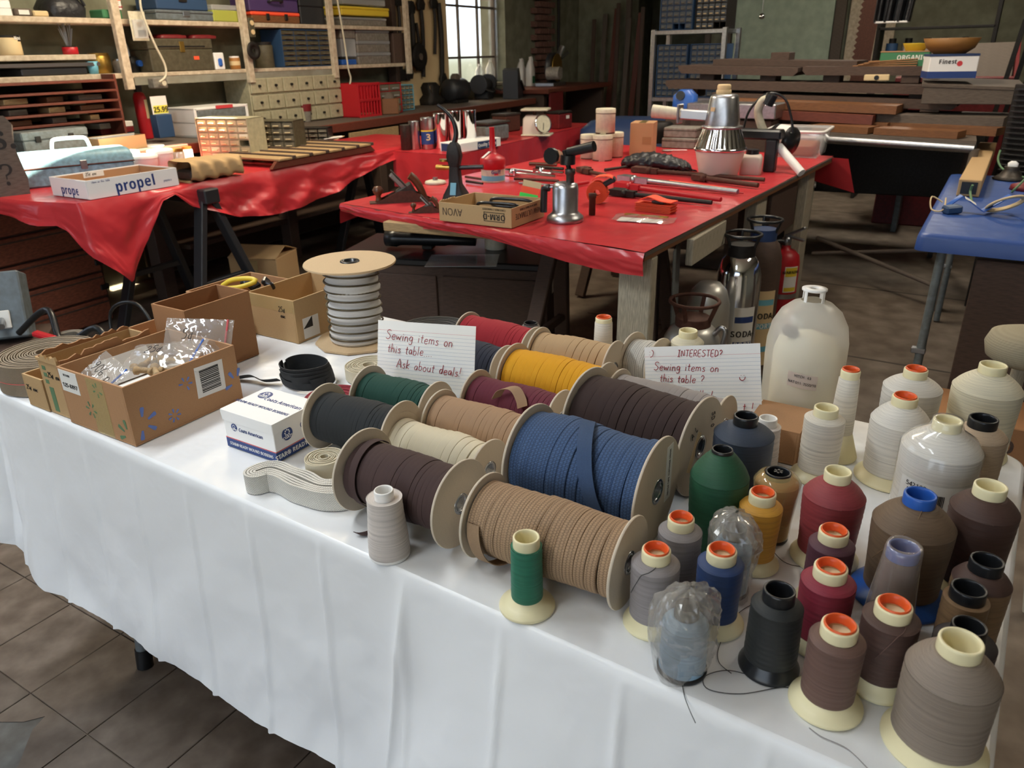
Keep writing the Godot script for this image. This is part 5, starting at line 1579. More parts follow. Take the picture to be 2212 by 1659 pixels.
	var edge := func(u: float) -> Vector3:
		var s: float = u * whole
		for k in path.size() - 1:
			if s <= seglen[k + 1] + 1e-6:
				return (path[k] as Vector3).lerp(path[k + 1], (s - seglen[k]) / (seglen[k + 1] - seglen[k]))
		return path[-1]
	var drops := [[0.0, 0.05], [0.3, 0.06], [0.62, 0.10], [0.68, 0.12], [0.95, 0.385], [1.17, 0.05], [1.25, 0.03], [1.33, 0.1], [1.6, 0.2], [1.9, 0.235], [2.25, 0.2], [2.7, 0.10], [3.1, 0.05], [3.6, 0.05]]
	var drop := func(s: float) -> float:
		for k in drops.size() - 1:
			if s <= drops[k + 1][0]:
				return lerpf(drops[k][1], drops[k + 1][1], (s - drops[k][0]) / (drops[k + 1][0] - drops[k][0]))
		return 0.05
	put(c1, "flat_top", sheetm(func(u, v):
		var p: Vector3 = edge.call(u)
		var q := Vector3(-4.06, RY, lerpf(-1.72, -4.62, clampf((u * whole - 0.35) / (whole - 0.35), 0, 1)))
		var r := p.lerp(q, v)
		r.y = RY + nz.get_noise_2d(r.x * 2.0, r.z * 1.4) * 0.003 * v
		return r, 120, 16, 6.0, 1.0), M.cloth_red)
	put(c1, "hanging_swag", sheetm(func(u, v):
		var s: float = u * whole
		var p: Vector3 = edge.call(u)
		var d: float = drop.call(s)
		var n := Vector3(0.08, 0, 1) if s < 0.6 else Vector3(1, 0, 0.03)
		var fold: float = 0.02 * sin(s * 21.0 + v * 2.0) * v + 0.035 * nz.get_noise_2d(s * 2.2, v) * v
		p += n.normalized() * (0.012 * sin(minf(v * 4.0, 1.0) * PI / 2) + 0.02 * v + fold * minf(1.0, d * 5.0))
		p.y = RY - d * v
		return p, 200, 18, 6.0, 0.6), M.cloth_red)
	# --- far table with the scales
	var t3 := thing("plank_table", "plank table with the scales and steel cans under red cloth", "table")
	put(t3, "plank_top", boxm(Vector3(0.46, 0.025, 2.2), 0.003, rot(Vector3(-3.15, 0.764, -5.10), 0, 0.07, 0)), M.wood_dark)
	for s in [-0.95, 0.95]:
		for q in [-0.2, 0.2]:
			put(t3, "leg", boxm(Vector3(0.05, 0.75, 0.05), 0.003, rot(Vector3(-3.165 - 0.07 * s + q, 0.375, -5.10 + s), 0, 0.07, 0)), M.wood_dark)
	var c3 := thing("plastic_tablecloth", "red plastic tablecloth hanging straight on the far table with the scales", "tablecloth")
	var F0 := Vector3(-2.835, 0.780, -3.95)
	var F1 := Vector3(-2.995, 0.780, -6.22)
	put(c3, "flat_top", sheetm(func(u, v):
		var p := F0.lerp(F1, u) + Vector3(-0.5 * v, 0, 0)
		p.y += nz.get_noise_2d(p.x * 2.0, p.z * 2.0) * 0.002
		return p, 60, 14, 4.0, 1.0), M.cloth_red)
	put(c3, "front_drape", sheetm(func(u, v):
		var p := F0.lerp(F1, u) + Vector3(0.01 + 0.012 * sin(u * 40.0) * v, -(0.21 + 0.02 * sin(u * 7.0)) * v, 0)
		return p, 120, 10, 4.0, 0.5), M.cloth_red)
	put(c3, "end_drape", sheetm(func(u, v):
		return F0 + Vector3(-0.5 * u, -0.22 * v, 0.012 + 0.01 * sin(u * 20.0) * v), 24, 8, 1.0, 0.5), M.cloth_red)

# ---------------------------------------------------------------- goods on the middle red table
func bench_plane(label: String, pos: Vector3, turn: float, s: float, upside := false) -> void:
	var t := thing("bench_plane", label, "hand plane", pos, turn)
	put(t, "sole", loftm([[0.0, 0.13 * s, 0.028 * s, 0.004], [0.004 * s, 0.13 * s, 0.028 * s, 0.004]]), M.rust)
	for z in [-0.027, 0.024]:
		put(t, "cheek", prismm([Vector2(-0.11, 0.003), Vector2(-0.02, 0.042), Vector2(0.03, 0.045), Vector2(0.11, 0.006), Vector2(0.12, 0.003)].map(func(p): return p * s), 0.003 * s, at(0, 0, z * s)), M.rust)
	put(t, "frog", boxm(Vector3(0.07, 0.05, 0.044) * s, 0.006, rot(Vector3(0.012, 0.036, 0) * s, 0, 0, 0.5)), M.iron)
	var ir := put(t, "blade", boxm(Vector3(0.12, 0.004, 0.045) * s, 0.001, rot(Vector3(0.0, 0.075, 0) * s, 0, 0, 2.3)), M.iron)
	put(ir, "lever_cap", boxm(Vector3(0.09, 0.02, 0.036) * s, 0.003, rot(Vector3(-0.012, 0.072, 0) * s, 0, 0, 2.3)), M.steel)
	put(t, "front_knob", lathem([Vector2(0, 0), Vector2(0.014, 0), Vector2(0.011, 0.01), Vector2(0.009, 0.022), Vector2(0.018, 0.034), Vector2(0.021, 0.046), Vector2(0.014, 0.057), Vector2(0, 0.06)].map(func(p): return p * s), 20, at(-0.095 * s, 0.004, 0)), M.wood_tool)
	put(t, "rear_handle", tubem(curve([Vector3(0.085, 0.0, 0), Vector3(0.075, 0.03, 0), Vector3(0.062, 0.06, 0), Vector3(0.045, 0.085, 0), Vector3(0.03, 0.098, 0)].map(func(p): return p * s), 16), 0.013 * s, 10, 0.016 * s), M.wood_tool)

func bar_tool(label: String, a: Vector3, b: Vector3, r: float, m: Material, jaw := 0.0, cat := "wrench", group := "") -> Node3D:
	var t := thing("pipe_wrench" if jaw > 0 else "hand_tool", label, cat, a + Vector3(0, 0.004, 0), 0.0, group)
	var d := b - a
	put(t, "handle", tubem([d * 0.12 + UPV * r, d + UPV * r], r, 8, r * 0.85), m)
	if jaw > 0:
		var x := d.normalized()
		var z := x.cross(UPV)
		put(t, "hook_jaw", prismm([Vector2(-0.02, -0.01), Vector2(jaw, -0.014), Vector2(jaw, 0.016), Vector2(jaw * 0.4, 0.02), Vector2(jaw * 0.3, 0.05), Vector2(-0.025, 0.045), Vector2(-0.02, 0.03)], 0.024, Transform3D(Basis(x, -z, UPV), Vector3.ZERO)), m)
		put(t, "adjusting_nut", lathem([Vector2(0, 0), Vector2(0.018, 0), Vector2(0.018, 0.02), Vector2(0, 0.02)], 12, along(d * 0.1 + UPV * 0.012, d * 0.2 + UPV * 0.012)), m)
	return t

func red_table_goods() -> void:
	rng.seed = 23
	bench_plane("rusty bench plane with wooden knob and tall rear handle", Vector3(-2.03, RY + 0.001, -2.44), 0.75, 1.05)
	bench_plane("small rusty block plane beside the open kraft box", Vector3(-1.80, RY + 0.001, -2.30), 0.6, 0.55)
	var gp := thing("toggle_clamp", "black clamp with curved handle and brass screws", "clamp", Vector3(-1.871, 0.803, -2.588), 0.3)
	put(gp, "base_block", loftm([[0.0, 0.05, 0.045, 0.01], [0.02, 0.045, 0.04, 0.01], [0.06, 0.025, 0.022, 0.006], [0.13, 0.02, 0.02, 0.006]]), M.dark_iron)
	put(gp, "upper_grip", loftm([[0.13, 0.02, 0.02, 0.006], [0.17, 0.03, 0.024, 0.008], [0.21, 0.024, 0.02, 0.008], [0.225, 0.012, 0.012, 0.004]]), M.dark_iron)
	put(gp, "curved_handle", tubem(curve([Vector3(0.0, 0.215, 0), Vector3(0.012, 0.26, 0), Vector3(0.0, 0.31, 0), Vector3(-0.03, 0.345, 0), Vector3(-0.06, 0.365, 0)], 20), 0.011, 10, 0.006), M.hose_black)
	put(gp, "brass_screw", cylm(0.011, 0.09, 10, along(Vector3(-0.08, 0.125, 0), Vector3(0.03, 0.125, 0))), M.brass)
	put(gp, "brass_wheel", cylm(0.02, 0.008, 14, along(Vector3(-0.045, 0.15, 0.0), Vector3(-0.044, 0.17, 0))), M.brass)
	put(gp, "black_spindle", cylm(0.009, 0.1, 10, along(Vector3(0.02, 0.125, 0), Vector3(0.12, 0.13, 0))), M.hose_black)
	put(gp, "blue_tag", boxm(Vector3(0.025, 0.05, 0.004), 0.001, rot(Vector3(0.0, 0.045, 0.035), -0.3, 0, 0)), M.blue_light)
	# open kraft tray
	var av := carton("kraft_tray", "open kraft tray with upside down lettering on the red cloth", -1.660, -1.357, -2.415, -2.188, 0.066, M.kraft_light, RY + 0.002)
	var ff := Transform3D(Basis(Vector3(-1, 0, 0), Vector3(0, -1, 0), Vector3(0, 0, 1)), Vector3(0, 0.036, 0.1142))
	lettering(av, "AVON", 0.024, M.wood_dark, ff * at(0.095, 0.0, 0.0))
	lettering(av, "ORM-D", 0.02, M.black_ink, ff * at(-0.082, 0.004, 0.0), true)
	lettering(av, "CONSUMER COMMODITY", 0.006, M.black_ink, ff * at(-0.082, -0.022, 0.0))
	var fr := new_st(false)
	for s in [-1, 1]:
		box(fr, Vector3(0.084, 0.002, 0.0006), ff * at(-0.082, 0.004 + s * 0.015, 0))
		box(fr, Vector3(0.002, 0.032, 0.0006), ff * at(-0.082 + s * 0.041, 0.004, 0))
	put(av, "printed_frame", fr, M.black_ink)
	var fs := Transform3D(Basis(Vector3(0, 0, 1), Vector3(0, -1, 0), Vector3(1, 0, 0)), Vector3(0.1522, 0.034, 0))
	lettering(av, "NEW ULTIMATE", 0.018, M.wood_dark, fs)
	lettering(av, "NEW IN ULTIMATE POWER", 0.007, M.wood_dark, fs * at(0, -0.02, 0))
	torn_edge(av, Vector3(-0.15, 0.066, 0.112), Vector3(-0.15, 0.066, 0.02), 0.006, M.kraft_light)
	var cs := thing("colour_chart", "neon striped colour card standing in the kraft tray", "card", Vector3(-1.443, 0.803, -2.372) + Vector3(0.0, 0.006, -0.05), 0.25)
	for k in 5:
		put(cs, "stripe", boxm(Vector3(0.07, 0.022, 0.002), 0.0003, rot(Vector3(0.0 + k * 0.006, 0.015 + 0.022 * k, -0.004 * k), -0.15, 0, -0.16)), [M.neon_yellow, M.neon_pink, M.neon_green, M.neon_orange, M.label_tan][k])
	for k in 3:
		var gg := thing("steel_stencil", "dark steel oval handle lying in the kraft tray", "handle", Vector3(-1.52 + 0.035 * k, RY + 0.02 + 0.012 * k, -2.27 - 0.035 * k), 0.15, "oval handles in the kraft tray")
		var ov := []
		for j in 33:
			var a := TAU * j / 32
			ov.append(Vector3(signf(cos(a)) * pow(absf(cos(a)), 0.5) * 0.08, 0.012 + 0.016 * signf(sin(a)) * pow(absf(sin(a)), 0.6), 0.01 * sin(a)))
		put(gg, "bar", tubem(ov, 0.006, 8), M.black_plastic)
	# blow torch
	var bt := thing("blow_torch", "old aluminium blow torch with black grip on a wide foot", "blow torch", Vector3(-1.258, 0.803, -2.389), 0.0)
	put(bt, "tank", lathem([Vector2(0, 0), Vector2(0.064, 0), Vector2(0.066, 0.006), Vector2(0.064, 0.018), Vector2(0.052, 0.028), Vector2(0.045, 0.036), Vector2(0.0455, 0.115), Vector2(0.042, 0.128), Vector2(0.03, 0.135), Vector2(0, 0.138)], 36), M.brushed)
	put(bt, "filler_neck", lathem([Vector2(0.014, 0.13), Vector2(0.014, 0.16), Vector2(0.018, 0.165), Vector2(0.018, 0.18), Vector2(0, 0.182)], 18, at(0.018, 0, 0.0)), M.iron)
	put(bt, "valve_wheel", cylm(0.028, 0.014, 10, along(Vector3(-0.035, 0.225, 0.03), Vector3(-0.036, 0.225, 0.044))), M.hose_black)
	put(bt, "valve_stem", cylm(0.008, 0.07, 10, along(Vector3(0.015, 0.175, 0.0), Vector3(0.0, 0.24, 0.01))), M.dark_iron)
	put(bt, "burner_tube", cylm(0.016, 0.10, 14, along(Vector3(0.01, 0.235, 0.0), Vector3(0.12, 0.262, 0.0)), 0.018), M.hose_black)
	put(bt, "burner_base", cylm(0.026, 0.03, 14, at(0.008, 0.195, 0)), M.hose_black)
	put(bt, "grip", tubem(curve([Vector3(-0.052, 0.115, 0.02), Vector3(-0.066, 0.113, 0.022), Vector3(-0.072, 0.105, 0.023), Vector3(-0.074, 0.03, 0.024)], 14), 0.0125, 10), M.hose_black)
	put(bt, "grip_bracket", tubem([Vector3(-0.035, 0.118, 0.012), Vector3(-0.07, 0.115, 0.022)], 0.004, 6), M.steel)
	# red funnel can
	var oc := thing("oil_can", "white and blue printed can with a red spouted cap", "can", Vector3(-1.984, 0.803, -3.045), 0.0)
	put(oc, "can_body", lathem([Vector2(0, 0), Vector2(0.054, 0), Vector2(0.055, 0.003), Vector2(0.055, 0.06)], 32), M.enamel)
	put(oc, "blue_print", sheetm(func(u, v): return Vector3(cos(u * TAU) * 0.0553, 0.008 + 0.022 * v, sin(u * TAU) * 0.0553), 40, 1), M.blue_light)
	bent(oc, "Gulf", 0.016, M.blue_ink, 0.0555, 0.75, 0.048, true)
	put(oc, "red_disc", sheetm(func(u, v): return Vector3(cos(0.9 - u * 0.35) * 0.0556, 0.034 + 0.01 * v, sin(0.9 - u * 0.35) * 0.0556), 6, 1), M.print_red)
	put(oc, "red_cap", lathem([Vector2(0.056, 0.058), Vector2(0.059, 0.06), Vector2(0.059, 0.098), Vector2(0.055, 0.108), Vector2(0.03, 0.122), Vector2(0.0155, 0.13), Vector2(0.0135, 0.16), Vector2(0.011, 0.238), Vector2(0.0125, 0.241), Vector2(0.009, 0.241), Vector2(0, 0.2)], 36), M.red_paint)
	put(oc, "paper_tag", boxm(Vector3(0.02, 0.002, 0.05), 0.0, rot(Vector3(-0.016, 0.122, 0.03), 0.55, -0.4, 0.1)), M.label_white)
	# enamel canisters
	for p in [[Vector3(-1.933, 0.803, -3.95), 0.13, "cream enamel canister with chipped rim, left of the lower three", 0.049], [Vector3(-1.833, 0.803, -3.908), 0.139, "cream enamel canister with rusty foot carrying the stacked one", 0.053], [Vector3(-1.828, 0.803, -4.059), 0.135, "cream enamel canister half hidden behind the front canister", 0.046], [Vector3(-1.833, 0.803, -3.908) + Vector3(0.004, 0.1395, -0.02), 0.128, "cream enamel canister stacked on top with a yellow dot", 0.052]]:
		var e := thing("enamel_canister", p[2], "canister", p[0], rng.randf() * 6.0, "enamel canisters")
		var r: float = p[3]
		var h: float = p[1]
		put(e, "can_body", lathem([Vector2(0, 0), Vector2(r, 0), Vector2(r, h * 0.82)], 32), M.enamel)
		put(e, "lid", lathem([Vector2(r * 1.02, h * 0.8), Vector2(r * 1.02, h * 0.97), Vector2(r * 0.97, h), Vector2(r * 0.9, h * 0.985), Vector2(0, h * 0.985)], 32), M.enamel)
		put(e, "dark_rim", lathem([Vector2(r * 1.022, h * 0.8), Vector2(r * 1.03, h * 0.81), Vector2(r * 1.022, h * 0.82)], 32), M.rust)
		put(e, "rust_ring", lathem([Vector2(r * 1.003, 0.0), Vector2(r * 1.004, 0.007)], 32, Transform3D(), 0.006), M.rust)
	var kb := thing("cardboard_box", "sealed brown cardboard box behind the canisters", "box", Vector3(-1.803, 0.803, -4.24) + Vector3(0.06, 0.001, -0.02), 0.25)
	put(kb, "carton_body", boxm(Vector3(0.13, 0.175, 0.16), 0.002, at(0, 0.0875, 0)), M.kraft)
	put(kb, "printed_patch", boxm(Vector3(0.05, 0.04, 0.001), 0.0, at(0.03, 0.08, 0.0803)), M.kraft_dark)
	put(kb, "packing_tape", boxm(Vector3(0.04, 0.001, 0.161), 0.0, at(0, 0.1755, 0)), M.tape_film)
	# black bag
	var lb := thing("leather_bag", "limp black leather bag lying before the yard light", "bag", Vector3(-1.43, RY + 0.002, -3.71), 0.0)
	var ln := FastNoiseLite.new()
	ln.seed = 6
	ln.frequency = 6.0
	put(lb, "bag_body", sheetm(func(u, v):
		var a: float = v * TAU
		var s := sin(clampf(u * 1.08, 0, 1) * PI)
		var r := pow(maxf(s, 0.0), 0.4)
		var n := ln.get_noise_2d(u * 2.0, cos(a)) * 0.016
		return Vector3((u - 0.5) * 0.40, maxf(0.0, 0.045 * r * (1.0 - 0.35 * u) * (1.0 + sin(a)) + n), cos(a) * (0.075 * r + n)), 40, 28), M.leather)
	# yard light: lens bowl, ribbed reflector, aluminium housing
	var yl := thing("yard_light", "aluminium barn light with ribbed reflector and frosted bowl", "lamp", Vector3(-1.093, 0.803, -3.599), 0.0)
	put(yl, "bowl", lathem([Vector2(0, 0.001), Vector2(0.082, 0.001), Vector2(0.086, 0.006), Vector2(0.112, 0.118), Vector2(0.112, 0.124)], 44), M.pale_pink)
	put(yl, "rim_band", lathem([Vector2(0.112, 0.118), Vector2(0.119, 0.122), Vector2(0.119, 0.132), Vector2(0.11, 0.136)], 44), M.chrome)
	put(yl, "ribbed_reflector", sheetm(func(u, v):
		var a: float = u * TAU
		var r: float = lerpf(0.112, 0.084, v) * (1.0 + 0.022 * cos(a * 30.0) * (1.0 - v * 0.6))
		return Vector3(cos(a) * r, 0.132 + 0.085 * v, sin(a) * r), 180, 6), M.chrome)
	put(yl, "collar", lathem([Vector2(0.08, 0.214), Vector2(0.092, 0.218), Vector2(0.092, 0.226), Vector2(0.075, 0.23)], 40), M.brushed)
	put(yl, "housing", loftm([[0.226, 0.074, 0.066, 0.05], [0.25, 0.074, 0.066, 0.05], [0.345, 0.062, 0.055, 0.045], [0.358, 0.057, 0.05, 0.04], [0.361, 0.045, 0.04, 0.03]]), M.brushed)
	put(yl, "photocell", lathem([Vector2(0.03, 0.36), Vector2(0.033, 0.364), Vector2(0.033, 0.378), Vector2(0.03, 0.38), Vector2(0.03, 0.38), Vector2(0.03, 0.396), Vector2(0.026, 0.402), Vector2(0, 0.402)], 24, at(-0.006, 0, 0)), M.label_tan)
	put(yl, "side_sticker", boxm(Vector3(0.022, 0.018, 0.0006), 0.0, rot(Vector3(-0.03, 0.30, 0.064), -0.1, -0.3, 0)), M.label_tan)
	var ar := put(yl, "mounting_arm", boxm(Vector3(0.14, 0.045, 0.045), 0.006, rot(Vector3(-0.13, 0.27, 0.0), 0, 0.2, -0.06)), M.steel)
	put(ar, "arm_tube", cylm(0.026, 0.14, 18, along(Vector3(-0.19, 0.273, 0.01), Vector3(-0.33, 0.285, 0.03)), 0.03), M.enamel)
	put(ar, "arm_clamp", boxm(Vector3(0.012, 0.085, 0.06), 0.003, at(-0.2, 0.275, 0.012)), M.steel)
	# bottle, pump, tub
	var wb := thing("plastic_bottle", "square white plastic bottle with black cap", "bottle", Vector3(-0.982, 0.803, -3.744), 0.2)
	put(wb, "bottle_body", loftm([[0.0, 0.045, 0.045, 0.012], [0.004, 0.048, 0.048, 0.014], [0.075, 0.048, 0.048, 0.014], [0.088, 0.04, 0.04, 0.02], [0.092, 0.026, 0.026, 0.02]]), M.pale_pink)
	put(wb, "cap", cylm(0.03, 0.022, 20, at(0, 0.09, 0)), M.black_plastic)
	var pm := thing("hose_pump", "black hand pump with thick white hose and cable", "pump", Vector3(-0.945, 0.803, -3.894), 0.0)
	put(pm, "stand_leg", boxm(Vector3(0.055, 0.15, 0.05), 0.006, at(0.025, 0.075, 0.05)), M.black_plastic)
	put(pm, "stand_head", boxm(Vector3(0.20, 0.045, 0.09), 0.008, at(-0.035, 0.17, 0.03)), M.black_plastic)
	put(pm, "motor_drum", lathem([Vector2(0, 0), Vector2(0.06, 0), Vector2(0.068, 0.01), Vector2(0.068, 0.1), Vector2(0.058, 0.115), Vector2(0, 0.12)], 28, along(Vector3(-0.02, 0.14, -0.14), Vector3(0.12, 0.12, -0.10))), M.black_plastic)
	put(pm, "white_label", lathem([Vector2(0.0688, 0.03), Vector2(0.0688, 0.085)], 28, along(Vector3(-0.02, 0.14, -0.14), Vector3(0.12, 0.12, -0.10))), M.label_white)
	put(pm, "hose", tubem(curve([Vector3(-0.02, 0.16, 0.0), Vector3(-0.05, 0.21, 0.0), Vector3(-0.07, 0.27, 0.0), Vector3(-0.055, 0.315, 0.0), Vector3(-0.03, 0.325, 0.0)], 18), 0.02, 12), M.enamel)
	put(pm, "hose_end", cylm(0.02, 0.19, 14, along(Vector3(0.05, 0.115, 0.02), Vector3(0.20, -0.0, 0.11)), 0.02), M.white_plastic)
	put(pm, "hose_clip", cylm(0.027, 0.05, 14, along(Vector3(-0.03, 0.30, 0.0), Vector3(-0.01, 0.35, 0.0))), M.hose_black)
	put(pm, "cable", tubem(curve([Vector3(-0.14, 0.17, -0.02), Vector3(-0.12, 0.27, -0.03), Vector3(-0.05, 0.345, -0.04), Vector3(0.03, 0.33, -0.05), Vector3(0.07, 0.25, -0.06), Vector3(0.09, 0.17, -0.06)], 26), 0.006, 8), M.hose_black)
	var bn := thing("plastic_tub", "clear plastic storage tub at the far corner of the red table", "tub", Vector3(-0.991, 0.803, -4.429) + Vector3(0.04, 0.0, -0.13), 0.05)
	put(bn, "tub_body", loftm([[0.002, 0.125, 0.15, 0.03], [0.006, 0.13, 0.155, 0.03], [0.13, 0.145, 0.17, 0.035]], Transform3D(), false), M.clear_plastic)
	put(bn, "tub_bottom", boxm(Vector3(0.25, 0.004, 0.3), 0.0, at(0, 0.003, 0)), M.clear_plastic)
	put(bn, "tub_rim", loftm([[0.128, 0.145, 0.17, 0.035], [0.128, 0.158, 0.183, 0.04], [0.142, 0.158, 0.183, 0.04], [0.142, 0.146, 0.171, 0.035]], Transform3D(), false), M.white_plastic)
	put(bn, "contents", boxm(Vector3(0.2, 0.06, 0.25), 0.01, at(0, 0.036, 0)), M.tan_leather)
	for p in [[Vector3(-1.743, 0.803, -4.621) + Vector3(0.1, 0.0, -0.02), 0.0, "lower grey metal cash box behind the leather bag", Vector3(0.21, 0.062, 0.16)], [Vector3(-1.743, 0.803, -4.621) + Vector3(0.1, 0.063, -0.02), 0.05, "upper grey metal cash box behind the leather bag", Vector3(0.2, 0.058, 0.15)]]:
		var g := thing("cash_box", p[2], "box", p[0], p[1], "grey cash boxes")
		put(g, "box_body", boxm(p[3], 0.006, at(0, p[3].y / 2, 0)), M.grey_box)
		put(g, "lid_seam", boxm(Vector3(p[3].x + 0.002, 0.003, p[3].z + 0.002), 0.0, at(0, p[3].y * 0.7, 0)), M.dark_iron)
	var dr := thing("paint_drum", "short dark drum behind the sealed cardboard box", "drum", Vector3(-1.868, 0.803, -4.848), 0.0)
	put(dr, "drum_body", lathem([Vector2(0, 0), Vector2(0.075, 0), Vector2(0.078, 0.005), Vector2(0.075, 0.06), Vector2(0.078, 0.065), Vector2(0.075, 0.12), Vector2(0.06, 0.13), Vector2(0, 0.13)], 24), M.dark_iron)
	# spoons on the cloth
	for p in [[Vector3(-1.652, 0.803, -4.407), 0.4], [Vector3(-1.632, 0.803, -4.666), -0.2]]:
		var s := thing("serving_spoon", "white spoon lying behind the leather bag", "spoon", p[0] + Vector3(0, 0.001, 0), p[1], "white spoons behind the leather bag")
		put(s, "bowl", lathem([Vector2(0, 0), Vector2(0.03, 0.006), Vector2(0.032, 0.009), Vector2(0, 0.003)], 18), M.white_plastic)
		put(s, "handle", boxm(Vector3(0.09, 0.004, 0.01), 0.001, at(0.07, 0.008, 0)), M.white_plastic)
	# pipe wrenches and bars, laid side by side
	bar_tool("long rusty pipe wrench nearest the yard light", Vector3(-1.487, 0.803, -3.554), Vector3(-0.853, 0.803, -3.499), 0.011, M.rust, 0.12)
	bar_tool("rusty iron bar with knuckle joint beside the long pipe wrench", Vector3(-1.144, 0.803, -3.439), Vector3(-0.836, 0.803, -3.331), 0.012, M.rust, 0.06, "bar")
	bar_tool("long bright aluminium pipe wrench", Vector3(-1.437, 0.803, -3.277), Vector3(-0.864, 0.803, -3.133), 0.013, M.brushed, 0.15)
	bar_tool("orange painted pry bar between the bright wrench and the rusty bar", Vector3(-1.256, 0.803, -3.316), Vector3(-0.934, 0.803, -3.222), 0.007, M.neon_orange, 0.0, "bar")
	bar_tool("long red pipe wrench handle", Vector3(-1.372, 0.803, -3.097), Vector3(-0.875, 0.803, -2.947), 0.011, M.red_paint, 0.12)
	bar_tool("dark iron wrench handle with hanging hole", Vector3(-1.314, 0.803, -2.922), Vector3(-0.888, 0.803, -2.877), 0.010, M.dark_iron, 0.10)
	bar_tool("thin red rod lying on the outside of the wrenches", Vector3(-1.356, 0.803, -3.186), Vector3(-0.849, 0.803, -3.164), 0.004, M.red_paint, 0.0, "rod")
	bar_tool("amber handled chisel at the left end of the tool rows", Vector3(-2.099, 0.803, -3.353), Vector3(-1.812, 0.803, -3.294), 0.007, M.steel, 0.0, "chisel")
	bar_tool("long chrome spanner in the tool rows", Vector3(-2.022, 0.803, -3.217), Vector3(-1.744, 0.803, -3.214), 0.009, M.chrome, 0.06)
	bar_tool("black handled screwdriver at the back of the tool rows", Vector3(-2.013, 0.803, -3.462), Vector3(-1.831, 0.803, -3.453), 0.009, M.dark_iron, 0.0, "screwdriver")
	bar_tool("rusty file in the tool rows beside the kraft tray", Vector3(-1.926, 0.803, -3.086), Vector3(-1.674, 0.803, -3.112), 0.007, M.rust, 0.0, "file")
	bar_tool("flat steel rule in front of the tool rows", Vector3(-1.838, 0.803, -2.994), Vector3(-1.636, 0.803, -3.016), 0.005, M.steel, 0.0, "ruler")
	bar_tool("chrome adjustable spanner behind the kraft tray", Vector3(-1.904, 0.803, -3.319), Vector3(-1.759, 0.803, -3.318), 0.010, M.chrome, 0.08)
	bar_tool("brown wooden handled carving tool beside the mallet", Vector3(-2.098, 0.803, -3.536), Vector3(-1.932, 0.803, -3.571), 0.010, M.wood_tool, 0.0, "carving tool")
	bar_tool("rusty tongs near the torch burner", Vector3(-1.734, 0.803, -3.444), Vector3(-1.539, 0.803, -3.337), 0.010, M.rust, 0.09, "tongs")
	bar_tool("flat iron bar lying by the canisters", Vector3(-1.635, 0.803, -3.488), Vector3(-1.579, 0.803, -3.652), 0.008, M.iron, 0.0, "bar")
	bar_tool("thin rusty rasp beside the red capped can", Vector3(-2.164, 0.803, -3.057), Vector3(-2.014, 0.803, -3.016), 0.006, M.rust, 0.0, "rasp")
	bar_tool("slim black punch beside the red capped can", Vector3(-2.078, 0.803, -2.942), Vector3(-1.955, 0.803, -2.912), 0.006, M.dark_iron, 0.0, "punch")
	bar_tool("red handled screwdriver beside the orange strap roll", Vector3(-1.56, 0.803, -3.024), Vector3(-1.534, 0.803, -3.132), 0.009, M.red_paint, 0.0, "screwdriver")
	var ml := thing("wooden_mallet", "round burl mallet head at the back of the tool rows", "mallet", Vector3(-2.033, 0.803, -3.721), 0.4)
	put(ml, "head", loftm([[0.0, 0.04, 0.035, 0.03], [0.02, 0.055, 0.045, 0.04], [0.05, 0.052, 0.042, 0.04], [0.065, 0.03, 0.025, 0.02]]), M.tan_leather)
	# tape dispenser like white disc tool
	var tg := thing("tape_gauge", "white disc gauge lying beyond the bench plane", "gauge", Vector3(-2.185, 0.803, -2.864), 0.0)
	put(tg, "disc", lathem([Vector2(0, 0), Vector2(0.045, 0), Vector2(0.05, 0.006), Vector2(0.046, 0.014), Vector2(0.03, 0.018), Vector2(0, 0.018)], 28), M.enamel)
	put(tg, "knob", cylm(0.012, 0.012, 14, at(0, 0.018, 0)), M.steel)
	# ratchet straps
	var os := thing("ratchet_strap", "rolled orange ratchet strap standing beside the blow torch", "strap", Vector3(-1.302, 0.803, -2.743), 0.3)
	put(os, "rolled_webbing", bandm(spiral(0.012, 0.042, 7, 0.0, 0.02).map(func(p): return Vector3(p.x, p.z + 0.046, 0)), Vector3(0, 0, 0.026), 0.0038), M.orange_strap)
	put(os, "webbing_tail", bandm(curve([Vector3(-0.02, 0.09, 0), Vector3(0.0, 0.105, 0.0), Vector3(0.04, 0.108, 0.0), Vector3(0.06, 0.1, 0)], 12), Vector3(0, 0, 0.026), 0.003), M.neon_orange)
	put(os, "ratchet", boxm(Vector3(0.05, 0.02, 0.04), 0.004, rot(Vector3(0.045, 0.085, 0.0), 0, 0, 0.5)), M.black_plastic)
	var o2 := thing("ratchet_strap", "flat folded orange ratchet strap beside the wrench handles", "strap", Vector3(-1.037, 0.803, -2.684), -0.1)
	var fold := []
	for k in 6:
		var y := 0.004 + k * 0.0052
		fold.append_array(([Vector3(-0.07, y, 0), Vector3(0.07, y, 0)] if k % 2 == 0 else [Vector3(0.074, y, 0), Vector3(-0.074, y, 0)]))
	put(o2, "folded_webbing", bandm(fold, Vector3(0, 0, 0.026), 0.0036), M.orange_strap)
	put(o2, "webbing_flap", bandm(curve([Vector3(-0.06, 0.04, 0), Vector3(-0.02, 0.056, 0), Vector3(0.03, 0.045, 0), Vector3(0.075, 0.043, 0)], 12), Vector3(0, 0, 0.027), 0.003), M.neon_orange)
	put(o2, "black_buckle", boxm(Vector3(0.05, 0.008, 0.056), 0.002, at(0.02, 0.04, 0)), M.black_plastic)
	var dt := thing("brass_tube", "small dark cylinder standing in front of the rolled strap", "tube", Vector3(-1.22, 0.803, -2.527), 0.0)
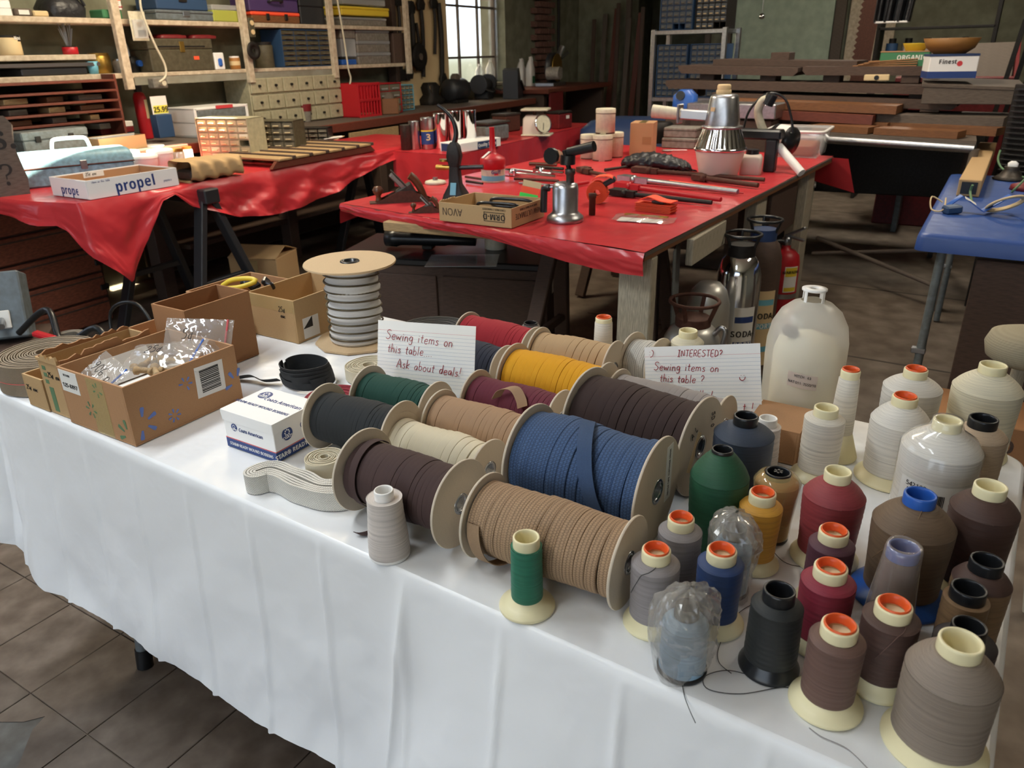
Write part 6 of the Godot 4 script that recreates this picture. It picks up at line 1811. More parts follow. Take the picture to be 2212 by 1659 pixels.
	put(dt, "barrel", lathem([Vector2(0, 0), Vector2(0.012, 0), Vector2(0.012, 0.062), Vector2(0.014, 0.063), Vector2(0.014, 0.078), Vector2(0, 0.079)], 18), M.rust)
	var zb := thing("zip_bag", "flat plastic bag of small parts on the corner of the red cloth", "bag", Vector3(-1.014, 0.803, -2.518) + Vector3(0, 0.003, 0), 0.15)
	put(zb, "film", sheetm(func(u, v): return Vector3((u - 0.5) * 0.22, 0.004 + 0.01 * sin(u * PI) * sin(v * PI) + 0.003 * sin(u * 19.0 + v * 7.0), (v - 0.5) * 0.12), 24, 14), M.bag_film)
	put(zb, "paper_slip", boxm(Vector3(0.15, 0.002, 0.06), 0.0, at(-0.01, 0.002, 0.02)), M.label_white)
	put(zb, "steel_blade", boxm(Vector3(0.16, 0.004, 0.018), 0.0005, rot(Vector3(0.0, 0.008, -0.035), 0, -0.12, 0)), M.brass)


# ---------------------------------------------------------------- goods on the left red table
func drawer_unit(called: String, label: String, pos: Vector3, turn: float, size: Vector3, cols: int, rows: int, frame: Material, face: Material, handle: Material, missing := []) -> Node3D:
	var t := thing(called, label, "cabinet", pos, turn)
	var k := 0.006
	put(t, "back_panel", boxm(Vector3(size.x, size.y, k), 0.001, at(0, size.y / 2, -size.z / 2 + k / 2)), frame)
	for s in [-1.0, 1.0]:
		put(t, "side_panel", boxm(Vector3(k, size.y, size.z), 0.001, at(s * (size.x / 2 - k / 2), size.y / 2, 0)), frame)
		put(t, "top_panel" if s > 0 else "bottom_panel", boxm(Vector3(size.x, k, size.z), 0.001, at(0, size.y / 2 + s * (size.y / 2 - k / 2), 0)), frame)
	var cw := (size.x - 2 * k) / cols
	var ch := (size.y - 2 * k) / rows
	for c in range(1, cols):
		put(t, "divider", boxm(Vector3(0.004, size.y - 2 * k, size.z - 0.006), 0.0, at(-size.x / 2 + k + c * cw, size.y / 2, -0.002)), frame)
	for r in range(1, rows):
		put(t, "shelf", boxm(Vector3(size.x - 2 * k, 0.004, size.z - 0.006), 0.0, at(0, k + r * ch, -0.002)), frame)
	var st := boxm(Vector3(cw - 0.007, ch - 0.008, size.z * 0.8), 0.002)
	st.generate_normals()
	var dm := st.commit()
	var hs := boxm(Vector3(cw * 0.5, ch * 0.16, 0.012), 0.002)
	hs.generate_normals()
	var hm := hs.commit()
	for r in rows:
		for c in cols:
			if [c, r] in missing:
				continue
			var x := -size.x / 2 + k + (c + 0.5) * cw
			var y := k + (r + 0.5) * ch
			var d := put(t, "drawer", dm, face, at(x, y, size.z * 0.1 - 0.004))
			put(d, "pull", hm, handle, at(0, -ch * 0.12, size.z * 0.4 + 0.006))
	return t

func left_table_goods() -> void:
	rng.seed = 41
	# sunlit metal toolbox
	var tb := thing("metal_toolbox", "light blue metal toolbox with chipped paint and folding handle", "toolbox", Vector3(-3.893, 0.804, -2.176), 1.22)
	put(tb, "lower_body", boxm(Vector3(0.50, 0.088, 0.22), 0.008, at(0, 0.044, 0)), M.blue_box)
	put(tb, "lid", loftm([[0.088, 0.252, 0.112, 0.01], [0.118, 0.252, 0.112, 0.012], [0.138, 0.247, 0.104, 0.02], [0.15, 0.235, 0.085, 0.02], [0.152, 0.22, 0.07, 0.02]]), M.blue_box)
	put(tb, "seam", boxm(Vector3(0.506, 0.006, 0.226), 0.001, at(0, 0.088, 0)), M.rust)
	put(tb, "latch", boxm(Vector3(0.03, 0.04, 0.008), 0.002, at(0.02, 0.09, 0.113)), M.steel)
	put(tb, "handle", tubem(curve([Vector3(-0.085, 0.15, 0), Vector3(-0.075, 0.195, 0), Vector3(-0.05, 0.205, 0), Vector3(0.05, 0.205, 0), Vector3(0.075, 0.195, 0), Vector3(0.085, 0.15, 0)], 24), 0.0085, 8), M.white_metal)
	put(tb, "end_cap", boxm(Vector3(0.004, 0.12, 0.2), 0.002, at(-0.2525, 0.062, 0)), M.grey_box)
	# white printed tray
	var pp := carton("white_tray", "open white carton with dark blue lettering on the red cloth", -3.575, -3.290, -2.312, -1.868, 0.080, M.white_card, RY + 0.002)
	put(pp, "kraft_lining", boxm(Vector3(0.002, 0.066, 0.43), 0.0, at(-0.137, 0.042, 0)), M.kraft)
	put(pp, "kraft_lining", boxm(Vector3(0.27, 0.066, 0.002), 0.0, at(0, 0.042, -0.216)), M.kraft)
	put(pp, "kraft_floor", boxm(Vector3(0.27, 0.002, 0.43), 0.0, at(0, 0.006, 0)), M.kraft)
	var ps := Transform3D(Basis(Vector3(0, 0, -1), UPV, Vector3(1, 0, 0)), Vector3(0.1428, 0, 0))
	lettering(pp, "propel", 0.046, M.blue_ink, ps * rot(Vector3(0.0, 0.038, 0), 0, 0, 0.03), true)
	lettering(pp, "pepsico", 0.009, M.blue_ink, ps * at(0.165, 0.03, 0))
	var pf := Transform3D(Basis(Vector3(1, 0, 0), UPV, Vector3(0, 0, 1)), Vector3(0, 0, 0.2224))
	lettering(pp, "propel", 0.036, M.blue_ink, pf * at(0.01, 0.03, 0), true)
	put(pp, "end_flap", boxm(Vector3(0.07, 0.076, 0.003), 0.001, at(0.105, 0.04, 0.2245)), M.white_card)
	put(pp, "paper_note", boxm(Vector3(0.001, 0.026, 0.10), 0.0, at(-0.1355, 0.066, 0.02)), M.label_white)
	handwriting(pp, "25c| eac", 0.014, M.black_ink, Transform3D(Basis(Vector3(0, 0, -1), UPV, Vector3(1, 0, 0)), Vector3(-0.1345, 0.062, 0.06)), 0.0008)
	handwriting(pp, "items on this table", 0.009, M.blue_ink, ps * at(-0.20, 0.066, 0.0), 0.0005)
	# tubs and jars in the sun
	for p in [[Vector3(-3.989, 0.803, -2.486), 0.075, 0.11, "wide white plastic tub with lid beside the blue toolbox"], [Vector3(-3.89, 0.803, -2.529), 0.07, 0.09, "white plastic tub with a dented lid behind the white tray"], [Vector3(-3.899, 0.803, -2.639), 0.065, 0.105, "tall white plastic tub nearest the glass jar"], [Vector3(-4.191, 0.803, -2.801), 0.06, 0.10, "white plastic tub at the back of the tub row"]]:
		var w := thing("plastic_tub", p[3], "tub", p[0] + Vector3(0.03, 0, 0.0), 0.0, "white tubs")
		var r: float = p[1]
		var h: float = p[2]
		put(w, "tub_body", lathem([Vector2(0, 0), Vector2(r * 0.9, 0), Vector2(r, h * 0.85)], 28), M.white_plastic)
		put(w, "lid", lathem([Vector2(r * 1.03, h * 0.82), Vector2(r * 1.04, h * 0.95), Vector2(r * 0.98, h), Vector2(r * 0.9, h * 0.97), Vector2(0, h * 0.97)], 28), M.white_plastic)
	for p in [[Vector3(-3.858, 0.803, -2.736), 0.034, 0.10, "glass jar of pale parts with a metal lid"], [Vector3(-3.982, 0.803, -2.89), 0.028, 0.09, "small glass jar behind the pale jar"]]:
		var j := thing("glass_jar", p[3], "jar", p[0], 0.0)
		put(j, "jar_body", cylm(p[1], p[2] * 0.82, 20), M.label_tan)
		put(j, "glass_wall", lathem([Vector2(p[1] * 1.06, 0.0), Vector2(p[1] * 1.08, p[2] * 0.8), Vector2(p[1] * 0.9, p[2] * 0.86)], 20), M.clear_plastic)
		put(j, "lid", cylm(p[1] * 0.95, p[2] * 0.16, 20, at(0, p[2] * 0.84, 0)), M.brass)
	# paper bag
	var pb := thing("paper_bag", "crumpled brown paper bag lying open on its side", "bag", Vector3(-3.349, 0.805, -2.528), 1.57)
	put(pb, "paper", sheetm(func(u, v):
		var a: float = v * TAU
		var sq := pow(absf(cos(a)), 0.5) * signf(cos(a))
		var sr := pow(absf(sin(a)), 0.5) * signf(sin(a))
		var wr := 0.006 * sin(u * 23.0 + a * 3.0)
		return Vector3((u - 0.5) * 0.31, 0.052 + sr * (0.05 + wr) * (1.0 - 0.1 * u), sq * (0.085 + wr)), 30, 32), M.kraft_light)
	put(pb, "bag_end", boxm(Vector3(0.002, 0.088, 0.16), 0.0, at(0.152, 0.05, 0)), M.kraft_light)
	put(pb, "contents", boxm(Vector3(0.12, 0.05, 0.12), 0.01, at(-0.08, 0.03, 0)), M.dark_iron)
	drawer_unit("parts_cabinet", "beige metal parts cabinet with rows of clear drawers", Vector3(-3.849, 0.805, -3.112), 0.22, Vector3(0.36, 0.235, 0.16), 5, 6, M.beige_metal, M.drawer_clear, M.label_tan, [[4, 2], [3, 0]])
	drawer_unit("parts_cabinet", "dark framed parts cabinet with murky drawers beside the beige one", Vector3(-3.776, 0.805, -3.39), 0.36, Vector3(0.30, 0.20, 0.15), 4, 5, M.olive_box, M.drawer_dim, M.drawer_clear, [[0, 0]])
	drawer_unit("parts_cabinet", "small black parts cabinet with grey drawers behind the wooden rack", Vector3(-3.839, 0.805, -3.772), 0.5, Vector3(0.2, 0.125, 0.12), 3, 4, M.dark_iron, M.drawer_dim, M.grey_box)
	# slatted wooden rack
	var rk := thing("wooden_rack", "low wooden rack with pale cross slats on the red cloth", "rack", Vector3(-3.54, 0.805, -3.304), 1.62)
	for z in [-0.23, 0.23]:
		put(rk, "rail", prismm([Vector2(-0.44, 0), Vector2(-0.40, 0.034), Vector2(0.40, 0.034), Vector2(0.44, 0.0)], 0.022, at(0, 0, z - 0.011)), M.wood_red)
	for k in 6:
		put(rk, "slat", boxm(Vector3(0.10, 0.012, 0.5), 0.002, at(-0.34 + k * 0.136, 0.042, 0)), M.wood_pale)
		put(rk, "dark_slat", boxm(Vector3(0.022, 0.018, 0.5), 0.002, at(-0.272 + k * 0.136, 0.045, 0)), M.wood_dark)
	var pl := thing("paper_slip", "pale paper slips lying on the end of the wooden rack", "paper", Vector3(-3.76, 0.803, -3.822) + Vector3(0, 0.056, 0.0), 0.3)
	put(pl, "sheet", boxm(Vector3(0.16, 0.003, 0.1), 0.0, rot(Vector3.ZERO, 0.1, 0, 0.05)), M.label_tan)
	put(pl, "sheet", boxm(Vector3(0.12, 0.003, 0.08), 0.0, rot(Vector3(0.03, 0.006, 0.02), 0, 0.5, 0.08)), M.label_white)
	# far red table: steel canisters, tins, scales
	var cans := [[Vector3(-3.722, 0.785, -4.51), 0.05, 0.15, "rusty steel can at the left end of the can row", M.iron], [Vector3(-3.687, 0.785, -4.557), 0.05, 0.17, "steel can standing left of the labelled tin", M.brushed], [Vector3(-3.624, 0.785, -4.614), 0.06, 0.19, "steel tin with a blue and yellow label", M.brushed], [Vector3(-3.559, 0.785, -4.673), 0.065, 0.215, "tall bright steel canister right of the labelled tin", M.chrome], [Vector3(-3.489, 0.785, -4.734), 0.062, 0.225, "tall bright steel canister in the middle of the row", M.chrome], [Vector3(-3.432, 0.785, -4.825), 0.062, 0.225, "tall bright steel canister at the right end of the row", M.chrome]]
	for p in cans:
		var c := thing("steel_canister", p[3], "canister", (p[0] as Vector3) + Vector3(0.42, -0.003, 0.47), 0.0, "steel canisters on the far red table")
		var r: float = p[1] * 0.7
		var h: float = p[2]
		put(c, "can_body", lathem([Vector2(0, 0), Vector2(r, 0), Vector2(r, h), Vector2(r * 1.03, h + 0.004), Vector2(r * 0.96, h + 0.006), Vector2(r * 0.92, h * 0.97), Vector2(0, h * 0.97)], 28), p[4])
		if h == 0.19:
			put(c, "printed_label", lathem([Vector2(r * 1.01, 0.03), Vector2(r * 1.01, 0.11)], 28), M.blue_ink)
			put(c, "yellow_stripe", lathem([Vector2(r * 1.015, 0.11), Vector2(r * 1.015, 0.118)], 28), M.yellow_plastic)
			bent(c, "3", 0.04, M.label_tan, r * 1.02, 0.8, 0.075, true)
	var bb := thing("blue_box", "flat white box with blue printed sides on the far red table", "box", Vector3(-2.998, 0.785, -4.287) + Vector3(0.06, -0.003, 0.03), 1.5)
	put(bb, "box_body", boxm(Vector3(0.42, 0.055, 0.17), 0.002, at(0, 0.0275, 0)), M.white_card)
	put(bb, "blue_print", boxm(Vector3(0.2, 0.045, 0.002), 0.0, at(0.06, 0.026, 0.0855)), M.navy_print)
	put(bb, "blue_print", boxm(Vector3(0.002, 0.045, 0.15), 0.0, at(-0.2105, 0.026, 0)), M.navy_print)
	lettering(bb, "Quality Tables", 0.02, M.white_card, at(0.06, 0.026, 0.087), true)
	var tn := thing("bread_tin", "dented grey tin with a lid behind the flat blue printed box", "tin", Vector3(-3.017, 0.785, -4.586) + Vector3(-0.06, -0.004, -0.1), 1.5)
	put(tn, "tin_body", boxm(Vector3(0.26, 0.12, 0.18), 0.02, at(0, 0.06, 0)), M.grey_paint)
	put(tn, "lid", boxm(Vector3(0.27, 0.02, 0.19), 0.008, at(0, 0.125, 0)), M.iron)
	var t2 := thing("bread_tin", "small rusty tin beside the kitchen scales", "tin", Vector3(-3.304, 0.785, -5.359) + Vector3(-0.05, -0.004, 0), 1.5)
	put(t2, "tin_body", boxm(Vector3(0.2, 0.12, 0.14), 0.01, at(0, 0.06, 0)), M.rust)
	put(t2, "lid", boxm(Vector3(0.205, 0.018, 0.145), 0.004, at(0, 0.126, 0)), M.iron)
	var sc := thing("kitchen_scale", "cream kitchen scale with a round tilted dial", "scale", Vector3(-2.95, 0.785, -5.146) + Vector3(0, -0.004, 0), 0.35)
	put(sc, "foot", boxm(Vector3(0.22, 0.014, 0.17), 0.005, at(0, 0.008, 0)), M.enamel)
	put(sc, "pillar", loftm([[0.014, 0.075, 0.06, 0.015], [0.12, 0.07, 0.055, 0.015], [0.145, 0.05, 0.04, 0.012]], at(-0.03, 0, 0)), M.pale_pink)
	put(sc, "post", cylm(0.012, 0.03, 10, at(-0.02, 0.145, 0)), M.rust)
	put(sc, "weighing_plate", boxm(Vector3(0.2, 0.016, 0.17), 0.005, at(-0.01, 0.184, 0)), M.enamel)
	var dx := along(Vector3(0.045, 0.085, 0.05), Vector3(0.09, 0.1, 0.10))
	put(sc, "dial_rim", lathem([Vector2(0, 0), Vector2(0.066, 0), Vector2(0.07, 0.006), Vector2(0.07, 0.016), Vector2(0.062, 0.02)], 32, dx), M.chrome)
	var df := put(sc, "dial_face", cylm(0.061, 0.002, 32, dx * at(0, 0.0165, 0)), M.enamel)
	put(df, "needle", boxm(Vector3(0.004, 0.002, 0.05), 0.0, dx * at(0, 0.02, 0.02)), M.black_ink)
	var rb := thing("red_case", "small red metal case behind the kitchen scale", "case", Vector3(-3.039, 0.785, -5.741) + Vector3(-0.05, -0.004, 0), 1.5)
	put(rb, "case_body", boxm(Vector3(0.2, 0.11, 0.13), 0.006, at(0, 0.055, 0)), M.red_dark)
	put(rb, "case_lid", boxm(Vector3(0.2, 0.02, 0.13), 0.006, at(0, 0.121, 0)), M.dark_iron)
	put(rb, "white_badge", boxm(Vector3(0.05, 0.025, 0.002), 0.0, at(0.03, 0.085, 0.0655)), M.label_white)

# ---------------------------------------------------------------- things under and between the tables
func under_tables() -> void:
	rng.seed = 53
	# drawer front boards below the bench
	var dc := thing("drawer_chest", "chest of wide red brown drawers below the bench end", "cabinet", wall(-2.75, 0, 0.3), WALL_TURN)
	put(dc, "carcass", boxm(Vector3(1.5, 0.84, 0.5), 0.004, at(0, 0.42, 0)), M.wood_dark)
	for k in 6:
		var d := put(dc, "drawer", boxm(Vector3(1.46, 0.128, 0.03), 0.006, at(0, 0.075 + k * 0.14, 0.262)), M.drawer_rust)
		put(d, "groove", boxm(Vector3(1.46, 0.008, 0.004), 0.0, at(0, 0.118 + k * 0.14, 0.278)), M.wood_dark)
	for k in 3:
		put(dc, "catch", boxm(Vector3(0.05, 0.03, 0.03), 0.003, at(0.72, 0.2 + k * 0.14, 0.27)), M.dark_iron)
	# welder box leaning in the corner
	var eb := thing("switch_box", "grey green metal switch box with a toggle leaning by the drawers", "switch box", Vector3(-3.197, 0.35, -1.378) + Vector3(-0.05, -0.35, 0.0), 0.9)
	put(eb, "stand", boxm(Vector3(0.28, 0.34, 0.3), 0.006, at(0, 0.17, 0)), M.wood_dark)
	put(eb, "box_body", boxm(Vector3(0.2, 0.26, 0.12), 0.006, rot(Vector3(0, 0.47, 0), -0.35, 0, 0)), M.grey_blue)
	put(eb, "switch_plate", boxm(Vector3(0.06, 0.07, 0.012), 0.003, rot(Vector3(0.02, 0.44, 0.085), -0.35, 0, 0)), M.label_white)
	put(eb, "toggle", cylm(0.012, 0.06, 10, along(Vector3(0.02, 0.44, 0.09), Vector3(0.03, 0.43, 0.15))), M.steel)
	var cb := thing("battery_cables", "tangle of black cables with a red clamp behind the webbing roll", "cable", Vector3(-2.762, 0.42, -1.369) + Vector3(0, -0.02, 0), 0.0)
	put(cb, "crate", boxm(Vector3(0.46, 0.36, 0.36), 0.006, at(0.14, -0.22, -0.1)), M.wood_old)
	put(cb, "cable", tubem(curve([Vector3(-0.25, 0.02, 0.05), Vector3(-0.1, 0.12, 0.0), Vector3(0.05, 0.03, 0.05), Vector3(0.2, 0.1, 0.0), Vector3(0.3, 0.02, 0.02)], 30), 0.012, 8), M.hose_black)
	put(cb, "cable", tubem(curve([Vector3(0.28, 0.0, 0.0), Vector3(0.26, 0.16, -0.03), Vector3(0.4, 0.2, -0.05), Vector3(0.5, 0.06, -0.05)], 24), 0.006, 6), M.hose_black)
	put(cb, "red_clamp", boxm(Vector3(0.09, 0.02, 0.03), 0.006, rot(Vector3(0.0, 0.06, 0.08), 0, 0.3, -0.2)), M.red_paint)
	put(cb, "grey_coil", bandm(spiral(0.03, 0.06, 5, 0.02), Vector3(0, 0.02, 0), 0.006), M.grey_box)
	put(cb, "rag", loftm([[-0.04, 0.12, 0.1, 0.05], [0.0, 0.11, 0.09, 0.05], [0.03, 0.06, 0.05, 0.04]], at(0.25, 0, 0)), M.grey_box)
	var bx := thing("cardboard_box", "glossy taped cardboard box on the floor between the tables", "box", Vector3(-3.504, 0, -2.849) + Vector3(-0.06, 0, -0.12), 0.35)
	put(bx, "carton_body", boxm(Vector3(0.30, 0.30, 0.26), 0.003, at(0, 0.151, 0)), M.kraft_light)
	for s in [-1.0, 1.0]:
		put(bx, "flap", boxm(Vector3(0.30, 0.004, 0.14), 0.001, rot(Vector3(0, 0.325, s * 0.07), s * 0.35, 0, 0)), M.kraft_light)
	put(bx, "packing_tape", boxm(Vector3(0.06, 0.28, 0.001), 0.0, at(0, 0.15, 0.1306)), M.tape_film)
	# dark wooden cabinet between the tables
	var cd := thing("record_cabinet", "low dark wood veneer cabinet under the red tool table", "cabinet", Vector3(-2.03, 0, -2.78), 0.30)
	put(cd, "cabinet_body", boxm(Vector3(0.95, 0.50, 0.44), 0.004, at(0, 0.26, 0)), M.wood_dark)
	put(cd, "top_board", boxm(Vector3(0.98, 0.03, 0.47), 0.006, at(0, 0.525, 0)), M.black_plastic)
	for x in [-0.24, 0.24]:
		put(cd, "door", boxm(Vector3(0.45, 0.42, 0.014), 0.003, at(x, 0.26, 0.227)), M.wood_dark)
	put(cd, "white_sticker", boxm(Vector3(0.002, 0.07, 0.035), 0.0, at(0.4765, 0.42, 0.1)), M.label_white)
	var sp := thing("spotting_scope", "long black scope lying on the dark cabinet", "scope", Vector3(-2.12, 0.541, -2.70), 0.35)
	put(sp, "barrel", lathem([Vector2(0, 0), Vector2(0.035, 0), Vector2(0.038, 0.05), Vector2(0.03, 0.07), Vector2(0.028, 0.28), Vector2(0.024, 0.3), Vector2(0.024, 0.42), Vector2(0, 0.42)], 20, along(Vector3(-0.2, 0.045, 0), Vector3(0.2, 0.045, 0))), M.black_plastic)
	put(sp, "mount", boxm(Vector3(0.05, 0.02, 0.05), 0.004, at(0, 0.012, 0)), M.dark_iron)
	var gs := thing("plastic_sheet", "glossy clear plastic folder lying on the dark cabinet", "folder", Vector3(-1.86, 0.542, -2.60), 0.5)
	put(gs, "film", boxm(Vector3(0.3, 0.003, 0.2), 0.0, Transform3D()), M.clear_plastic)
	var pn := thing("paint_tin", "small pale tin on the dark cabinet under the red table", "tin", Vector3(-1.86, 0.541, -2.86), 0.0)
	put(pn, "tin_body", cylm(0.05, 0.1, 20), M.enamel)
	put(pn, "lid", cylm(0.046, 0.006, 20, at(0, 0.1, 0)), M.steel)
	# soda kegs and tanks at the table corner
	var kg := thing("syrup_keg", "squat steel syrup keg with a rusty open handle ring", "keg", Vector3(-0.748, 0, -2.33), 0.3)
	put(kg, "tank", lathem([Vector2(0, 0.01), Vector2(0.08, 0.01), Vector2(0.092, 0.03), Vector2(0.095, 0.06), Vector2(0.095, 0.43), Vector2(0.0965, 0.435), Vector2(0.095, 0.44), Vector2(0.09, 0.475), Vector2(0.075, 0.505), Vector2(0.06, 0.518), Vector2(0.05, 0.522)], 44), M.satin)
	put(kg, "collar", lathem([Vector2(0.058, 0.515), Vector2(0.058, 0.545), Vector2(0.053, 0.548), Vector2(0.0, 0.54)], 32), M.rust)
	var ring := []
	for k in 33:
		ring.append(Vector3(cos(TAU * k / 32) * 0.079, 0.60, sin(TAU * k / 32) * 0.079))
	put(kg, "handle_ring", tubem(ring, 0.006, 8), M.rust)
	for k in 4:
		var a := TAU * k / 4 + 0.4
		put(kg, "ring_strut", boxm(Vector3(0.014, 0.068, 0.004), 0.001, along(Vector3(cos(a) * 0.056, 0.54, sin(a) * 0.056), Vector3(cos(a) * 0.078, 0.60, sin(a) * 0.078)) * at(0, 0.032, 0)), M.rust)
	put(kg, "lug", tubem(curve([Vector3(0.07, 0.50, 0.03), Vector3(0.09, 0.525, 0.035), Vector3(0.105, 0.515, 0.04), Vector3(0.1, 0.47, 0.04)], 12), 0.009, 8), M.steel)
	var tanks := [[Vector3(-0.79, 0, -2.62), 0.078, 0.585, "tall stainless soda tank with a domed top behind the keg", M.satin, 0], [Vector3(-0.745, 0, -2.83), 0.083, 0.655, "chrome soda tank with wired neck and white label", M.chrome, 1], [Vector3(-0.73, 0, -3.08), 0.082, 0.665, "brown soda tank with printed label and dark ring handle", M.wood_dark, 2]]
	for p in tanks:
		var t := thing("soda_tank", p[3], "tank", p[0], 0.0, "soda tanks by the red table")
		var r: float = p[1]
		var h: float = p[2]
		put(t, "tank", lathem([Vector2(0, 0.0), Vector2(r, 0.0), Vector2(r, 0.02), Vector2(r, h - 0.11), Vector2(r * 0.985, h - 0.105), Vector2(r * 0.97, h - 0.08), Vector2(r * 0.8, h - 0.03), Vector2(r * 0.5, h - 0.004), Vector2(0, h)], 40), p[4])
		if p[5] > 0:
			put(t, "neck", cylm(r * 0.62, 0.05, 24, at(0, h - 0.02, 0)), M.dark_iron if p[5] == 1 else M.navy_print)
			var rg := []
			for k in 33:
				rg.append(Vector3(cos(TAU * k / 32) * r * 0.8, h + 0.065, sin(TAU * k / 32) * r * 0.8))
			put(t, "handle_ring", tubem(rg, 0.006, 8), M.hose_black)
			for k in 3:
				var a := TAU * k / 3 + 0.2
				put(t, "ring_strut", tubem([Vector3(cos(a) * r * 0.6, h + 0.02, sin(a) * r * 0.6), Vector3(cos(a) * r * 0.8, h + 0.065, sin(a) * r * 0.8)], 0.006, 6), M.hose_black)
		put(t, "foot_band", lathem([Vector2(r * 1.02, 0.0), Vector2(r * 1.02, 0.09), Vector2(r, 0.092)], 40), M.black_plastic if p[5] == 2 else M.brushed)
		if p[5] > 0:
			var lm: Material = M.label_white if p[5] == 1 else M.label_tan
			var f0 := 0.35
			put(t, "paper_label", sheetm(func(u, v): return Vector3(cos(f0 + 1.0 - 1.0 * u) * r * 1.008, 0.14 + v * 0.32, sin(f0 + 1.0 - 1.0 * u) * r * 1.008), 12, 1), lm)
			for k in 3:
				put(t, "printed_band", sheetm(func(u, v): return Vector3(cos(f0 + 0.95 - 0.9 * u) * r * 1.014, 0.2 + k * 0.1 + v * 0.024, sin(f0 + 0.95 - 0.9 * u) * r * 1.014), 12, 1), M.print_navy if p[5] == 1 else M.blue_light)
			bent(t, "SODA-", 0.024, M.black_ink, r * 1.02, f0 + 0.5, 0.355, true)
			bent(t, "PORT", 0.02, M.label_white, r * 1.02, f0 + 0.5, 0.312, true)
	var sb := thing("galvanised_sheet", "grey galvanised panel leaning between the post and the tanks", "panel", Vector3(-0.86, 0, -2.46), 0.0)
	put(sb, "sheet_metal", boxm(Vector3(0.004, 0.5, 0.22), 0.001, rot(Vector3(0.0, 0.5, 0), 0.0, 0.25, 0.02)), M.grey_paint)
	# fire extinguisher
	var fe := thing("fire_extinguisher", "red fire extinguisher with black hose and yellow white label", "fire extinguisher", Vector3(-0.80, 0, -3.86), 0.0)
	put(fe, "cylinder", lathem([Vector2(0, 0.0), Vector2(0.07, 0.0), Vector2(0.074, 0.008), Vector2(0.074, 0.375), Vector2(0.066, 0.41), Vector2(0.045, 0.432), Vector2(0.022, 0.442), Vector2(0.02, 0.46)], 36), M.red_paint)
	put(fe, "valve", lathem([Vector2(0.018, 0.455), Vector2(0.022, 0.46), Vector2(0.022, 0.49), Vector2(0.014, 0.5), Vector2(0, 0.5)], 20), M.steel)
	put(fe, "lever", boxm(Vector3(0.11, 0.014, 0.022), 0.004, rot(Vector3(0.035, 0.525, 0), 0, -0.2, 0.5)), M.steel)
	put(fe, "carry_handle", boxm(Vector3(0.09, 0.012, 0.022), 0.004, rot(Vector3(0.04, 0.495, 0), 0, -0.2, -0.15)), M.steel)
	put(fe, "hose", tubem(curve([Vector3(-0.015, 0.475, 0.01), Vector3(-0.05, 0.47, 0.04), Vector3(-0.062, 0.4, 0.065), Vector3(-0.052, 0.25, 0.07), Vector3(-0.03, 0.12, 0.075)], 24), 0.014, 10), M.hose_black)
	put(fe, "nozzle", cylm(0.014, 0.09, 12, along(Vector3(-0.03, 0.13, 0.075), Vector3(-0.015, 0.04, 0.076)), 0.018), M.black_plastic)
	put(fe, "strap_band", lathem([Vector2(0.0755, 0.20), Vector2(0.0755, 0.225)], 36), M.steel)
	put(fe, "paper_label", sheetm(func(u, v): return Vector3(cos(1.25 - 0.95 * u) * 0.0752, 0.235 + 0.13 * v, sin(1.25 - 0.95 * u) * 0.0752), 12, 1), M.label_white)
	put(fe, "yellow_panel", sheetm(func(u, v): return Vector3(cos(1.2 - 0.85 * u) * 0.0757, 0.315 + 0.045 * v, sin(1.2 - 0.85 * u) * 0.0757), 12, 1), M.yellow_plastic)
	put(fe, "yellow_panel", sheetm(func(u, v): return Vector3(cos(1.2 - 0.85 * u) * 0.0757, 0.24 + 0.02 * v, sin(1.2 - 0.85 * u) * 0.0757), 12, 1), M.yellow_plastic)
	bent(fe, "WARNING", 0.014, M.black_ink, 0.0762, 0.78, 0.337, true)
	var wc := thing("white_bin", "narrow white square bin beyond the fire extinguisher", "bin", Vector3(-1.141, 0, -5.766), 0.2)
	put(wc, "bin_body", loftm([[0.0, 0.075, 0.075, 0.01], [0.46, 0.085, 0.085, 0.012], [0.46, 0.08, 0.08, 0.01], [0.3, 0.078, 0.078, 0.01]], Transform3D(), false), M.enamel)
	put(wc, "bin_bottom", boxm(Vector3(0.15, 0.004, 0.15), 0.0, at(0, 0.004, 0)), M.enamel)
	put(wc, "bin_rim", loftm([[0.45, 0.086, 0.086, 0.012], [0.45, 0.092, 0.092, 0.012], [0.465, 0.092, 0.092, 0.012], [0.465, 0.082, 0.082, 0.01]], Transform3D(), false), M.white_plastic)


# ---------------------------------------------------------------- bench and shelves on the left wall
# a thing on the wall: r is [along from, along to, bottom, top], its face stands out from the wall by out
func on_wall(called: String, label: String, category: String, r: Array, out: float, depth: float, group := "") -> Node3D:
	var t := thing(called, label, category, wall((r[0] + r[1]) / 2, r[2], out - depth / 2), WALL_TURN, group)
	t.set_meta("size", Vector3(r[1] - r[0], r[3] - r[2], depth))
	return t

func wall_box(called: String, label: String, category: String, r: Array, out: float, depth: float, m: Material, lid: Material = null, bev := 0.006, group := "") -> Node3D:
	var t := on_wall(called, label, category, r, out, depth, group)
	var s: Vector3 = t.get_meta("size")
	var split := 0.68 if lid else 1.0
	put(t, "box_body", boxm(Vector3(s.x, s.y * split, s.z), bev, at(0, s.y * split / 2, 0)), m)
	if lid:
		put(t, "lid", boxm(Vector3(s.x * 1.02, s.y * 0.32, s.z * 1.02), bev, at(0, s.y * 0.84, 0)), lid)
	return t

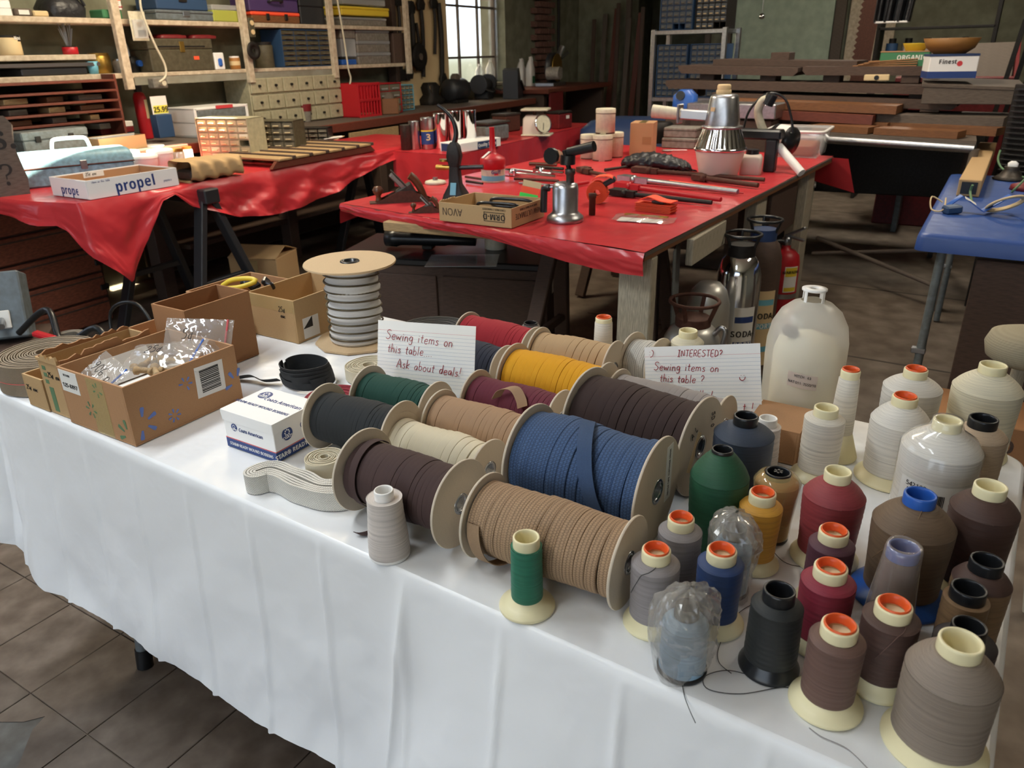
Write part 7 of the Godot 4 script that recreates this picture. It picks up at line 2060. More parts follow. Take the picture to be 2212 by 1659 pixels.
func wall_can(called: String, label: String, category: String, r: Array, out: float, m: Material, lid: Material = null, band_m: Material = null) -> Node3D:
	var rad: float = (r[1] - r[0]) / 2
	var t := on_wall(called, label, category, r, out, rad * 2)
	var h: float = r[3] - r[2]
	put(t, "can_body", lathem([Vector2(0, 0), Vector2(rad * 0.97, 0), Vector2(rad, h * 0.03), Vector2(rad, h * 0.84), Vector2(rad * 0.94, h * 0.88), Vector2(0, h * 0.88)], 24), m)
	put(t, "lid", cylm(rad * 0.92, h * 0.13, 24, at(0, h * 0.87, 0)), lid if lid else m)
	if band_m:
		put(t, "label_band", lathem([Vector2(rad * 1.01, h * 0.3), Vector2(rad * 1.01, h * 0.62)], 24), band_m)
	return t

func bench_and_shelves() -> void:
	rng.seed = 61
	var b := thing("workbench", "long workbench with a red brown front rail along the wall", "workbench", wall(1.0, 0, 0.3), WALL_TURN)
	put(b, "bench_top", boxm(Vector3(6.9, 0.045, 0.6), 0.006, at(-1.15, 0.875, 0.005)), M.wood_old)
	put(b, "front_rail", boxm(Vector3(6.9, 0.06, 0.03), 0.004, at(-1.15, 0.865, 0.315)), M.wood_red)
	for k in 6:
		put(b, "leg", boxm(Vector3(0.09, 0.85, 0.09), 0.004, at(-2.6 + k * 1.1, 0.425, 0.22)), M.wood_dark)
	put(b, "lower_shelf", boxm(Vector3(4.6, 0.03, 0.5), 0.003, at(-0.1, 0.28, 0)), M.wood_dark)
	put(b, "pale_board", boxm(Vector3(0.62, 0.09, 0.02), 0.003, at(-0.55, 0.775, 0.32)), M.wood_pale)
	put(b, "back_board", boxm(Vector3(4.6, 0.8, 0.02), 0.0, at(-0.1, 0.44, -0.2)), M.wood_dark)
	var b2 := thing("workbench", "raised red topped bench in front of the far wall corner", "workbench", wall(4.3, 0, 0.42), WALL_TURN)
	put(b2, "bench_top", boxm(Vector3(1.9, 0.05, 0.66), 0.006, at(0, 0.955, 0)), M.wood_red)
	put(b2, "red_panel", boxm(Vector3(0.34, 0.5, 0.02), 0.003, at(-0.72, 0.7, 0.32)), M.red_dark)
	for x in [-0.85, 0.85]:
		put(b2, "leg", boxm(Vector3(0.09, 0.93, 0.5), 0.004, at(x, 0.465, 0)), M.wood_dark)
	# shelving: each long board with its uprights
	var u := thing("wall_shelving", "cream edged wall shelving with board uprights above the bench", "shelving", wall(0, 0, 0), WALL_TURN)
	var board := func(a0, a1, y, dep): put(u, "shelf_board", boxm(Vector3(a1 - a0, 0.028, dep), 0.003, at((a0 + a1) / 2, y - 0.014, dep / 2)), M.shelf_paint)
	board.call(-3.2, 1.45, 1.572, 0.28)
	board.call(-1.36, 0.45, 1.283, 0.28)
	board.call(0.45, 1.45, 1.285, 0.26)
	board.call(-3.2, -1.55, 1.388, 0.26)
	board.call(-3.2, -1.42, 1.285, 0.28)
	board.call(-3.2, 1.45, 2.05, 0.28)
	for a in [-1.40, -0.44, 0.45, 1.45]:
		put(u, "upright", boxm(Vector3(0.05, 1.15, 0.035), 0.003, at(a, 1.77, 0.292)), M.shelf_paint)
	put(u, "back_cleat", boxm(Vector3(1.8, 0.05, 0.02), 0.002, at(-0.45, 1.24, 0.27)), M.wall_pale)
	# low cubby rack of red brown boards
	var c := thing("cubby_rack", "red brown cubby rack with four shallow shelves of offcuts", "rack", wall(-1.98, 0.905, 0.24), WALL_TURN)
	for k in 5:
		put(c, "shelf_board", boxm(Vector3(0.86, 0.012, 0.3), 0.002, at(0, 0.14 + k * 0.052, 0)), M.wood_red)
	for s in [-1, 1]:
		put(c, "side_board", boxm(Vector3(0.014, 0.38, 0.3), 0.002, at(s * 0.425, 0.19, 0)), M.wood_red)
	for k in 12:
		var w := 0.05 + 0.1 * rng.randf()
		var o := thing("wood_offcut", "short %s offcut lying in the cubby rack" % ["pale wooden", "dark reddish wooden", "greyish wooden"][k % 3], "wood", wall(-2.33 + (k % 4) * 0.21, 1.0515 + (k / 4) * 0.052, 0.3), WALL_TURN + 0.2 * rng.randf(), "offcuts in the cubby rack")
		put(o, "block", boxm(Vector3(w, 0.028, 0.09), 0.003, at(0, 0.014, 0)), [M.wood_pale, M.wood_tool, M.wood_old][k % 3])

func shelf_goods() -> void:
	rng.seed = 67
	var U := 1.5725
	# top shelf, from the near end
	for k in 4:
		var r := [-2.034, -1.958, 1.564, 1.642]
		wall_box("white_box", "white box with a blue stripe stacked at the shelf end", "box", [r[0], r[1], U + k * 0.035, U + k * 0.035 + 0.034], 0.25, 0.16, M.white_card, null, 0.002, "white boxes stacked at the shelf end")
	var ro := func(a: Array, y: float) -> Array: return [a[0], a[1], y, y + a[3] - a[2]]
	var f := wall_box("framed_picture", "small framed box on the top shelf beside the white boxes", "picture", ro.call([-1.942, -1.851, 1.568, 1.605], U), 0.25, 0.03, M.wood_old)
	put(f, "picture_sheet", boxm(Vector3(0.055, 0.022, 0.002), 0.0, at(0, 0.019, 0.0155)), M.label_white)
	wall_box("small_box", "small tan box next to the framed picture on the top shelf", "box", ro.call([-1.846, -1.762, 1.570, 1.599], U), 0.25, 0.06, M.label_tan)
	var dk := on_wall("camera_bag", "shapeless black bag on the top shelf", "bag", ro.call([-1.751, -1.517, 1.570, 1.684], U), 0.26, 0.2)
	put(dk, "bag_body", loftm([[0.0, 0.10, 0.09, 0.04], [0.05, 0.11, 0.1, 0.05], [0.10, 0.09, 0.07, 0.05], [0.12, 0.04, 0.03, 0.03]]), M.leather)
	put(dk, "strap", tubem(curve([Vector3(-0.08, 0.09, 0.05), Vector3(-0.03, 0.14, 0.08), Vector3(0.05, 0.13, 0.08), Vector3(0.09, 0.06, 0.09)], 16), 0.008, 6), M.black_plastic)
	var gb := wall_box("green_box", "green box with an orange and white price sign on the top shelf", "box", ro.call([-1.457, -1.332, 1.565, 1.611], U), 0.27, 0.12, M.green_box)
	put(gb, "price_sign", boxm(Vector3(0.085, 0.055, 0.003), 0.0, at(0.02, 0.075, 0.062)), M.label_white)
	put(gb, "orange_band", boxm(Vector3(0.085, 0.012, 0.004), 0.0, at(0.02, 0.1, 0.0625)), M.neon_orange)
	lettering(gb, "3\" AC", 0.016, M.red_ink, at(0.02, 0.08, 0.065), true)
	lettering(gb, "Cut Off Tool", 0.012, M.red_ink, at(0.02, 0.062, 0.065), true)
	var bp := thing("blister_pack", "clear blister pack of parts hanging on the shelf upright", "packet", wall(-1.279, 1.619, 0.320), WALL_TURN)
	put(bp, "backing_card", boxm(Vector3(0.11, 0.155, 0.003), 0.001, at(0, -0.085, 0)), M.enamel)
	put(bp, "blister", boxm(Vector3(0.09, 0.1, 0.014), 0.004, at(0, -0.1, 0.009)), M.clear_plastic)
	put(bp, "part", cylm(0.013, 0.01, 12, along(Vector3(0.0, -0.075, 0.003), Vector3(0, -0.075, 0.02))), M.brass)
	put(bp, "part", boxm(Vector3(0.05, 0.03, 0.01), 0.003, at(0.01, -0.12, 0.007)), M.dark_iron)
	var gx := wall_box("toolbox", "long grey metal toolbox on the top shelf", "toolbox", ro.call([-1.099, -0.664, 1.566, 1.624], U), 0.27, 0.2, M.grey_blue, M.grey_blue)
	var s1: Vector3 = gx.get_meta("size")
	put(gx, "latch", boxm(Vector3(0.05, 0.03, 0.008), 0.002, at(0, s1.y * 0.66, 0.104)), M.steel)
	var bx := wall_box("toolbox", "blue metal toolbox stacked on the grey one", "toolbox", ro.call([-1.085, -0.696, 1.626, 1.721], U + s1.y + 0.001), 0.27, 0.19, M.blue_dark, M.blue_dark)
	put(bx, "latch", boxm(Vector3(0.06, 0.03, 0.008), 0.002, at(0, 0.06, 0.099)), M.dark_iron)
	wall_box("clear_case", "clear case with lime green base on the top shelf", "case", ro.call([-0.664, -0.412, 1.573, 1.673], U), 0.27, 0.16, M.lime_plastic, M.clear_plastic)
	var oc := wall_box("drill_case", "orange drill case under the purple case", "case", ro.call([-0.329, 0.142, 1.576, 1.647], U), 0.27, 0.18, M.wood_brown, M.neon_orange)
	for x in [-0.09, 0.09]:
		put(oc, "latch", boxm(Vector3(0.03, 0.04, 0.01), 0.003, at(x, 0.04, 0.096)), M.dark_iron)
	var pc := wall_box("drill_case", "purple plastic case on top of the orange case", "case", ro.call([-0.340, 0.137, 1.649, 1.763], U + 0.0721), 0.27, 0.18, M.purple, M.purple)
	put(pc, "handle", tubem(curve([Vector3(-0.06, 0.06, 0.09), Vector3(-0.05, 0.07, 0.12), Vector3(0.05, 0.07, 0.12), Vector3(0.06, 0.06, 0.09)], 14), 0.008, 6), M.dark_plastic)
	wall_box("equipment_case", "tall black equipment case on the top shelf", "case", ro.call([0.165, 0.431, 1.596, 1.771], U), 0.26, 0.2, M.dark_plastic, M.dark_plastic)
	wall_box("clear_case", "grey divided tray at the far end of the top shelf", "tray", ro.call([0.649, 1.220, 1.589, 1.651], U), 0.25, 0.18, M.grey_box, M.clear_plastic)
	wall_box("parts_case", "mustard yellow parts case on the grey divided tray", "case", ro.call([0.648, 1.269, 1.654, 1.719], U + 0.075), 0.25, 0.18, M.yellow_plastic, M.yellow_plastic)
	wall_box("clear_case", "grey clear tray above the mustard yellow parts case", "tray", ro.call([0.671, 1.227, 1.722, 1.793], U + 0.152), 0.25, 0.18, M.clear_plastic, M.grey_box)
	# middle shelf
	var V_ := 1.284
	var ot := wall_box("toolbox", "old olive toolbox with brass latch on the middle shelf", "toolbox", ro.call([-1.206, -0.726, 1.290, 1.476], V_), 0.28, 0.22, M.olive_box, M.olive_box)
	put(ot, "brass_latch", boxm(Vector3(0.035, 0.06, 0.01), 0.002, at(0.0, 0.14, 0.112)), M.brass)
	put(ot, "ribbed_band", boxm(Vector3(0.36, 0.008, 0.23), 0.001, at(0, 0.142, 0)), M.dark_iron)
	put(ot, "orange_logo", boxm(Vector3(0.04, 0.02, 0.002), 0.0, at(0.1, 0.075, 0.1115)), M.neon_orange)
	for p in [[-0.98, "dark red plastic packet lying on the olive toolbox"], [-0.74, "wrinkled red packet at the right of the olive toolbox"]]:
		var rp := thing("red_packet", p[1], "packet", wall(p[0], V_ + 0.1889, 0.18), WALL_TURN)
		put(rp, "film", loftm([[0.0, 0.1, 0.07, 0.02], [0.015, 0.1, 0.07, 0.02], [0.024, 0.06, 0.04, 0.02]]), M.red_dark)
	var bk := wall_box("blister_pack", "white and blue packet standing beside the olive toolbox", "packet", ro.call([-0.719, -0.637, 1.296, 1.400], V_), 0.28, 0.02, M.white_card)
	put(bk, "blue_tape_measure", boxm(Vector3(0.035, 0.05, 0.02), 0.01, at(0, 0.045, 0.012)), M.blue_plastic)
	wall_can("pill_bottle", "small amber pill bottle with white cap", "bottle", ro.call([-0.555, -0.485, 1.295, 1.376], V_), 0.28, M.t_amber, M.white_plastic, M.label_tan)
	var gd := thing("grinding_wheel", "black grinding wheel hanging on the shelf upright", "wheel", wall(-0.427, 1.397, 0.335), WALL_TURN)
	put(gd, "disc", lathem([Vector2(0.012, 0), Vector2(0.055, 0), Vector2(0.058, 0.004), Vector2(0.055, 0.012), Vector2(0.03, 0.012), Vector2(0.026, 0.006), Vector2(0.012, 0.006)], 28, along(Vector3.ZERO, Vector3(0, 0, 1))), M.dark_iron)
	var so := thing("wall_socket", "brown power socket on the shelf upright", "socket", wall(-0.390, 1.540, 0.315), WALL_TURN)
	put(so, "plate", boxm(Vector3(0.05, 0.12, 0.01), 0.003, Transform3D()), M.olive_box)
	for y in [-0.028, 0.028]:
		put(so, "outlet", cylm(0.016, 0.006, 16, along(Vector3(0, y, 0.004), Vector3(0, y, 1))), M.label_tan)
	wall_can("bit_canister", "dark round canister of drill bits on the middle shelf", "canister", ro.call([-0.256, -0.124, 1.303, 1.472], V_), 0.26, M.olive_box, M.dark_iron)
	var pcx := [-0.086, 0.451, 1.292, 1.544]
	drawer_unit("parts_cabinet", "dark blue parts cabinet with brown drawers on the middle shelf", wall((pcx[0] + pcx[1]) / 2, V_, 0.18), WALL_TURN, Vector3(pcx[1] - pcx[0], pcx[3] - pcx[2], 0.2), 4, 7, M.blue_dark, M.olive_box, M.drawer_dim)
	for k in 3:
		wall_box("clear_case", ["lowest clear divided tray in the stack on the middle shelf", "middle clear divided tray in the stack", "topmost clear divided tray in the stack"][k], "tray", ro.call([0.801, 1.243, 1.291, 1.381], V_ + 0.001 + k * 0.088), 0.25, 0.2, M.grey_box, M.clear_plastic)
	wall_box("clear_case", "wide clear tray leaning beside the stacked trays", "tray", ro.call([0.606, 0.785, 1.349, 1.546], V_ + 0.06), 0.25, 0.2, M.clear_plastic, M.grey_box)
	wall_box("blue_tray", "small blue tray on the middle shelf", "tray", ro.call([0.584, 0.764, 1.298, 1.339], V_), 0.26, 0.18, M.blue_plastic)
	wall_box("speaker_box", "dark box at the far end of the middle shelf", "box", ro.call([1.298, 1.506, 1.291, 1.533], V_), 0.25, 0.18, M.wood_dark)
	# near bay: tins, jars
	var ka := wall_can("drink_tin", "yellow tin with dark printed name on the narrow shelf", "tin", ro.call([-2.045, -1.927, 1.391, 1.485], 1.389), 0.25, M.label_tan, M.dark_iron)
	var kr: float = (ka.get_meta("size") as Vector3).x / 2
	put(ka, "dark_label", sheetm(func(u, v): return Vector3(cos(1.2 - 0.9 * u) * kr * 1.01, 0.065 + v * 0.03, sin(1.2 - 0.9 * u) * kr * 1.01), 10, 1), M.hole_black)
	bent(ka, "Kool-Aid", 0.017, M.label_white, kr * 1.02, 0.75, 0.08, true)
	var nj := wall_can("nail_tin", "short red tin bristling with wires on the narrow shelf", "tin", ro.call([-1.703, -1.624, 1.387, 1.429], 1.389), 0.25, M.red_paint, M.dark_iron)
	for k in 16:
		var a := k * 2.4
		put(nj, "wire", tubem([Vector3(cos(a) * 0.01, 0.04, sin(a) * 0.01), Vector3(cos(a) * 0.035, 0.13 + 0.03 * (k % 3), sin(a) * 0.035)], 0.0016, 4), M.steel)
	wall_can("glass_jar", "gold lidded jar of brass parts behind the blue cup", "jar", ro.call([-1.511, -1.389, 1.306, 1.415], 1.286), 0.2, M.brass, M.brass)
	wall_can("glass_jar", "small glass jar of screws on the lower near shelf", "jar", ro.call([-1.391, -1.317, 1.306, 1.381], 1.286), 0.22, M.grey_box, M.steel)
	var bc := on_wall("paper_cup", "light blue paper cup on the lower near shelf", "cup", ro.call([-1.607, -1.533, 1.287, 1.352], 1.286), 0.27, 0.06)
	put(bc, "cup", lathem([Vector2(0, 0), Vector2(0.024, 0), Vector2(0.031, 0.066), Vector2(0.029, 0.066), Vector2(0.022, 0.004), Vector2(0, 0.004)], 24), M.blue_light)
	var lc := wall_box("tool_case", "flat dark plastic tool case on the lower near shelf", "case", ro.call([-1.994, -1.621, 1.292, 1.345], 1.286), 0.26, 0.2, M.dark_plastic, M.dark_plastic)
	for p in [[-2.19, 0.03, "pale wooden block standing at the end of the lower near shelf"], [-2.16, 0.0, "wooden block lying beside the flat dark case"]]:
		var wk := thing("wood_block", p[2], "wood", wall(p[0], 1.286 + p[1], 0.23), WALL_TURN)
		put(wk, "block", boxm(Vector3(0.06, 0.028, 0.06), 0.003, at(0, 0.014, 0)), M.wood_pale)
	var fl := thing("fluorescent_tube_box", "silver perforated strip under the narrow shelf", "strip", wall(-1.93, 1.338, 0.265), WALL_TURN)
	put(fl, "strip", boxm(Vector3(0.78, 0.018, 0.006), 0.001, Transform3D()), M.steel)
	# plug and white cables hanging over the shelves
	for p in [["white power cable looping down over the near shelves", [Vector3(-1.253, 1.719, 0.35), Vector3(-1.264, 1.623, 0.35), Vector3(-1.252, 1.526, 0.36), Vector3(-1.222, 1.428, 0.36), Vector3(-1.182, 1.326, 0.36), Vector3(-1.191, 1.262, 0.36), Vector3(-1.245, 1.23, 0.36)]], ["white power cable hanging straight beside the red crate", [Vector3(0.49, 1.805, 0.34), Vector3(0.511, 1.649, 0.34), Vector3(0.534, 1.455, 0.34), Vector3(0.551, 1.255, 0.34), Vector3(0.569, 1.187, 0.34), Vector3(0.535, 1.12, 0.34)]]]:
		var cb := thing("power_cable", p[0], "cable", wall(0, 0, 0), WALL_TURN)
		put(cb, "cord", tubem(curve(p[1], 40), 0.0065, 8), M.enamel)
	var ps := thing("power_socket", "grey outlet box with a plugged in white cable", "socket", wall(-1.208, 1.224, 0.300), WALL_TURN)
	put(ps, "box_body", boxm(Vector3(0.1, 0.06, 0.06), 0.006, Transform3D()), M.grey_box)
	put(ps, "plug", cylm(0.016, 0.03, 12, along(Vector3(0.0, 0, 0.03), Vector3(0, 0, 1))), M.enamel)

func bench_goods() -> void:
	rng.seed = 71
	var Y := 0.899
	var ro := func(a: Array) -> Array: return [a[0], a[1], Y, Y + a[3] - a[2]]
	# near end: wooden sign plank hanging on a strap
	var sg := thing("wooden_sign", "brown wooden plank sign with dark painted script", "sign", Vector3(-3.78, 0.991, -1.779), 1.25)
	put(sg, "plank", prismm([Vector2(-0.42, -0.26), Vector2(0.075, -0.26), Vector2(0.09, -0.12), Vector2(0.07, 0.02), Vector2(0.085, 0.11), Vector2(0.06, 0.15), Vector2(-0.42, 0.15)], 0.02, Transform3D()), M.wood_old)
	lettering(sg, "rs.", 0.1, M.black_ink, at(0.0, 0.06, 0.021), true, "lettering", "Droid Serif")
	lettering(sg, "?", 0.09, M.black_ink, at(0.015, -0.1, 0.021), false, "lettering", "Droid Serif")
	put(sg, "hanger_strap", boxm(Vector3(0.045, 0.36, 0.006), 0.001, rot(Vector3(-0.01, 0.31, 0.012), 0, 0, 0.06)), M.grey_box)
	put(sg, "hinge_plate", boxm(Vector3(0.05, 0.07, 0.008), 0.001, rot(Vector3(0.005, 0.185, 0.018), 0, 0, 0.06)), M.steel)
	for k in 5:
		put(sg, "screw_hole", cylm(0.005, 0.002, 8, along(Vector3(-0.008 + 0.026 * (k % 2) + (0.013 if k == 4 else 0.0), 0.165 + 0.04 * (k / 2 % 2) + (0.02 if k == 4 else 0.0), 0.0215), Vector3(0, 0.2, 9))), M.black_ink)
	var gt := wall_box("toolbox", "long grey green toolbox standing on the near bench end", "toolbox", ro.call([-2.223, -1.868, 0.948, 1.082]), 0.5, 0.2, M.grey_paint, M.grey_paint)
	for x in [-0.1, 0.08]:
		put(gt, "latch", boxm(Vector3(0.03, 0.03, 0.008), 0.002, at(x, 0.095, 0.103)), M.dark_iron)
	var pct := on_wall("paper_carton", "open low carton full of papers on the bench", "box", ro.call([-1.870, -1.581, 0.945, 1.016]), 0.58, 0.17)
	var ps: Vector3 = pct.get_meta("size")
	for s in [-1, 1]:
		put(pct, "side_panel", boxm(Vector3(ps.x, ps.y, 0.004), 0.0, at(0, ps.y / 2, s * 0.083)), M.kraft_light)
		put(pct, "end_panel", boxm(Vector3(0.004, ps.y, 0.166), 0.0, at(s * ps.x / 2, ps.y / 2, 0)), M.kraft_light)
	for k in 5:
		put(pct, "paper_sheet", boxm(Vector3(ps.x * 0.85, ps.y * (0.95 + 0.06 * k), 0.003), 0.0, rot(Vector3(0, ps.y * 0.52, -0.06 + k * 0.026), 0.15, 0.05 * k, 0)), M.label_white)
	# red torch cylinder with black nozzle
	var tc := thing("gas_torch", "red gas cylinder with black torch head and blue knob", "gas torch", Vector3(-4.572, 0.9, -3.051), WALL_TURN)
	put(tc, "cylinder", lathem([Vector2(0, 0), Vector2(0.036, 0), Vector2(0.038, 0.006), Vector2(0.038, 0.24), Vector2(0.03, 0.265), Vector2(0.014, 0.275), Vector2(0, 0.275)], 24), M.red_paint)
	put(tc, "paper_label", sheetm(func(u, v): return Vector3(cos(1.6 - 1.2 * u) * 0.0384, 0.12 + v * 0.11, sin(1.6 - 1.2 * u) * 0.0384), 10, 1), M.label_tan)
	put(tc, "torch_body", loftm([[0.275, 0.02, 0.02, 0.01], [0.36, 0.022, 0.024, 0.01], [0.43, 0.032, 0.03, 0.01], [0.46, 0.03, 0.026, 0.01], [0.475, 0.014, 0.012, 0.005]]), M.black_plastic)
	put(tc, "blue_knob", cylm(0.018, 0.02, 14, along(Vector3(0.02, 0.435, 0.028), Vector3(0.03, 0.435, 1))), M.blue_plastic)
	put(tc, "burner", tubem(curve([Vector3(-0.01, 0.47, 0), Vector3(-0.012, 0.52, 0), Vector3(-0.035, 0.57, 0), Vector3(-0.06, 0.6, 0)], 14), 0.0065, 8), M.steel)
	var tapes := [["dark video tape case at the foot of the torch cylinder", 0.0, M.dark_plastic], ["black video tape case second from the bottom", 0.031, M.dark_plastic], ["maroon and white cassette box on the tape stack", 0.062, M.red_dark], ["white and maroon cassette box topping the tape stack", 0.093, M.label_white]]
	for p in tapes:
		var v := thing("tape_case", p[0], "case", wall(-1.52, Y + p[1], 0.2), WALL_TURN, "tape cases behind the torch")
		put(v, "case_body", boxm(Vector3(0.22, 0.03, 0.14), 0.003, at(0, 0.015, 0)), p[2])
	var tg := thing("price_tag", "white and yellow price card leaning behind the torch", "sign", wall(-1.322, 1.056, 0.420), WALL_TURN)
	put(tg, "card", boxm(Vector3(0.11, 0.1, 0.003), 0.0, at(0, 0.05, 0)), M.label_white)
	put(tg, "yellow_panel", boxm(Vector3(0.1, 0.045, 0.004), 0.0, at(0.004, 0.026, 0.0)), M.label_yellow)
	lettering(tg, "25.99", 0.03, M.black_ink, at(0.004, 0.026, 0.0035), true)
	put(tg, "blue_box", boxm(Vector3(0.11, 0.13, 0.06), 0.003, at(0, -0.068, -0.005)), M.blue_dark)
	# white drawer tower
	var wd := [-1.111, -0.667, 1.028, 1.204]
	var wt := on_wall("drawer_tower", "white plastic drawer tower with a red sticker", "drawers", ro.call(wd), 0.46, 0.26)
	var ws: Vector3 = wt.get_meta("size")
	put(wt, "frame_side", boxm(Vector3(0.02, ws.y, 0.26), 0.004, at(-ws.x / 2 + 0.01, ws.y / 2, 0)), M.white_plastic)
	put(wt, "frame_side", boxm(Vector3(0.02, ws.y, 0.26), 0.004, at(ws.x / 2 - 0.01, ws.y / 2, 0)), M.white_plastic)
	for k in 3:
		put(wt, "frame_shelf", boxm(Vector3(ws.x, 0.016, 0.26), 0.003, at(0, 0.008 + k * (ws.y - 0.016) / 2, 0)), M.white_plastic)
		if k < 2:
			put(wt, "drawer", boxm(Vector3(ws.x - 0.05, ws.y / 2 - 0.03, 0.24), 0.006, at(0, ws.y * (0.25 + 0.5 * k), 0.01)), M.grey_paint)
	put(wt, "red_sticker", boxm(Vector3(0.14, 0.02, 0.003), 0.0, at(0.02, ws.y - 0.005, 0.131)), M.print_red)
	# apothecary drawers
	var ap := [-0.459, 0.497, 1.009, 1.213]
	var at_ := on_wall("apothecary_chest", "cream painted chest of small drawers with dark knobs under the shelf", "chest", [ap[0], ap[1], 0.90, 1.225], 0.3, 0.26)
	var as_: Vector3 = at_.get_meta("size")
	put(at_, "carcass", boxm(Vector3(as_.x, as_.y, 0.24), 0.004, at(0, as_.y / 2, -0.01)), M.beige_metal)
	for r in 3:
		for c in 6:
			var d := put(at_, "drawer", boxm(Vector3(as_.x / 6 - 0.012, as_.y / 3 - 0.014, 0.02), 0.003, at((c - 2.5) * as_.x / 6, (r + 0.5) * as_.y / 3, 0.115)), M.beige_metal)
			put(d, "knob", cylm(0.009, 0.014, 10, along(Vector3((c - 2.5) * as_.x / 6, (r + 0.5) * as_.y / 3, 0.125), Vector3((c - 2.5) * as_.x / 6, (r + 0.5) * as_.y / 3, 1))), M.dark_iron)
	# bench vice
	var vc := thing("bench_vice", "dark blue bench vice with a steel screw knob", "vice", Vector3(-4.994, 0.9, -4.269), WALL_TURN + 0.4)
	put(vc, "base", loftm([[0.0, 0.09, 0.08, 0.04], [0.02, 0.08, 0.07, 0.04], [0.05, 0.05, 0.05, 0.03]]), M.blue_dark)
	put(vc, "body", prismm([Vector2(-0.11, 0.04), Vector2(0.06, 0.04), Vector2(0.1, 0.08), Vector2(0.1, 0.2), Vector2(0.03, 0.21), Vector2(0.0, 0.15), Vector2(-0.06, 0.13), Vector2(-0.11, 0.1)], 0.1, at(0, 0, -0.05)), M.blue_dark)
	put(vc, "moving_jaw", prismm([Vector2(-0.17, 0.05), Vector2(-0.12, 0.05), Vector2(-0.1, 0.2), Vector2(-0.15, 0.2), Vector2(-0.18, 0.12)], 0.1, at(0, 0, -0.05)), M.blue_dark)
	put(vc, "screw_knob", cylm(0.028, 0.03, 16, along(Vector3(-0.02, 0.03, 0.08), Vector3(-0.02, 0.03, 0.2))), M.chrome)
	# jug, bottle, cup
	var jg := thing("plastic_jug", "white plastic jug under an upturned grey funnel", "jug", Vector3(-5.208, 0.9, -4.987), WALL_TURN)
	put(jg, "jug_body", loftm([[0.0, 0.085, 0.06, 0.03], [0.006, 0.09, 0.065, 0.03], [0.17, 0.09, 0.065, 0.03], [0.22, 0.05, 0.045, 0.03], [0.24, 0.025, 0.025, 0.02]]), M.grey_box)
	put(jg, "funnel", lathem([Vector2(0.075, 0.2), Vector2(0.02, 0.27), Vector2(0.012, 0.31)], 24), M.grey_paint)
	var wb := thing("detergent_bottle", "tall white bottle with a lilac label beside the jug", "bottle", Vector3(-4.91, 0.9, -4.865), WALL_TURN)
	put(wb, "bottle_body", loftm([[0.0, 0.04, 0.03, 0.02], [0.004, 0.043, 0.033, 0.02], [0.2, 0.043, 0.033, 0.02], [0.23, 0.02, 0.02, 0.015], [0.26, 0.014, 0.014, 0.01]]), M.white_plastic)
	put(wb, "label", boxm(Vector3(0.06, 0.1, 0.002), 0.0, at(0, 0.08, 0.0345)), M.purple)
	var cu := thing("plastic_cup", "clear cup with a red upper half on the bench edge", "cup", Vector3(-4.534, 0.9, -4.374) + Vector3(0.0, 0.0, 0.0), 0.0)
	put(cu, "cup_body", cylm(0.036, 0.075, 24, Transform3D(), 0.046), M.grey_box)
	put(cu, "red_top", cylm(0.048, 0.05, 24, at(0, 0.075, 0), 0.05), M.red_dark)
	# red crate
	var cr := on_wall("milk_crate", "red plastic milk crate with slatted sides", "crate", ro.call([0.493, 0.777, 0.968, 1.218]), 0.46, 0.3)
	var cs: Vector3 = cr.get_meta("size")
	put(cr, "back_panel", boxm(Vector3(cs.x, cs.y, 0.01), 0.002, at(0, cs.y / 2, -0.14)), M.red_paint)
	put(cr, "bottom_panel", boxm(Vector3(cs.x, 0.01, 0.28), 0.002, at(0, 0.006, 0)), M.red_paint)
	for s in [-1, 1]:
		put(cr, "side_panel", boxm(Vector3(0.01, cs.y, 0.28), 0.002, at(s * (cs.x / 2 - 0.005), cs.y / 2, 0)), M.red_paint)
	for k in 8:
		put(cr, "slat", boxm(Vector3(0.016, cs.y, 0.012), 0.002, at(-cs.x / 2 + 0.008 + k * (cs.x - 0.016) / 7.0, cs.y / 2, 0.145)), M.red_paint)
	for y in [0.01, 0.5, 0.97]:
		put(cr, "band", boxm(Vector3(cs.x, 0.022, 0.014), 0.003, at(0, y * cs.y, 0.146)), M.red_paint)
	var cl := [0.793, 1.114, 0.970, 1.208]
	drawer_unit("parts_cabinet", "clear three drawer unit with a red top beside the crate", wall((cl[0] + cl[1]) / 2, Y, 0.3), WALL_TURN, Vector3(cl[1] - cl[0], cl[3] - cl[2], 0.26), 2, 4, M.red_paint, M.drawer_dim, M.clear_plastic)
	var bl := [1.216, 1.411, 0.993, 1.205]
	drawer_unit("parts_cabinet", "narrow pale blue parts cabinet with cream drawers beside the tool board", wall((bl[0] + bl[1]) / 2, Y, 0.25), WALL_TURN, Vector3(bl[1] - bl[0], bl[3] - bl[2], 0.2), 3, 5, M.blue_light, M.drawer_dim, M.drawer_clear)
	var wx := thing("wooden_box", "small open wooden box with a pale panel on the bench", "box", Vector3(-4.372, 0.9, -5.231) + Vector3(-0.06, 0, 0), WALL_TURN + 0.6)
	put(wx, "box_body", boxm(Vector3(0.2, 0.12, 0.16), 0.004, at(0, 0.06, 0)), M.wood_brown)
	put(wx, "pale_panel", boxm(Vector3(0.07, 0.11, 0.004), 0.0, at(0.03, 0.06, 0.081)), M.label_tan)
	put(wx, "sack", loftm([[0.11, 0.07, 0.05, 0.03], [0.15, 0.06, 0.045, 0.03], [0.17, 0.03, 0.02, 0.02]]), M.wood_old)
	var wr := thing("wire_coil", "loose tan wire coil lying on the bench", "wire", Vector3(-4.554, 0.9, -5.074), 0.0)
	put(wr, "wire", tubem(spiral(0.07, 0.12, 3.0, 0.012, 0.06), 0.008, 6), M.label_tan)
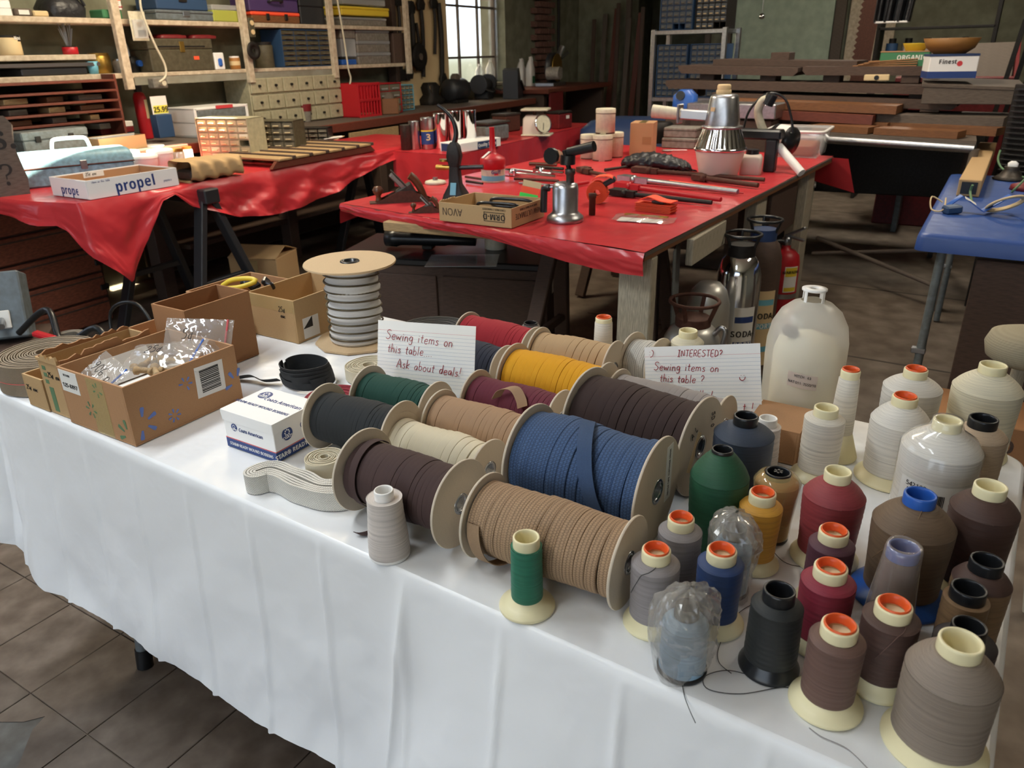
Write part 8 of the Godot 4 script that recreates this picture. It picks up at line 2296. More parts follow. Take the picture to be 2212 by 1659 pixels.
	var sn := thing("tin_snips", "dark pliers and snips heaped in front of the jug", "pliers", Vector3(-4.709, 0.9, -4.826), 0.5)
	for k in 3:
		put(sn, "handle", tubem(curve([Vector3(-0.12, 0.012, 0.03 * k - 0.03), Vector3(0.0, 0.03, 0.02 * k), Vector3(0.13, 0.012, 0.04 * k - 0.05)], 12), 0.011, 6), M.dark_iron)
	# tool board with hanging tools beside the window
	var tb := thing("tool_board", "tan pegboard panel between the shelves and the window", "board", wall(1.95, 0.9, 0.05), WALL_TURN)
	put(tb, "panel", boxm(Vector3(0.95, 1.6, 0.02), 0.002, at(0.05, 0.8, 0)), M.label_tan)
	put(tb, "side_post", boxm(Vector3(0.06, 1.6, 0.09), 0.003, at(-0.44, 0.8, 0.03)), M.wood_dark)
	var names := [["black saw frame", 1.62, 1.85, 0.5], ["long dark spanner", 1.72, 1.75, 0.62], ["rusty pry bar", 1.82, 1.8, 0.55], ["dark hand drill", 1.9, 1.62, 0.4], ["leather belt", 1.98, 1.85, 0.7], ["long black clamp bar", 2.3, 1.8, 0.75], ["dark chain wrench", 2.2, 1.85, 0.5], ["iron pipe cutter", 1.6, 1.45, 0.3]]
	for k in names.size():
		var n: Array = names[k]
		var h := thing("hanging_tool", "%s hanging on the tool board" % n[0], "tool", wall(n[1], n[2], 0.085), WALL_TURN, "tools hanging on the board")
		put(h, "shaft", tubem(curve([Vector3(0, 0, 0), Vector3(0.012, -n[3] * 0.4, 0.008), Vector3(-0.008, -n[3], 0.0)], 12), 0.016 + 0.004 * (k % 3), 8), M.dark_iron)
		put(h, "head", loftm([[-0.05, 0.05, 0.012, 0.01], [0.0, 0.06, 0.018, 0.01], [0.05, 0.035, 0.014, 0.01]], at(0, -n[3] * (0.1 if k % 2 == 0 else 0.9), 0.01)), M.dark_iron)
	var wh := thing("wheel", "dark spoked pulley wheel hanging low on the tool board", "wheel", wall(1.88, 1.33, 0.1), WALL_TURN)
	put(wh, "rim", lathem([Vector2(0.03, 0), Vector2(0.11, 0), Vector2(0.125, 0.012), Vector2(0.11, 0.03), Vector2(0.06, 0.018), Vector2(0.03, 0.03)], 32, along(Vector3.ZERO, Vector3(0, 0, 1))), M.dark_iron)
	put(wh, "hub", cylm(0.03, 0.035, 20, along(Vector3.ZERO, Vector3(0, 0, 1))), M.wood_old)
	# grinders and bottles below the window
	var gr := thing("bench_grinder", "black bench grinder with two covered wheels below the window", "grinder", Vector3(-4.813, 0.9, -7.252), WALL_TURN + 0.2)
	put(gr, "motor", lathem([Vector2(0, -0.1), Vector2(0.06, -0.1), Vector2(0.07, -0.08), Vector2(0.07, 0.08), Vector2(0.06, 0.1), Vector2(0, 0.1)], 24, along(Vector3(0, 0.14, 0), Vector3(1, 0.14, 0))), M.dark_plastic)
	put(gr, "foot", boxm(Vector3(0.2, 0.08, 0.16), 0.01, at(0, 0.04, 0)), M.dark_plastic)
	for s in [-1, 1]:
		put(gr, "wheel_cover", cylm(0.095, 0.045, 24, along(Vector3(s * 0.15 - 0.022, 0.15, 0), Vector3(9, 0.15, 0))), M.dark_plastic)
		put(gr, "tool_rest", boxm(Vector3(0.09, 0.012, 0.1), 0.002, rot(Vector3(s * 0.15, 0.09, 0.12), 0.3, 0, 0)), M.dark_iron)
	var mt := thing("electric_motor", "black round electric motor on the bench by the tool board", "motor", Vector3(-4.74, 0.9, -6.634), WALL_TURN)
	put(mt, "motor_drum", lathem([Vector2(0, -0.14), Vector2(0.09, -0.14), Vector2(0.105, -0.12), Vector2(0.105, 0.12), Vector2(0.09, 0.14), Vector2(0, 0.14)], 28, along(Vector3(0, 0.12, 0), Vector3(1, 0.12, 0))), M.dark_plastic)
	put(mt, "cradle", boxm(Vector3(0.22, 0.03, 0.16), 0.004, at(0, 0.015, 0)), M.dark_iron)
	put(mt, "terminal_cap", loftm([[0.21, 0.05, 0.04, 0.02], [0.25, 0.045, 0.035, 0.02], [0.27, 0.03, 0.02, 0.015]]), M.wood_old)
	var m2 := thing("iron_machine", "lumpy grey iron machine head beside the electric motor", "machine", Vector3(-4.826, 0.9, -6.324), WALL_TURN)
	put(m2, "casting", loftm([[0.0, 0.12, 0.09, 0.04], [0.05, 0.13, 0.1, 0.05], [0.09, 0.07, 0.07, 0.04], [0.16, 0.1, 0.08, 0.05], [0.2, 0.06, 0.05, 0.03]]), M.dark_iron)
	put(m2, "crank", tubem([Vector3(-0.09, 0.12, 0.08), Vector3(-0.14, 0.18, 0.1)], 0.012, 8), M.chrome)
	var sd := thing("disc_sander", "dark belt sander with a sloped table beside the grinder", "sander", Vector3(-4.579, 0.9, -7.47), WALL_TURN + 0.3)
	put(sd, "sander_body", prismm([Vector2(-0.16, 0.0), Vector2(0.16, 0.0), Vector2(0.2, 0.06), Vector2(0.06, 0.14), Vector2(-0.06, 0.3), Vector2(-0.16, 0.28)], 0.16, at(0, 0, -0.08)), M.dark_plastic)
	put(sd, "sanding_table", boxm(Vector3(0.3, 0.02, 0.2), 0.003, rot(Vector3(0.12, 0.1, 0), 0, 0, -0.5)), M.dark_iron)
	var bots := [["white jug with a handle standing against the window light", Vector3(-5.038, 0.98, -8.403), M.white_plastic, 0.06, 0.3], ["white bottle with open loop handle and green label", Vector3(-4.915, 0.98, -8.413), M.white_plastic, 0.055, 0.32], ["pale spray bottle in front of the window panes", wall(3.5685, 1.041, -0.08), M.clear_plastic, 0.05, 0.24], ["clear bottle of pink liquid by the window", wall(3.3279, 1.041, -0.08), M.clear_plastic, 0.05, 0.2], ["small cream bottle behind the grinder", Vector3(-5.525, 0.98, -8.617), M.enamel, 0.035, 0.2]]
	for p in bots:
		var o := thing("window_bottle", p[0], "bottle", p[1], WALL_TURN, "bottles by the window")
		var r: float = p[3]
		var h: float = p[4]
		put(o, "bottle_body", loftm([[0.0, r, r * 0.8, r * 0.4], [h * 0.6, r, r * 0.8, r * 0.4], [h * 0.8, r * 0.6, r * 0.5, r * 0.3], [h * 0.9, r * 0.3, r * 0.3, r * 0.2]]), p[2])
		put(o, "cap", cylm(r * 0.32, h * 0.1, 14, at(0, h * 0.9, 0)), M.white_plastic)
		if h > 0.28:
			put(o, "handle", tubem(curve([Vector3(r * 0.4, h * 0.55, 0), Vector3(r * 1.1, h * 0.75, 0), Vector3(r * 0.7, h * 0.98, 0), Vector3(-r * 0.1, h * 0.95, 0)], 14), r * 0.18, 8), p[2])
	put(find_child("window_bottle_001", false, false), "green_label", boxm(Vector3(0.06, 0.08, 0.004), 0.0, at(0, 0.07, 0.045)), M.green_box)
	var sl := thing("chop_saw", "circular saw with a copper coloured blade on the raised bench", "saw", Vector3(-4.554, 0.98, -8.443) + Vector3(-0.1, 0, 0), WALL_TURN)
	put(sl, "base", boxm(Vector3(0.36, 0.04, 0.24), 0.006, at(0.0, 0.02, 0)), M.steel)
	put(sl, "blade", cylm(0.15, 0.006, 36, along(Vector3(0.0, 0.2, 0.08), Vector3(0.05, 0.2, 1))), M.brass)
	put(sl, "blade_guard", lathem([Vector2(0.1, 0), Vector2(0.17, 0), Vector2(0.17, 0.06), Vector2(0.1, 0.06)], 32, along(Vector3(0.03, 0.19, -0.02), Vector3(0.08, 0.19, 1))), M.dark_plastic)
	put(sl, "motor", cylm(0.07, 0.16, 20, along(Vector3(-0.12, 0.14, 0.02), Vector3(-0.12, 0.15, 1))), M.grey_box)
	put(sl, "handle", tubem(curve([Vector3(0.12, 0.26, 0.02), Vector3(0.2, 0.36, 0.03), Vector3(0.24, 0.42, 0.04)], 12), 0.035, 10), M.brushed)
	put(sl, "lever", tubem([Vector3(0.2, 0.3, 0.04), Vector3(0.36, 0.36, 0.05)], 0.02, 8), M.brushed)
	# conduit and long stock standing in the far corner
	var pd := thing("conduit", "dark electrical conduit running up the wall past the window", "pipe", wall(5.05, 0.0, 0.09), WALL_TURN)
	put(pd, "pipe", tubem([Vector3(0, 0.9, 0), Vector3(0, 2.2, 0), Vector3(-0.2, 3.38, 0)], 0.02, 8), M.dark_iron)
	for k in 7:
		var q := thing("timber_length", "long %s timber length leaning in the far corner" % ["dark brown", "grey", "red brown"][k % 3], "timber", wall(5.45 + 0.05 * (k % 3), 0.002, 0.35 + k * 0.11), WALL_TURN, "timber leaning in the far corner")
		put(q, "board", boxm(Vector3(0.025, 1.7 + 0.12 * (k % 4), 0.05 + 0.01 * (k % 3)), 0.003, rot(Vector3(0.1, 0.88, 0), 0.03 * (k % 3 - 1), 0, -0.12)), [M.wood_dark, M.wood_old, M.wood_red][k % 3])


# ---------------------------------------------------------------- back of the shop and the blue table
# a beam between two points with a rectangular section
func beam(parent: Node3D, called: String, a: Vector3, b: Vector3, h: float, d: float, m: Material, tip := 0.0) -> void:
	var x := (b - a).normalized()
	var z := x.cross(UPV).normalized()
	var l := (b - a).length()
	var xf := Transform3D(Basis(x, z.cross(x), z), a)
	put(parent, called, prismm([Vector2(0, tip * h), Vector2(tip * h, 0), Vector2(l - tip * h, 0), Vector2(l, tip * h), Vector2(l, h), Vector2(0, h)], d, xf * at(0, 0, -d / 2)), m)

func back_of_shop() -> void:
	rng.seed = 83
	# mint door panel and frame on the back wall
	var mp := structure("door_1", "mint green painted door panel with brown frame")
	mp.position = wall(5.86, 0, 0)
	mp.rotation.y = WALL_TURN - PI / 2
	var m0 := 2.0927
	var m1 := 3.2436
	put(mp, "door_panel", boxm(Vector3(m1 - m0, 2.3, 0.04), 0.004, at((m0 + m1) / 2, 1.15, 0.02)), M.pale_green)
	for x in [m0 - 0.07, m1 + 0.07]:
		put(mp, "door_frame", boxm(Vector3(0.12, 2.4, 0.07), 0.006, at(x, 1.2, 0.035)), M.wood_old)
	put(mp, "side_panel", boxm(Vector3(0.5, 2.3, 0.04), 0.004, at(m1 + 0.42, 1.15, 0.02)), M.shelf_paint)
	put(mp, "side_rail", boxm(Vector3(0.5, 0.1, 0.06), 0.004, at(m1 + 0.42, 0.95, 0.03)), M.shelf_paint)
	var pb := thing("pull_cord", "light pull cord with a glass ball in front of the mint door", "cord", Vector3(-2.303, 1.637, -8.6), 0.0)
	put(pb, "cord", tubem([Vector3(0, 0, 0), Vector3(0, 1.4, 0)], 0.004, 5), M.steel)
	put(pb, "ball", lathem([Vector2(0, -0.03), Vector2(0.025, -0.018), Vector2(0.03, 0.0), Vector2(0.02, 0.025), Vector2(0, 0.032)], 16), M.chrome)
	# steel shelf unit with parts cabinets
	var su := thing("steel_shelving", "slotted steel shelf unit holding dark blue parts cabinets", "shelving", Vector3(-2.269, 0, -6.55), -0.06)
	var w := 0.60
	for sx in [-1, 1]:
		for sz in [-1, 1]:
			put(su, "post", boxm(Vector3(0.035, 1.50, 0.035), 0.002, at(sx * w / 2, 0.75, sz * 0.15)), M.brushed)
	for y in [0.35, 0.97, 1.475]:
		put(su, "shelf", boxm(Vector3(w, 0.03, 0.32), 0.002, at(0, y, 0)), M.brushed)
	for p in [[-0.145, 0.986, "left dark blue parts cabinet on the steel shelf"], [0.145, 0.986, "right dark blue parts cabinet on the steel shelf"]]:
		drawer_unit("parts_cabinet", p[2], Vector3(-2.269, 0, -6.55) + Vector3(p[0], p[1], p[0] * 0.06), -0.06, Vector3(0.265, 0.40, 0.24), 5, 9, M.blue_dark, M.drawer_dark, M.grey_box)
	drawer_unit("parts_cabinet", "tall dark blue parts cabinet on top of the steel shelf unit", Vector3(-2.404, 1.491, -6.56), -0.06, Vector3(0.28, 0.36, 0.22), 5, 8, M.blue_dark, M.drawer_dark, M.grey_box, [[2, 0], [3, 0]])
	drawer_unit("parts_cabinet", "grey parts cabinet with tan drawer fronts on top of the steel shelf unit", Vector3(-2.119, 1.491, -6.55), -0.06, Vector3(0.26, 0.235, 0.2), 5, 5, M.dark_iron, M.drawer_dark, M.label_tan, [[3, 0], [4, 0]])
	# steel framed table carrying the timber racks
	var st := thing("steel_table", "long steel tube table loaded with dark timber racks", "table", Vector3.ZERO, 0.0)
	var fa := Vector3(-1.384, 0.86, -4.961)
	var fb := Vector3(-0.102, 0.86, -4.637)
	var away := Vector3(-0.05, 0, -1.0)
	put(st, "front_tube", tubem([fa, fb], 0.022, 12), M.brushed)
	put(st, "back_tube", tubem([fa + away, fb + away], 0.022, 12), M.brushed)
	for q in [fa, fb, fa + away, fb + away]:
		put(st, "leg", tubem([Vector3(q.x, 0.86, q.z), Vector3(q.x - 0.02, 0.0, q.z)], 0.022, 10), M.wood_old)
	put(st, "deck", prismm([Vector2(fa.x, -fa.z), Vector2(fb.x, -fb.z), Vector2(fb.x - 0.05, -fb.z + 1.0), Vector2(fa.x - 0.05, -fa.z + 1.0)], 0.02, Transform3D(Basis.from_euler(Vector3(-PI / 2, 0, 0)), Vector3(0, 0.878, 0))), M.wood_old)
	put(st, "lower_brace", tubem([Vector3(fa.x + 0.5, 0.22, fa.z - 0.2), Vector3(fb.x, 0.12, fb.z)], 0.014, 8), M.wood_old)
	put(st, "lower_brace", tubem([Vector3(fa.x + 0.5, 0.14, fa.z - 0.1), Vector3(fb.x, 0.28, fb.z - 0.3)], 0.012, 8), M.wood_old)
	# wooden drawers and offcuts lying on the front of the table
	for p in [[Vector3(-0.932, 0.894, -4.95), Vector3(-0.615, 0.895, -4.85), 0.035, "short brown board lying on the front of the steel table"], [Vector3(-0.589, 0.909, -4.85), Vector3(-0.178, 0.901, -4.75), 0.035, "longer brown board lying end to end on the steel table"], [Vector3(-0.991, 0.932, -5.15), Vector3(-0.55, 0.925, -5.05), 0.045, "rounded brown chair rail behind the front boards"], [Vector3(-0.59, 0.935, -5.1), Vector3(-0.01, 0.918, -4.95), 0.04, "long curved chair rail behind the front boards"]]:
		var bd := thing("timber_board", p[3], "timber")
		var a: Vector3 = p[0]
		var b: Vector3 = p[1]
		beam(bd, "board", Vector3(a.x, maxf(a.y - 0.03, 0.9), a.z), Vector3(b.x, maxf(b.y - 0.03, 0.9), b.z), p[2], 0.14, M.wood_brown)
	# stack of dark racks (rails on blocks)
	var racks := [
		[Vector3(-1.195, 0.96, -5.3), Vector3(0.011, 0.953, -5.2), 0.06, M.wood_old, "grey weathered timber rail low in the rack stack", 0.0],
		[Vector3(-1.496, 0.989, -5.2), Vector3(-0.631, 0.966, -5.15), 0.05, M.wood_red, "reddish timber beam below the orange brown boards", 0.0],
		[Vector3(-1.531, 1.042, -5.25), Vector3(-0.523, 1.021, -5.2), 0.045, M.wood_brown, "orange brown planed board in the rack stack", 0.0],
		[Vector3(-1.672, 1.065, -5.45), Vector3(-0.24, 1.034, -5.4), 0.05, M.wood_dark, "dark rack rail with a rounded end, fourth from the top", 0.5],
		[Vector3(-2.018, 1.138, -5.5), Vector3(-0.289, 1.112, -5.45), 0.05, M.wood_dark, "longest dark rack rail with a pale rounded end", 0.5],
		[Vector3(-1.976, 1.229, -5.6), Vector3(-1.184, 1.209, -5.6), 0.05, M.wood_dark, "upper left dark rack rail", 0.5],
		[Vector3(-1.155, 1.215, -5.6), Vector3(-0.38, 1.21, -5.6), 0.05, M.wood_dark, "upper right dark rack rail with chalk marks", 0.5],
		[Vector3(-1.785, 1.275, -5.75), Vector3(-0.863, 1.253, -5.75), 0.038, M.wood_dark, "topmost dark rack rail against the mint door", 0.0]]
	for p in racks:
		var rk := thing("rack_rail", p[4], "timber", Vector3.ZERO, 0.0, "dark racks on the steel table")
		beam(rk, "rail", p[0] + Vector3(0, -0.03, 0), p[1] + Vector3(0, -0.03, 0), p[2], 0.42, p[3], p[5])
	for p in [[Vector3(-1.795, 1.181, -5.55), 0.1], [Vector3(-1.386, 1.18, -5.55), 0.1], [Vector3(-0.991, 1.174, -5.55), 0.1], [Vector3(-0.536, 1.174, -5.5), 0.1], [Vector3(-1.359, 1.282, -5.7), 0.12], [Vector3(-0.473, 1.085, -5.45), 0.1], [Vector3(-0.387, 1.028, -5.3), 0.1], [Vector3(-1.886, 1.087, -5.5), 0.1], [Vector3(-1.438, 1.081, -5.5), 0.1]]:
		var bk := thing("spacer_block", "dark square spacer block between the rack rails", "block", p[0], 0.05, "spacer blocks between the rack rails")
		put(bk, "block", boxm(Vector3(p[1], 0.075, 0.2), 0.004, Transform3D()), M.wood_dark)
	var cs := thing("cardboard_sheet", "flattened cardboard sheets lying on the upper right rack", "cardboard", Vector3(-0.697, 1.244, -5.6), 0.0)
	for k in 4:
		put(cs, "sheet", boxm(Vector3(0.36 - 0.03 * k, 0.006, 0.24), 0.001, rot(Vector3(0.01 * k, 0.01 * k - 0.01, 0), 0, 0.05 * k, 0.02 * k)), M.kraft_dark)
	var bp := thing("bearing_plate", "pale wooden plate with a round hole on the rack", "plate", Vector3(-0.709, 1.172, -5.35), 0.05)
	put(bp, "plate", boxm(Vector3(0.14, 0.035, 0.03), 0.004, Transform3D()), M.label_tan)
	put(bp, "bore", cylm(0.014, 0.004, 14, along(Vector3(0, 0, 0.014), Vector3(0, 0, 1))), M.hole_black)
	# produce cartons with bowls
	var gb := thing("produce_carton", "dark green produce carton reading ORGANIC", "box", Vector3(-0.598, 1.279, -5.6) + Vector3(0, -0.055, 0), 0.05)
	put(gb, "carton_body", boxm(Vector3(0.27, 0.085, 0.2), 0.003, at(0, 0.045, 0)), M.green_box)
	lettering(gb, "ORGANIC", 0.026, M.label_white, at(0.04, 0.055, 0.1008), true)
	put(gb, "cut_rim", boxm(Vector3(0.275, 0.006, 0.205), 0.001, at(0, 0.088, 0)), M.kraft)
	var yb := thing("plastic_bowl", "yellow plastic bowl on the green produce carton", "bowl", Vector3(-0.552, 1.31, -5.6) + Vector3(0, 0.0, 0), 0.0)
	put(yb, "bowl", lathem([Vector2(0, 0), Vector2(0.05, 0), Vector2(0.072, 0.045), Vector2(0.074, 0.048), Vector2(0.07, 0.047), Vector2(0.048, 0.005), Vector2(0, 0.005)], 28), M.yellow_plastic)
	var fb2 := thing("produce_carton", "white and blue fruit carton under the woven bowl", "box", Vector3(-0.325, 1.181, -5.2) + Vector3(0, -0.005, 0), 0.25)
	put(fb2, "carton_body", boxm(Vector3(0.24, 0.12, 0.2), 0.003, at(0, 0.06, 0)), M.white_card)
	put(fb2, "blue_print", boxm(Vector3(0.242, 0.035, 0.202), 0.0, at(0, 0.018, 0)), M.print_navy)
	put(fb2, "cut_rim", boxm(Vector3(0.244, 0.012, 0.204), 0.001, at(0, 0.118, 0)), M.navy_print)
	lettering(fb2, "Finest", 0.022, M.black_ink, at(-0.03, 0.085, 0.1012), true)
	put(fb2, "red_mark", cylm(0.014, 0.001, 16, along(Vector3(0.03, 0.075, 0.1), Vector3(0.03, 0.075, 1))), M.print_red)
	var wbw := thing("woven_bowl", "wide brown woven bowl resting on the fruit carton", "bowl", Vector3(-0.337, 1.306, -5.2) + Vector3(0, -0.012, 0), 0.0)
	put(wbw, "bowl", lathem([Vector2(0, 0), Vector2(0.07, 0.0), Vector2(0.12, 0.035), Vector2(0.142, 0.085), Vector2(0.136, 0.086), Vector2(0.11, 0.04), Vector2(0.06, 0.012), Vector2(0, 0.012)], 36), M.basket)
	var rm := thing("machine_cabinet", "red sided machine cabinet with a sloped dark lid at the back wall", "machine", Vector3(-0.40, 0, -7.25), 0.05)
	put(rm, "red_body", boxm(Vector3(0.80, 1.12, 0.6), 0.006, at(0, 0.56, 0)), M.red_dark)
	put(rm, "sloped_lid", boxm(Vector3(0.78, 0.02, 0.5), 0.003, rot(Vector3(-0.02, 1.22, -0.05), 0.5, 0, 0.02)), M.wood_old)
	put(rm, "lid_support", prismm([Vector2(-0.3, 1.12), Vector2(0.3, 1.12), Vector2(-0.26, 1.36)], 0.02, Transform3D(Basis(Vector3(0, 0, 1), UPV, Vector3(-1, 0, 0)), Vector3(0.4, 0, 0))), M.red_dark)
	var pl := thing("timber_sheet", "pale plywood sheet lying on the racks by the fruit carton", "plywood", Vector3(-0.224, 1.163, -5.3) + Vector3(0.02, -0.02, 0), 0.1)
	put(pl, "sheet", boxm(Vector3(0.5, 0.018, 0.4), 0.002, rot(Vector3.ZERO, 0.06, 0, -0.04)), M.wood_old)
	put(pl, "edge_frame", boxm(Vector3(0.48, 0.09, 0.03), 0.003, at(0.0, -0.055, 0.18)), M.wood_old)
	var wp := thing("steel_shelving", "dark open shelf of paint bottles against the back wall", "shelving", Vector3(-0.667, 0, -8.2), 0.0)
	for y in [1.15, 1.48, 1.9]:
		put(wp, "shelf", boxm(Vector3(0.9, 0.02, 0.3), 0.002, at(0, y, 0)), M.dark_iron)
	for x in [-0.45, 0.45]:
		put(wp, "post", boxm(Vector3(0.03, 2.2, 0.3), 0.002, at(x, 1.1, 0)), M.dark_iron)
	var bt := [[-0.33, M.blue_dark, "blue can"], [-0.2, M.grey_box, "grey carton"], [-0.05, M.navy_print, "navy blue carton"], [0.08, M.grey_box, "pale carton"], [0.24, M.white_plastic, "white bottle"]]
	for p in bt:
		var o := thing("stored_can", "%s standing on the dark shelf at the back wall" % p[2], "can", Vector3(-0.667, 0, -8.2) + Vector3(p[0], 1.161, 0.05), 0.0)
		put(o, "can_body", cylm(0.05, 0.2, 16), p[1])
		put(o, "lid", cylm(0.03, 0.04, 12, at(0, 0.2, 0)), M.dark_iron)
	# crosscut saw and sheeting hanging at the back
	var sw := thing("crosscut_saw", "long rusty crosscut saw blade with large teeth hanging by the door", "saw", Vector3(-1.16, 1.487, -7.6), 0.0)
	var teeth := [Vector2(0.09, -0.42), Vector2(0.09, 0.6), Vector2(-0.05, 0.6)]
	for k in 22:
		teeth.append(Vector2(-0.065, 0.58 - k * 0.045))
		teeth.append(Vector2(-0.045, 0.56 - k * 0.045))
	teeth.append(Vector2(-0.05, -0.42))
	put(sw, "blade", prismm(teeth, 0.004, rot(Vector3.ZERO, 0, 0, -0.03)), M.rust)
	var ps := thing("plastic_sheeting", "bundle of black plastic sheeting hanging from the ceiling", "sheeting", Vector3(-0.747, 1.485, -5.9), 0.0)
	put(ps, "sheeting", sheetm(func(u, v): return Vector3((u - 0.5) * (0.22 + 0.12 * v) + 0.1 * v, v * 2.0, 0.04 * sin(u * 22.0) + 0.02 * sin(u * 47.0)), 48, 12), M.leather)
	put(ps, "hem_bar", boxm(Vector3(0.2, 0.012, 0.05), 0.003, at(0, 0.0, 0)), M.white_plastic)
	for k in 5:
		var q := thing("iron_bar", "long dark iron bar leaning against the right of the back wall", "bar", Vector3(-0.138, 0, -6.4) + Vector3(k * 0.06, 0.002, -0.1 * (k % 2)), 0.0, "iron bars leaning at the back")
		put(q, "bar", boxm(Vector3(0.03, 1.5 - 0.1 * (k % 3), 0.02), 0.002, rot(Vector3(0.05, 0.74, 0), 0.05, 0, -0.1)), M.dark_iron)
	var rg := thing("radiator_grille", "black slatted heater grille at the right edge", "heater", Vector3(0.059, 0, -4.75) + Vector3(0.06, 0.55, 0), -0.5)
	put(rg, "frame", boxm(Vector3(0.26, 0.62, 0.03), 0.004, at(0, 0.3, -0.02)), M.dark_iron)
	for k in 22:
		put(rg, "slat", boxm(Vector3(0.22, 0.008, 0.03), 0.001, at(0, 0.04 + k * 0.026, 0.005)), M.black_plastic)
	put(rg, "stand", boxm(Vector3(0.24, 0.55, 0.2), 0.004, at(0, -0.275, -0.08)), M.dark_iron)
	# blue jug, silver box and dark boxes behind the red table
	var bj := thing("fuel_jug", "blue plastic fuel jug behind the barn light arm", "jug", Vector3(-1.772, 0.98, -5) + Vector3(0, -0.02, 0), 0.2)
	put(bj, "jug_body", loftm([[0.0, 0.07, 0.07, 0.03], [0.006, 0.075, 0.075, 0.03], [0.12, 0.072, 0.072, 0.03], [0.155, 0.035, 0.05, 0.02]]), M.blue_plastic)
	put(bj, "cap", cylm(0.028, 0.02, 16, along(Vector3(-0.02, 0.12, 0.06), Vector3(-0.04, 0.15, 0.2))), M.black_plastic)
	put(bj, "crate", boxm(Vector3(0.3, 0.84, 0.26), 0.006, at(0.05, -0.425, 0)), M.wood_dark)
	var sb := thing("equipment_rack", "flat silver equipment box with a red badge behind the barn light", "box", Vector3(-1.42, 0.969, -4.95) + Vector3(0, -0.01, 0), 0.0)
	put(sb, "case_body", boxm(Vector3(0.54, 0.085, 0.3), 0.006, at(0, 0.045, 0)), M.brushed)
	put(sb, "red_badge", boxm(Vector3(0.05, 0.025, 0.002), 0.0, at(-0.22, 0.04, 0.151)), M.print_red)
	put(sb, "trestle", boxm(Vector3(0.5, 0.76, 0.26), 0.006, at(0, -0.385, 0)), M.wood_dark)
	var dm := thing("dust_sheet", "dark dust sheet over boxes beyond the canisters", "sheet", Vector3(-2.315, 0, -5.643) + Vector3(-0.1, 0, -0.3), 0.1)
	put(dm, "sheet", loftm([[0.0, 0.5, 0.3, 0.1], [0.78, 0.48, 0.28, 0.1], [0.84, 0.42, 0.22, 0.1], [0.86, 0.3, 0.15, 0.08]]), M.navy_print)
	var pw := thing("wooden_bench", "low blue painted bench under the steel table", "bench", Vector3(-0.95, 0, -6.75), 0.05)
	put(pw, "seat", boxm(Vector3(0.8, 0.04, 0.3), 0.004, at(0, 0.34, 0)), M.grey_blue)
	for x in [-0.36, 0.36]:
		put(pw, "leg", boxm(Vector3(0.04, 0.32, 0.28), 0.004, at(x, 0.16, 0)), M.grey_blue)
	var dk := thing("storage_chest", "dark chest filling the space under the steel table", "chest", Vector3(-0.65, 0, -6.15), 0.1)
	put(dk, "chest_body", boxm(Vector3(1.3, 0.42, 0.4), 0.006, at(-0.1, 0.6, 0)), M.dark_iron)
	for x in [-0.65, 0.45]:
		put(dk, "leg", boxm(Vector3(0.06, 0.33, 0.4), 0.004, at(x, 0.165, 0)), M.dark_iron)

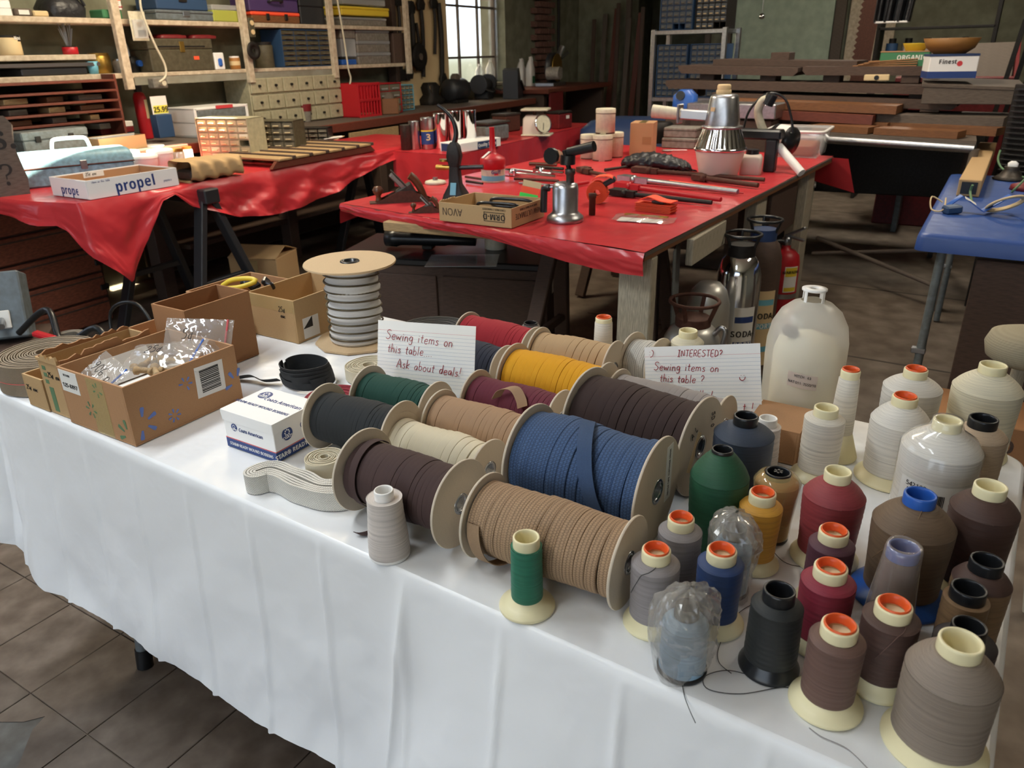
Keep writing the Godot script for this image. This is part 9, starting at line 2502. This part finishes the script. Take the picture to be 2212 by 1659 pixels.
func blue_table() -> void:
	rng.seed = 97
	var t := thing("card_table", "folding table with grey tube legs under the blue cloth", "table", Vector3(0.42, 0, -3.75), 0.0)
	put(t, "tabletop", boxm(Vector3(1.16, 0.03, 1.5), 0.01, at(0, 0.73, 0)), M.wood_old)
	for sx in [-1, 1]:
		for sz in [-1, 1]:
			var lg := put(t, "leg", tubem([Vector3(sx * 0.52, 0.72, sz * 0.68), Vector3(sx * 0.525, 0.004, sz * 0.69)], 0.016, 10), M.grey_paint)
			put(lg, "brace_clip", boxm(Vector3(0.05, 0.02, 0.03), 0.003, at(sx * 0.53, 0.30, sz * 0.69)), M.steel)
	var c := thing("plastic_tablecloth", "dark blue plastic tablecloth on the table with the wire clutter", "tablecloth", Vector3(0.42, 0, -3.75), 0.0)
	put(c, "cloth", loftm([[0.69, 0.606, 0.776, 0.03], [0.735, 0.604, 0.774, 0.03], [0.7475, 0.598, 0.768, 0.03], [0.751, 0.585, 0.755, 0.03]]), M.cloth_blue)
	var dp := thing("plywood_board", "dark plywood panel standing under the blue table", "panel", Vector3(0.48, 0, -3.03), 0.0)
	put(dp, "panel", boxm(Vector3(1.04, 0.5, 0.018), 0.003, at(0.05, 0.42, 0)), M.wood_dark)
	for x in [-0.35, 0.45]:
		put(dp, "foot", boxm(Vector3(0.06, 0.18, 0.05), 0.003, at(x, 0.09, 0)), M.wood_dark)
	var tb := thing("cardboard_box", "flattened brown box with printed letters under the blue table", "box", Vector3(0.22, 0, -2.85), 0.0)
	put(tb, "carton_body", boxm(Vector3(0.5, 0.2, 0.25), 0.003, at(0, 0.101, 0)), M.kraft_dark)
	lettering(tb, "TRO", 0.05, M.wood_dark, at(-0.05, 0.13, 0.1256), true)
	lettering(tb, "TIL", 0.05, M.wood_dark, at(-0.05, 0.06, 0.1256), true)
	# glove stool at the right edge
	var st := thing("knit_stool", "round stool with a worn knitted cover and wooden legs", "stool", Vector3(0.133, 0, -2.1) + Vector3(0.02, 0, 0), 0.0)
	put(st, "cushion", lathem([Vector2(0, 0.64), Vector2(0.06, 0.64), Vector2(0.085, 0.655), Vector2(0.092, 0.685), Vector2(0.083, 0.71), Vector2(0.05, 0.722), Vector2(0, 0.724)], 32), M.glove)
	for k in 3:
		var a := TAU * k / 3 + 2.6
		put(st, "leg", tubem([Vector3(cos(a) * 0.05, 0.65, sin(a) * 0.05), Vector3(cos(a) * 0.17, 0.004, sin(a) * 0.17)], 0.017, 10), M.wood_upright)
	for y in [0.22, 0.4]:
		put(st, "stretcher", tubem([Vector3(cos(2.6) * 0.12, y, sin(2.6) * 0.12), Vector3(cos(2.6 + TAU / 3) * 0.12, y, sin(2.6 + TAU / 3) * 0.12)], 0.01, 8), M.wood_upright)
	var Y := 0.752
	var cd := thing("long_carton", "long dusty cardboard tube box on the blue cloth", "box", Vector3(-0.07, 0.752, -4.941) + Vector3(0.0, 0.0, 0.0), 0.0)
	var ca := Vector3(-0.075, 0.752, -3.817)
	var cb := Vector3(-0.058, 0.752, -5.356)
	cd.position = (ca + cb) / 2
	cd.rotation.y = atan2(-(cb - ca).x, -(cb - ca).z)
	put(cd, "carton_body", boxm(Vector3(0.085, 0.07, (cb - ca).length()), 0.003, at(0, 0.036, 0)), M.kraft_light)
	put(cd, "open_end", boxm(Vector3(0.06, 0.05, 0.004), 0.0, at(0, 0.036, (cb - ca).length() / 2 + 0.001)), M.black_plastic)
	var wk := thing("wire_bracket", "blue steel bracket wound with cream cable on the blue cloth", "bracket", Vector3(-0.007, 0.752, -3.455), 0.0)
	for k in 4:
		put(wk, "cable_ring", tubem(spiral(0.055 + k * 0.004, 0.055 + k * 0.004, 1.0, 0.0).map(func(p): return Vector3(p.x * 0.9 + 0.07, 0.035 + p.z * 0.45 + p.x * 0.35 + 0.008, p.z * 0.8 + k * 0.006)), 0.0045, 8), M.label_tan)
	put(wk, "bracket", bandm([Vector3(-0.12, 0.02, 0.02), Vector3(-0.08, 0.06, 0.0), Vector3(0.0, 0.012, 0.03), Vector3(0.08, 0.07, -0.02)], Vector3(0.006, 0.0, 0.018), 0.004), M.blue_plastic)
	put(wk, "bracket_label", boxm(Vector3(0.05, 0.002, 0.02), 0.0, rot(Vector3(-0.045, 0.044, 0.014), 0.3, 0.3, -0.55)), M.label_white)
	put(wk, "loose_cord", tubem(curve([Vector3(-0.14, 0.03, 0.0), Vector3(-0.18, 0.05, 0.01), Vector3(-0.17, 0.01, 0.06), Vector3(-0.13, 0.012, 0.07), Vector3(-0.13, 0.05, 0.02)], 24), 0.003, 6), M.label_tan)
	put(wk, "clamp_foot", boxm(Vector3(0.06, 0.03, 0.05), 0.006, rot(Vector3(-0.1, 0.016, 0.06), 0, 0.5, 0.1)), M.blue_dark)
	for p in [["green insulated wire curling over the blue cloth edge", [Vector3(0.009, 0.86, -4.618), Vector3(0.008, 0.82, -4.579), Vector3(0.036, 0.79, -4.475), Vector3(0.098, 0.77, -4.407), Vector3(0.153, 0.77, -4.353)]], ["short green wires sticking up before the long carton", [Vector3(-0.052, 0.757, -3.676), Vector3(-0.066, 0.78, -3.765), Vector3(-0.063, 0.81, -3.756)]], ["twisted green wires at the right of the cable ring", [Vector3(0.085, 0.76, -3.967), Vector3(0.105, 0.79, -3.972), Vector3(0.137, 0.8, -4.201)]]]:
		var g := thing("green_wire", p[0], "wire")
		put(g, "wire", tubem(curve(p[1], 20), 0.005, 6), M.print_green)
	var br := thing("lamp_base", "tarnished brass lamp base behind the cable ring", "lamp part", Vector3(0.073, 0.752, -4.402), 0.0)
	put(br, "base", lathem([Vector2(0, 0), Vector2(0.07, 0), Vector2(0.075, 0.006), Vector2(0.05, 0.02), Vector2(0.03, 0.05), Vector2(0.034, 0.06), Vector2(0, 0.062)], 24), M.iron)
	put(br, "paper_wad", loftm([[0.06, 0.02, 0.016, 0.008], [0.075, 0.022, 0.018, 0.008], [0.085, 0.01, 0.008, 0.004]]), M.white_card)
	var rb := thing("red_bowl", "dark red enamel lid at the right edge of the blue table", "lid", Vector3(0.138, 0.752, -4.111), 0.0)
	put(rb, "lid", lathem([Vector2(0, 0.03), Vector2(0.03, 0.03), Vector2(0.06, 0.02), Vector2(0.065, 0.0), Vector2(0.06, 0.0), Vector2(0, 0.02)], 24), M.red_dark)
	var ct := thing("steel_cart", "small steel caster cart behind the blue table leg", "cart", Vector3(-0.271, 0, -5.875) + Vector3(0.0, 0, -0.1), 0.1)
	put(ct, "frame_bar", boxm(Vector3(0.05, 0.03, 0.5), 0.003, at(0, 0.2, 0)), M.dark_iron)
	put(ct, "post", boxm(Vector3(0.03, 0.3, 0.03), 0.003, at(0, 0.2, 0.1)), M.dark_iron)
	put(ct, "caster", cylm(0.045, 0.03, 20, along(Vector3(-0.015, 0.046, 0.1), Vector3(1, 0.046, 0.1))), M.rubber)
	put(ct, "fork", boxm(Vector3(0.05, 0.08, 0.03), 0.003, at(0, 0.1, 0.1)), M.dark_iron)
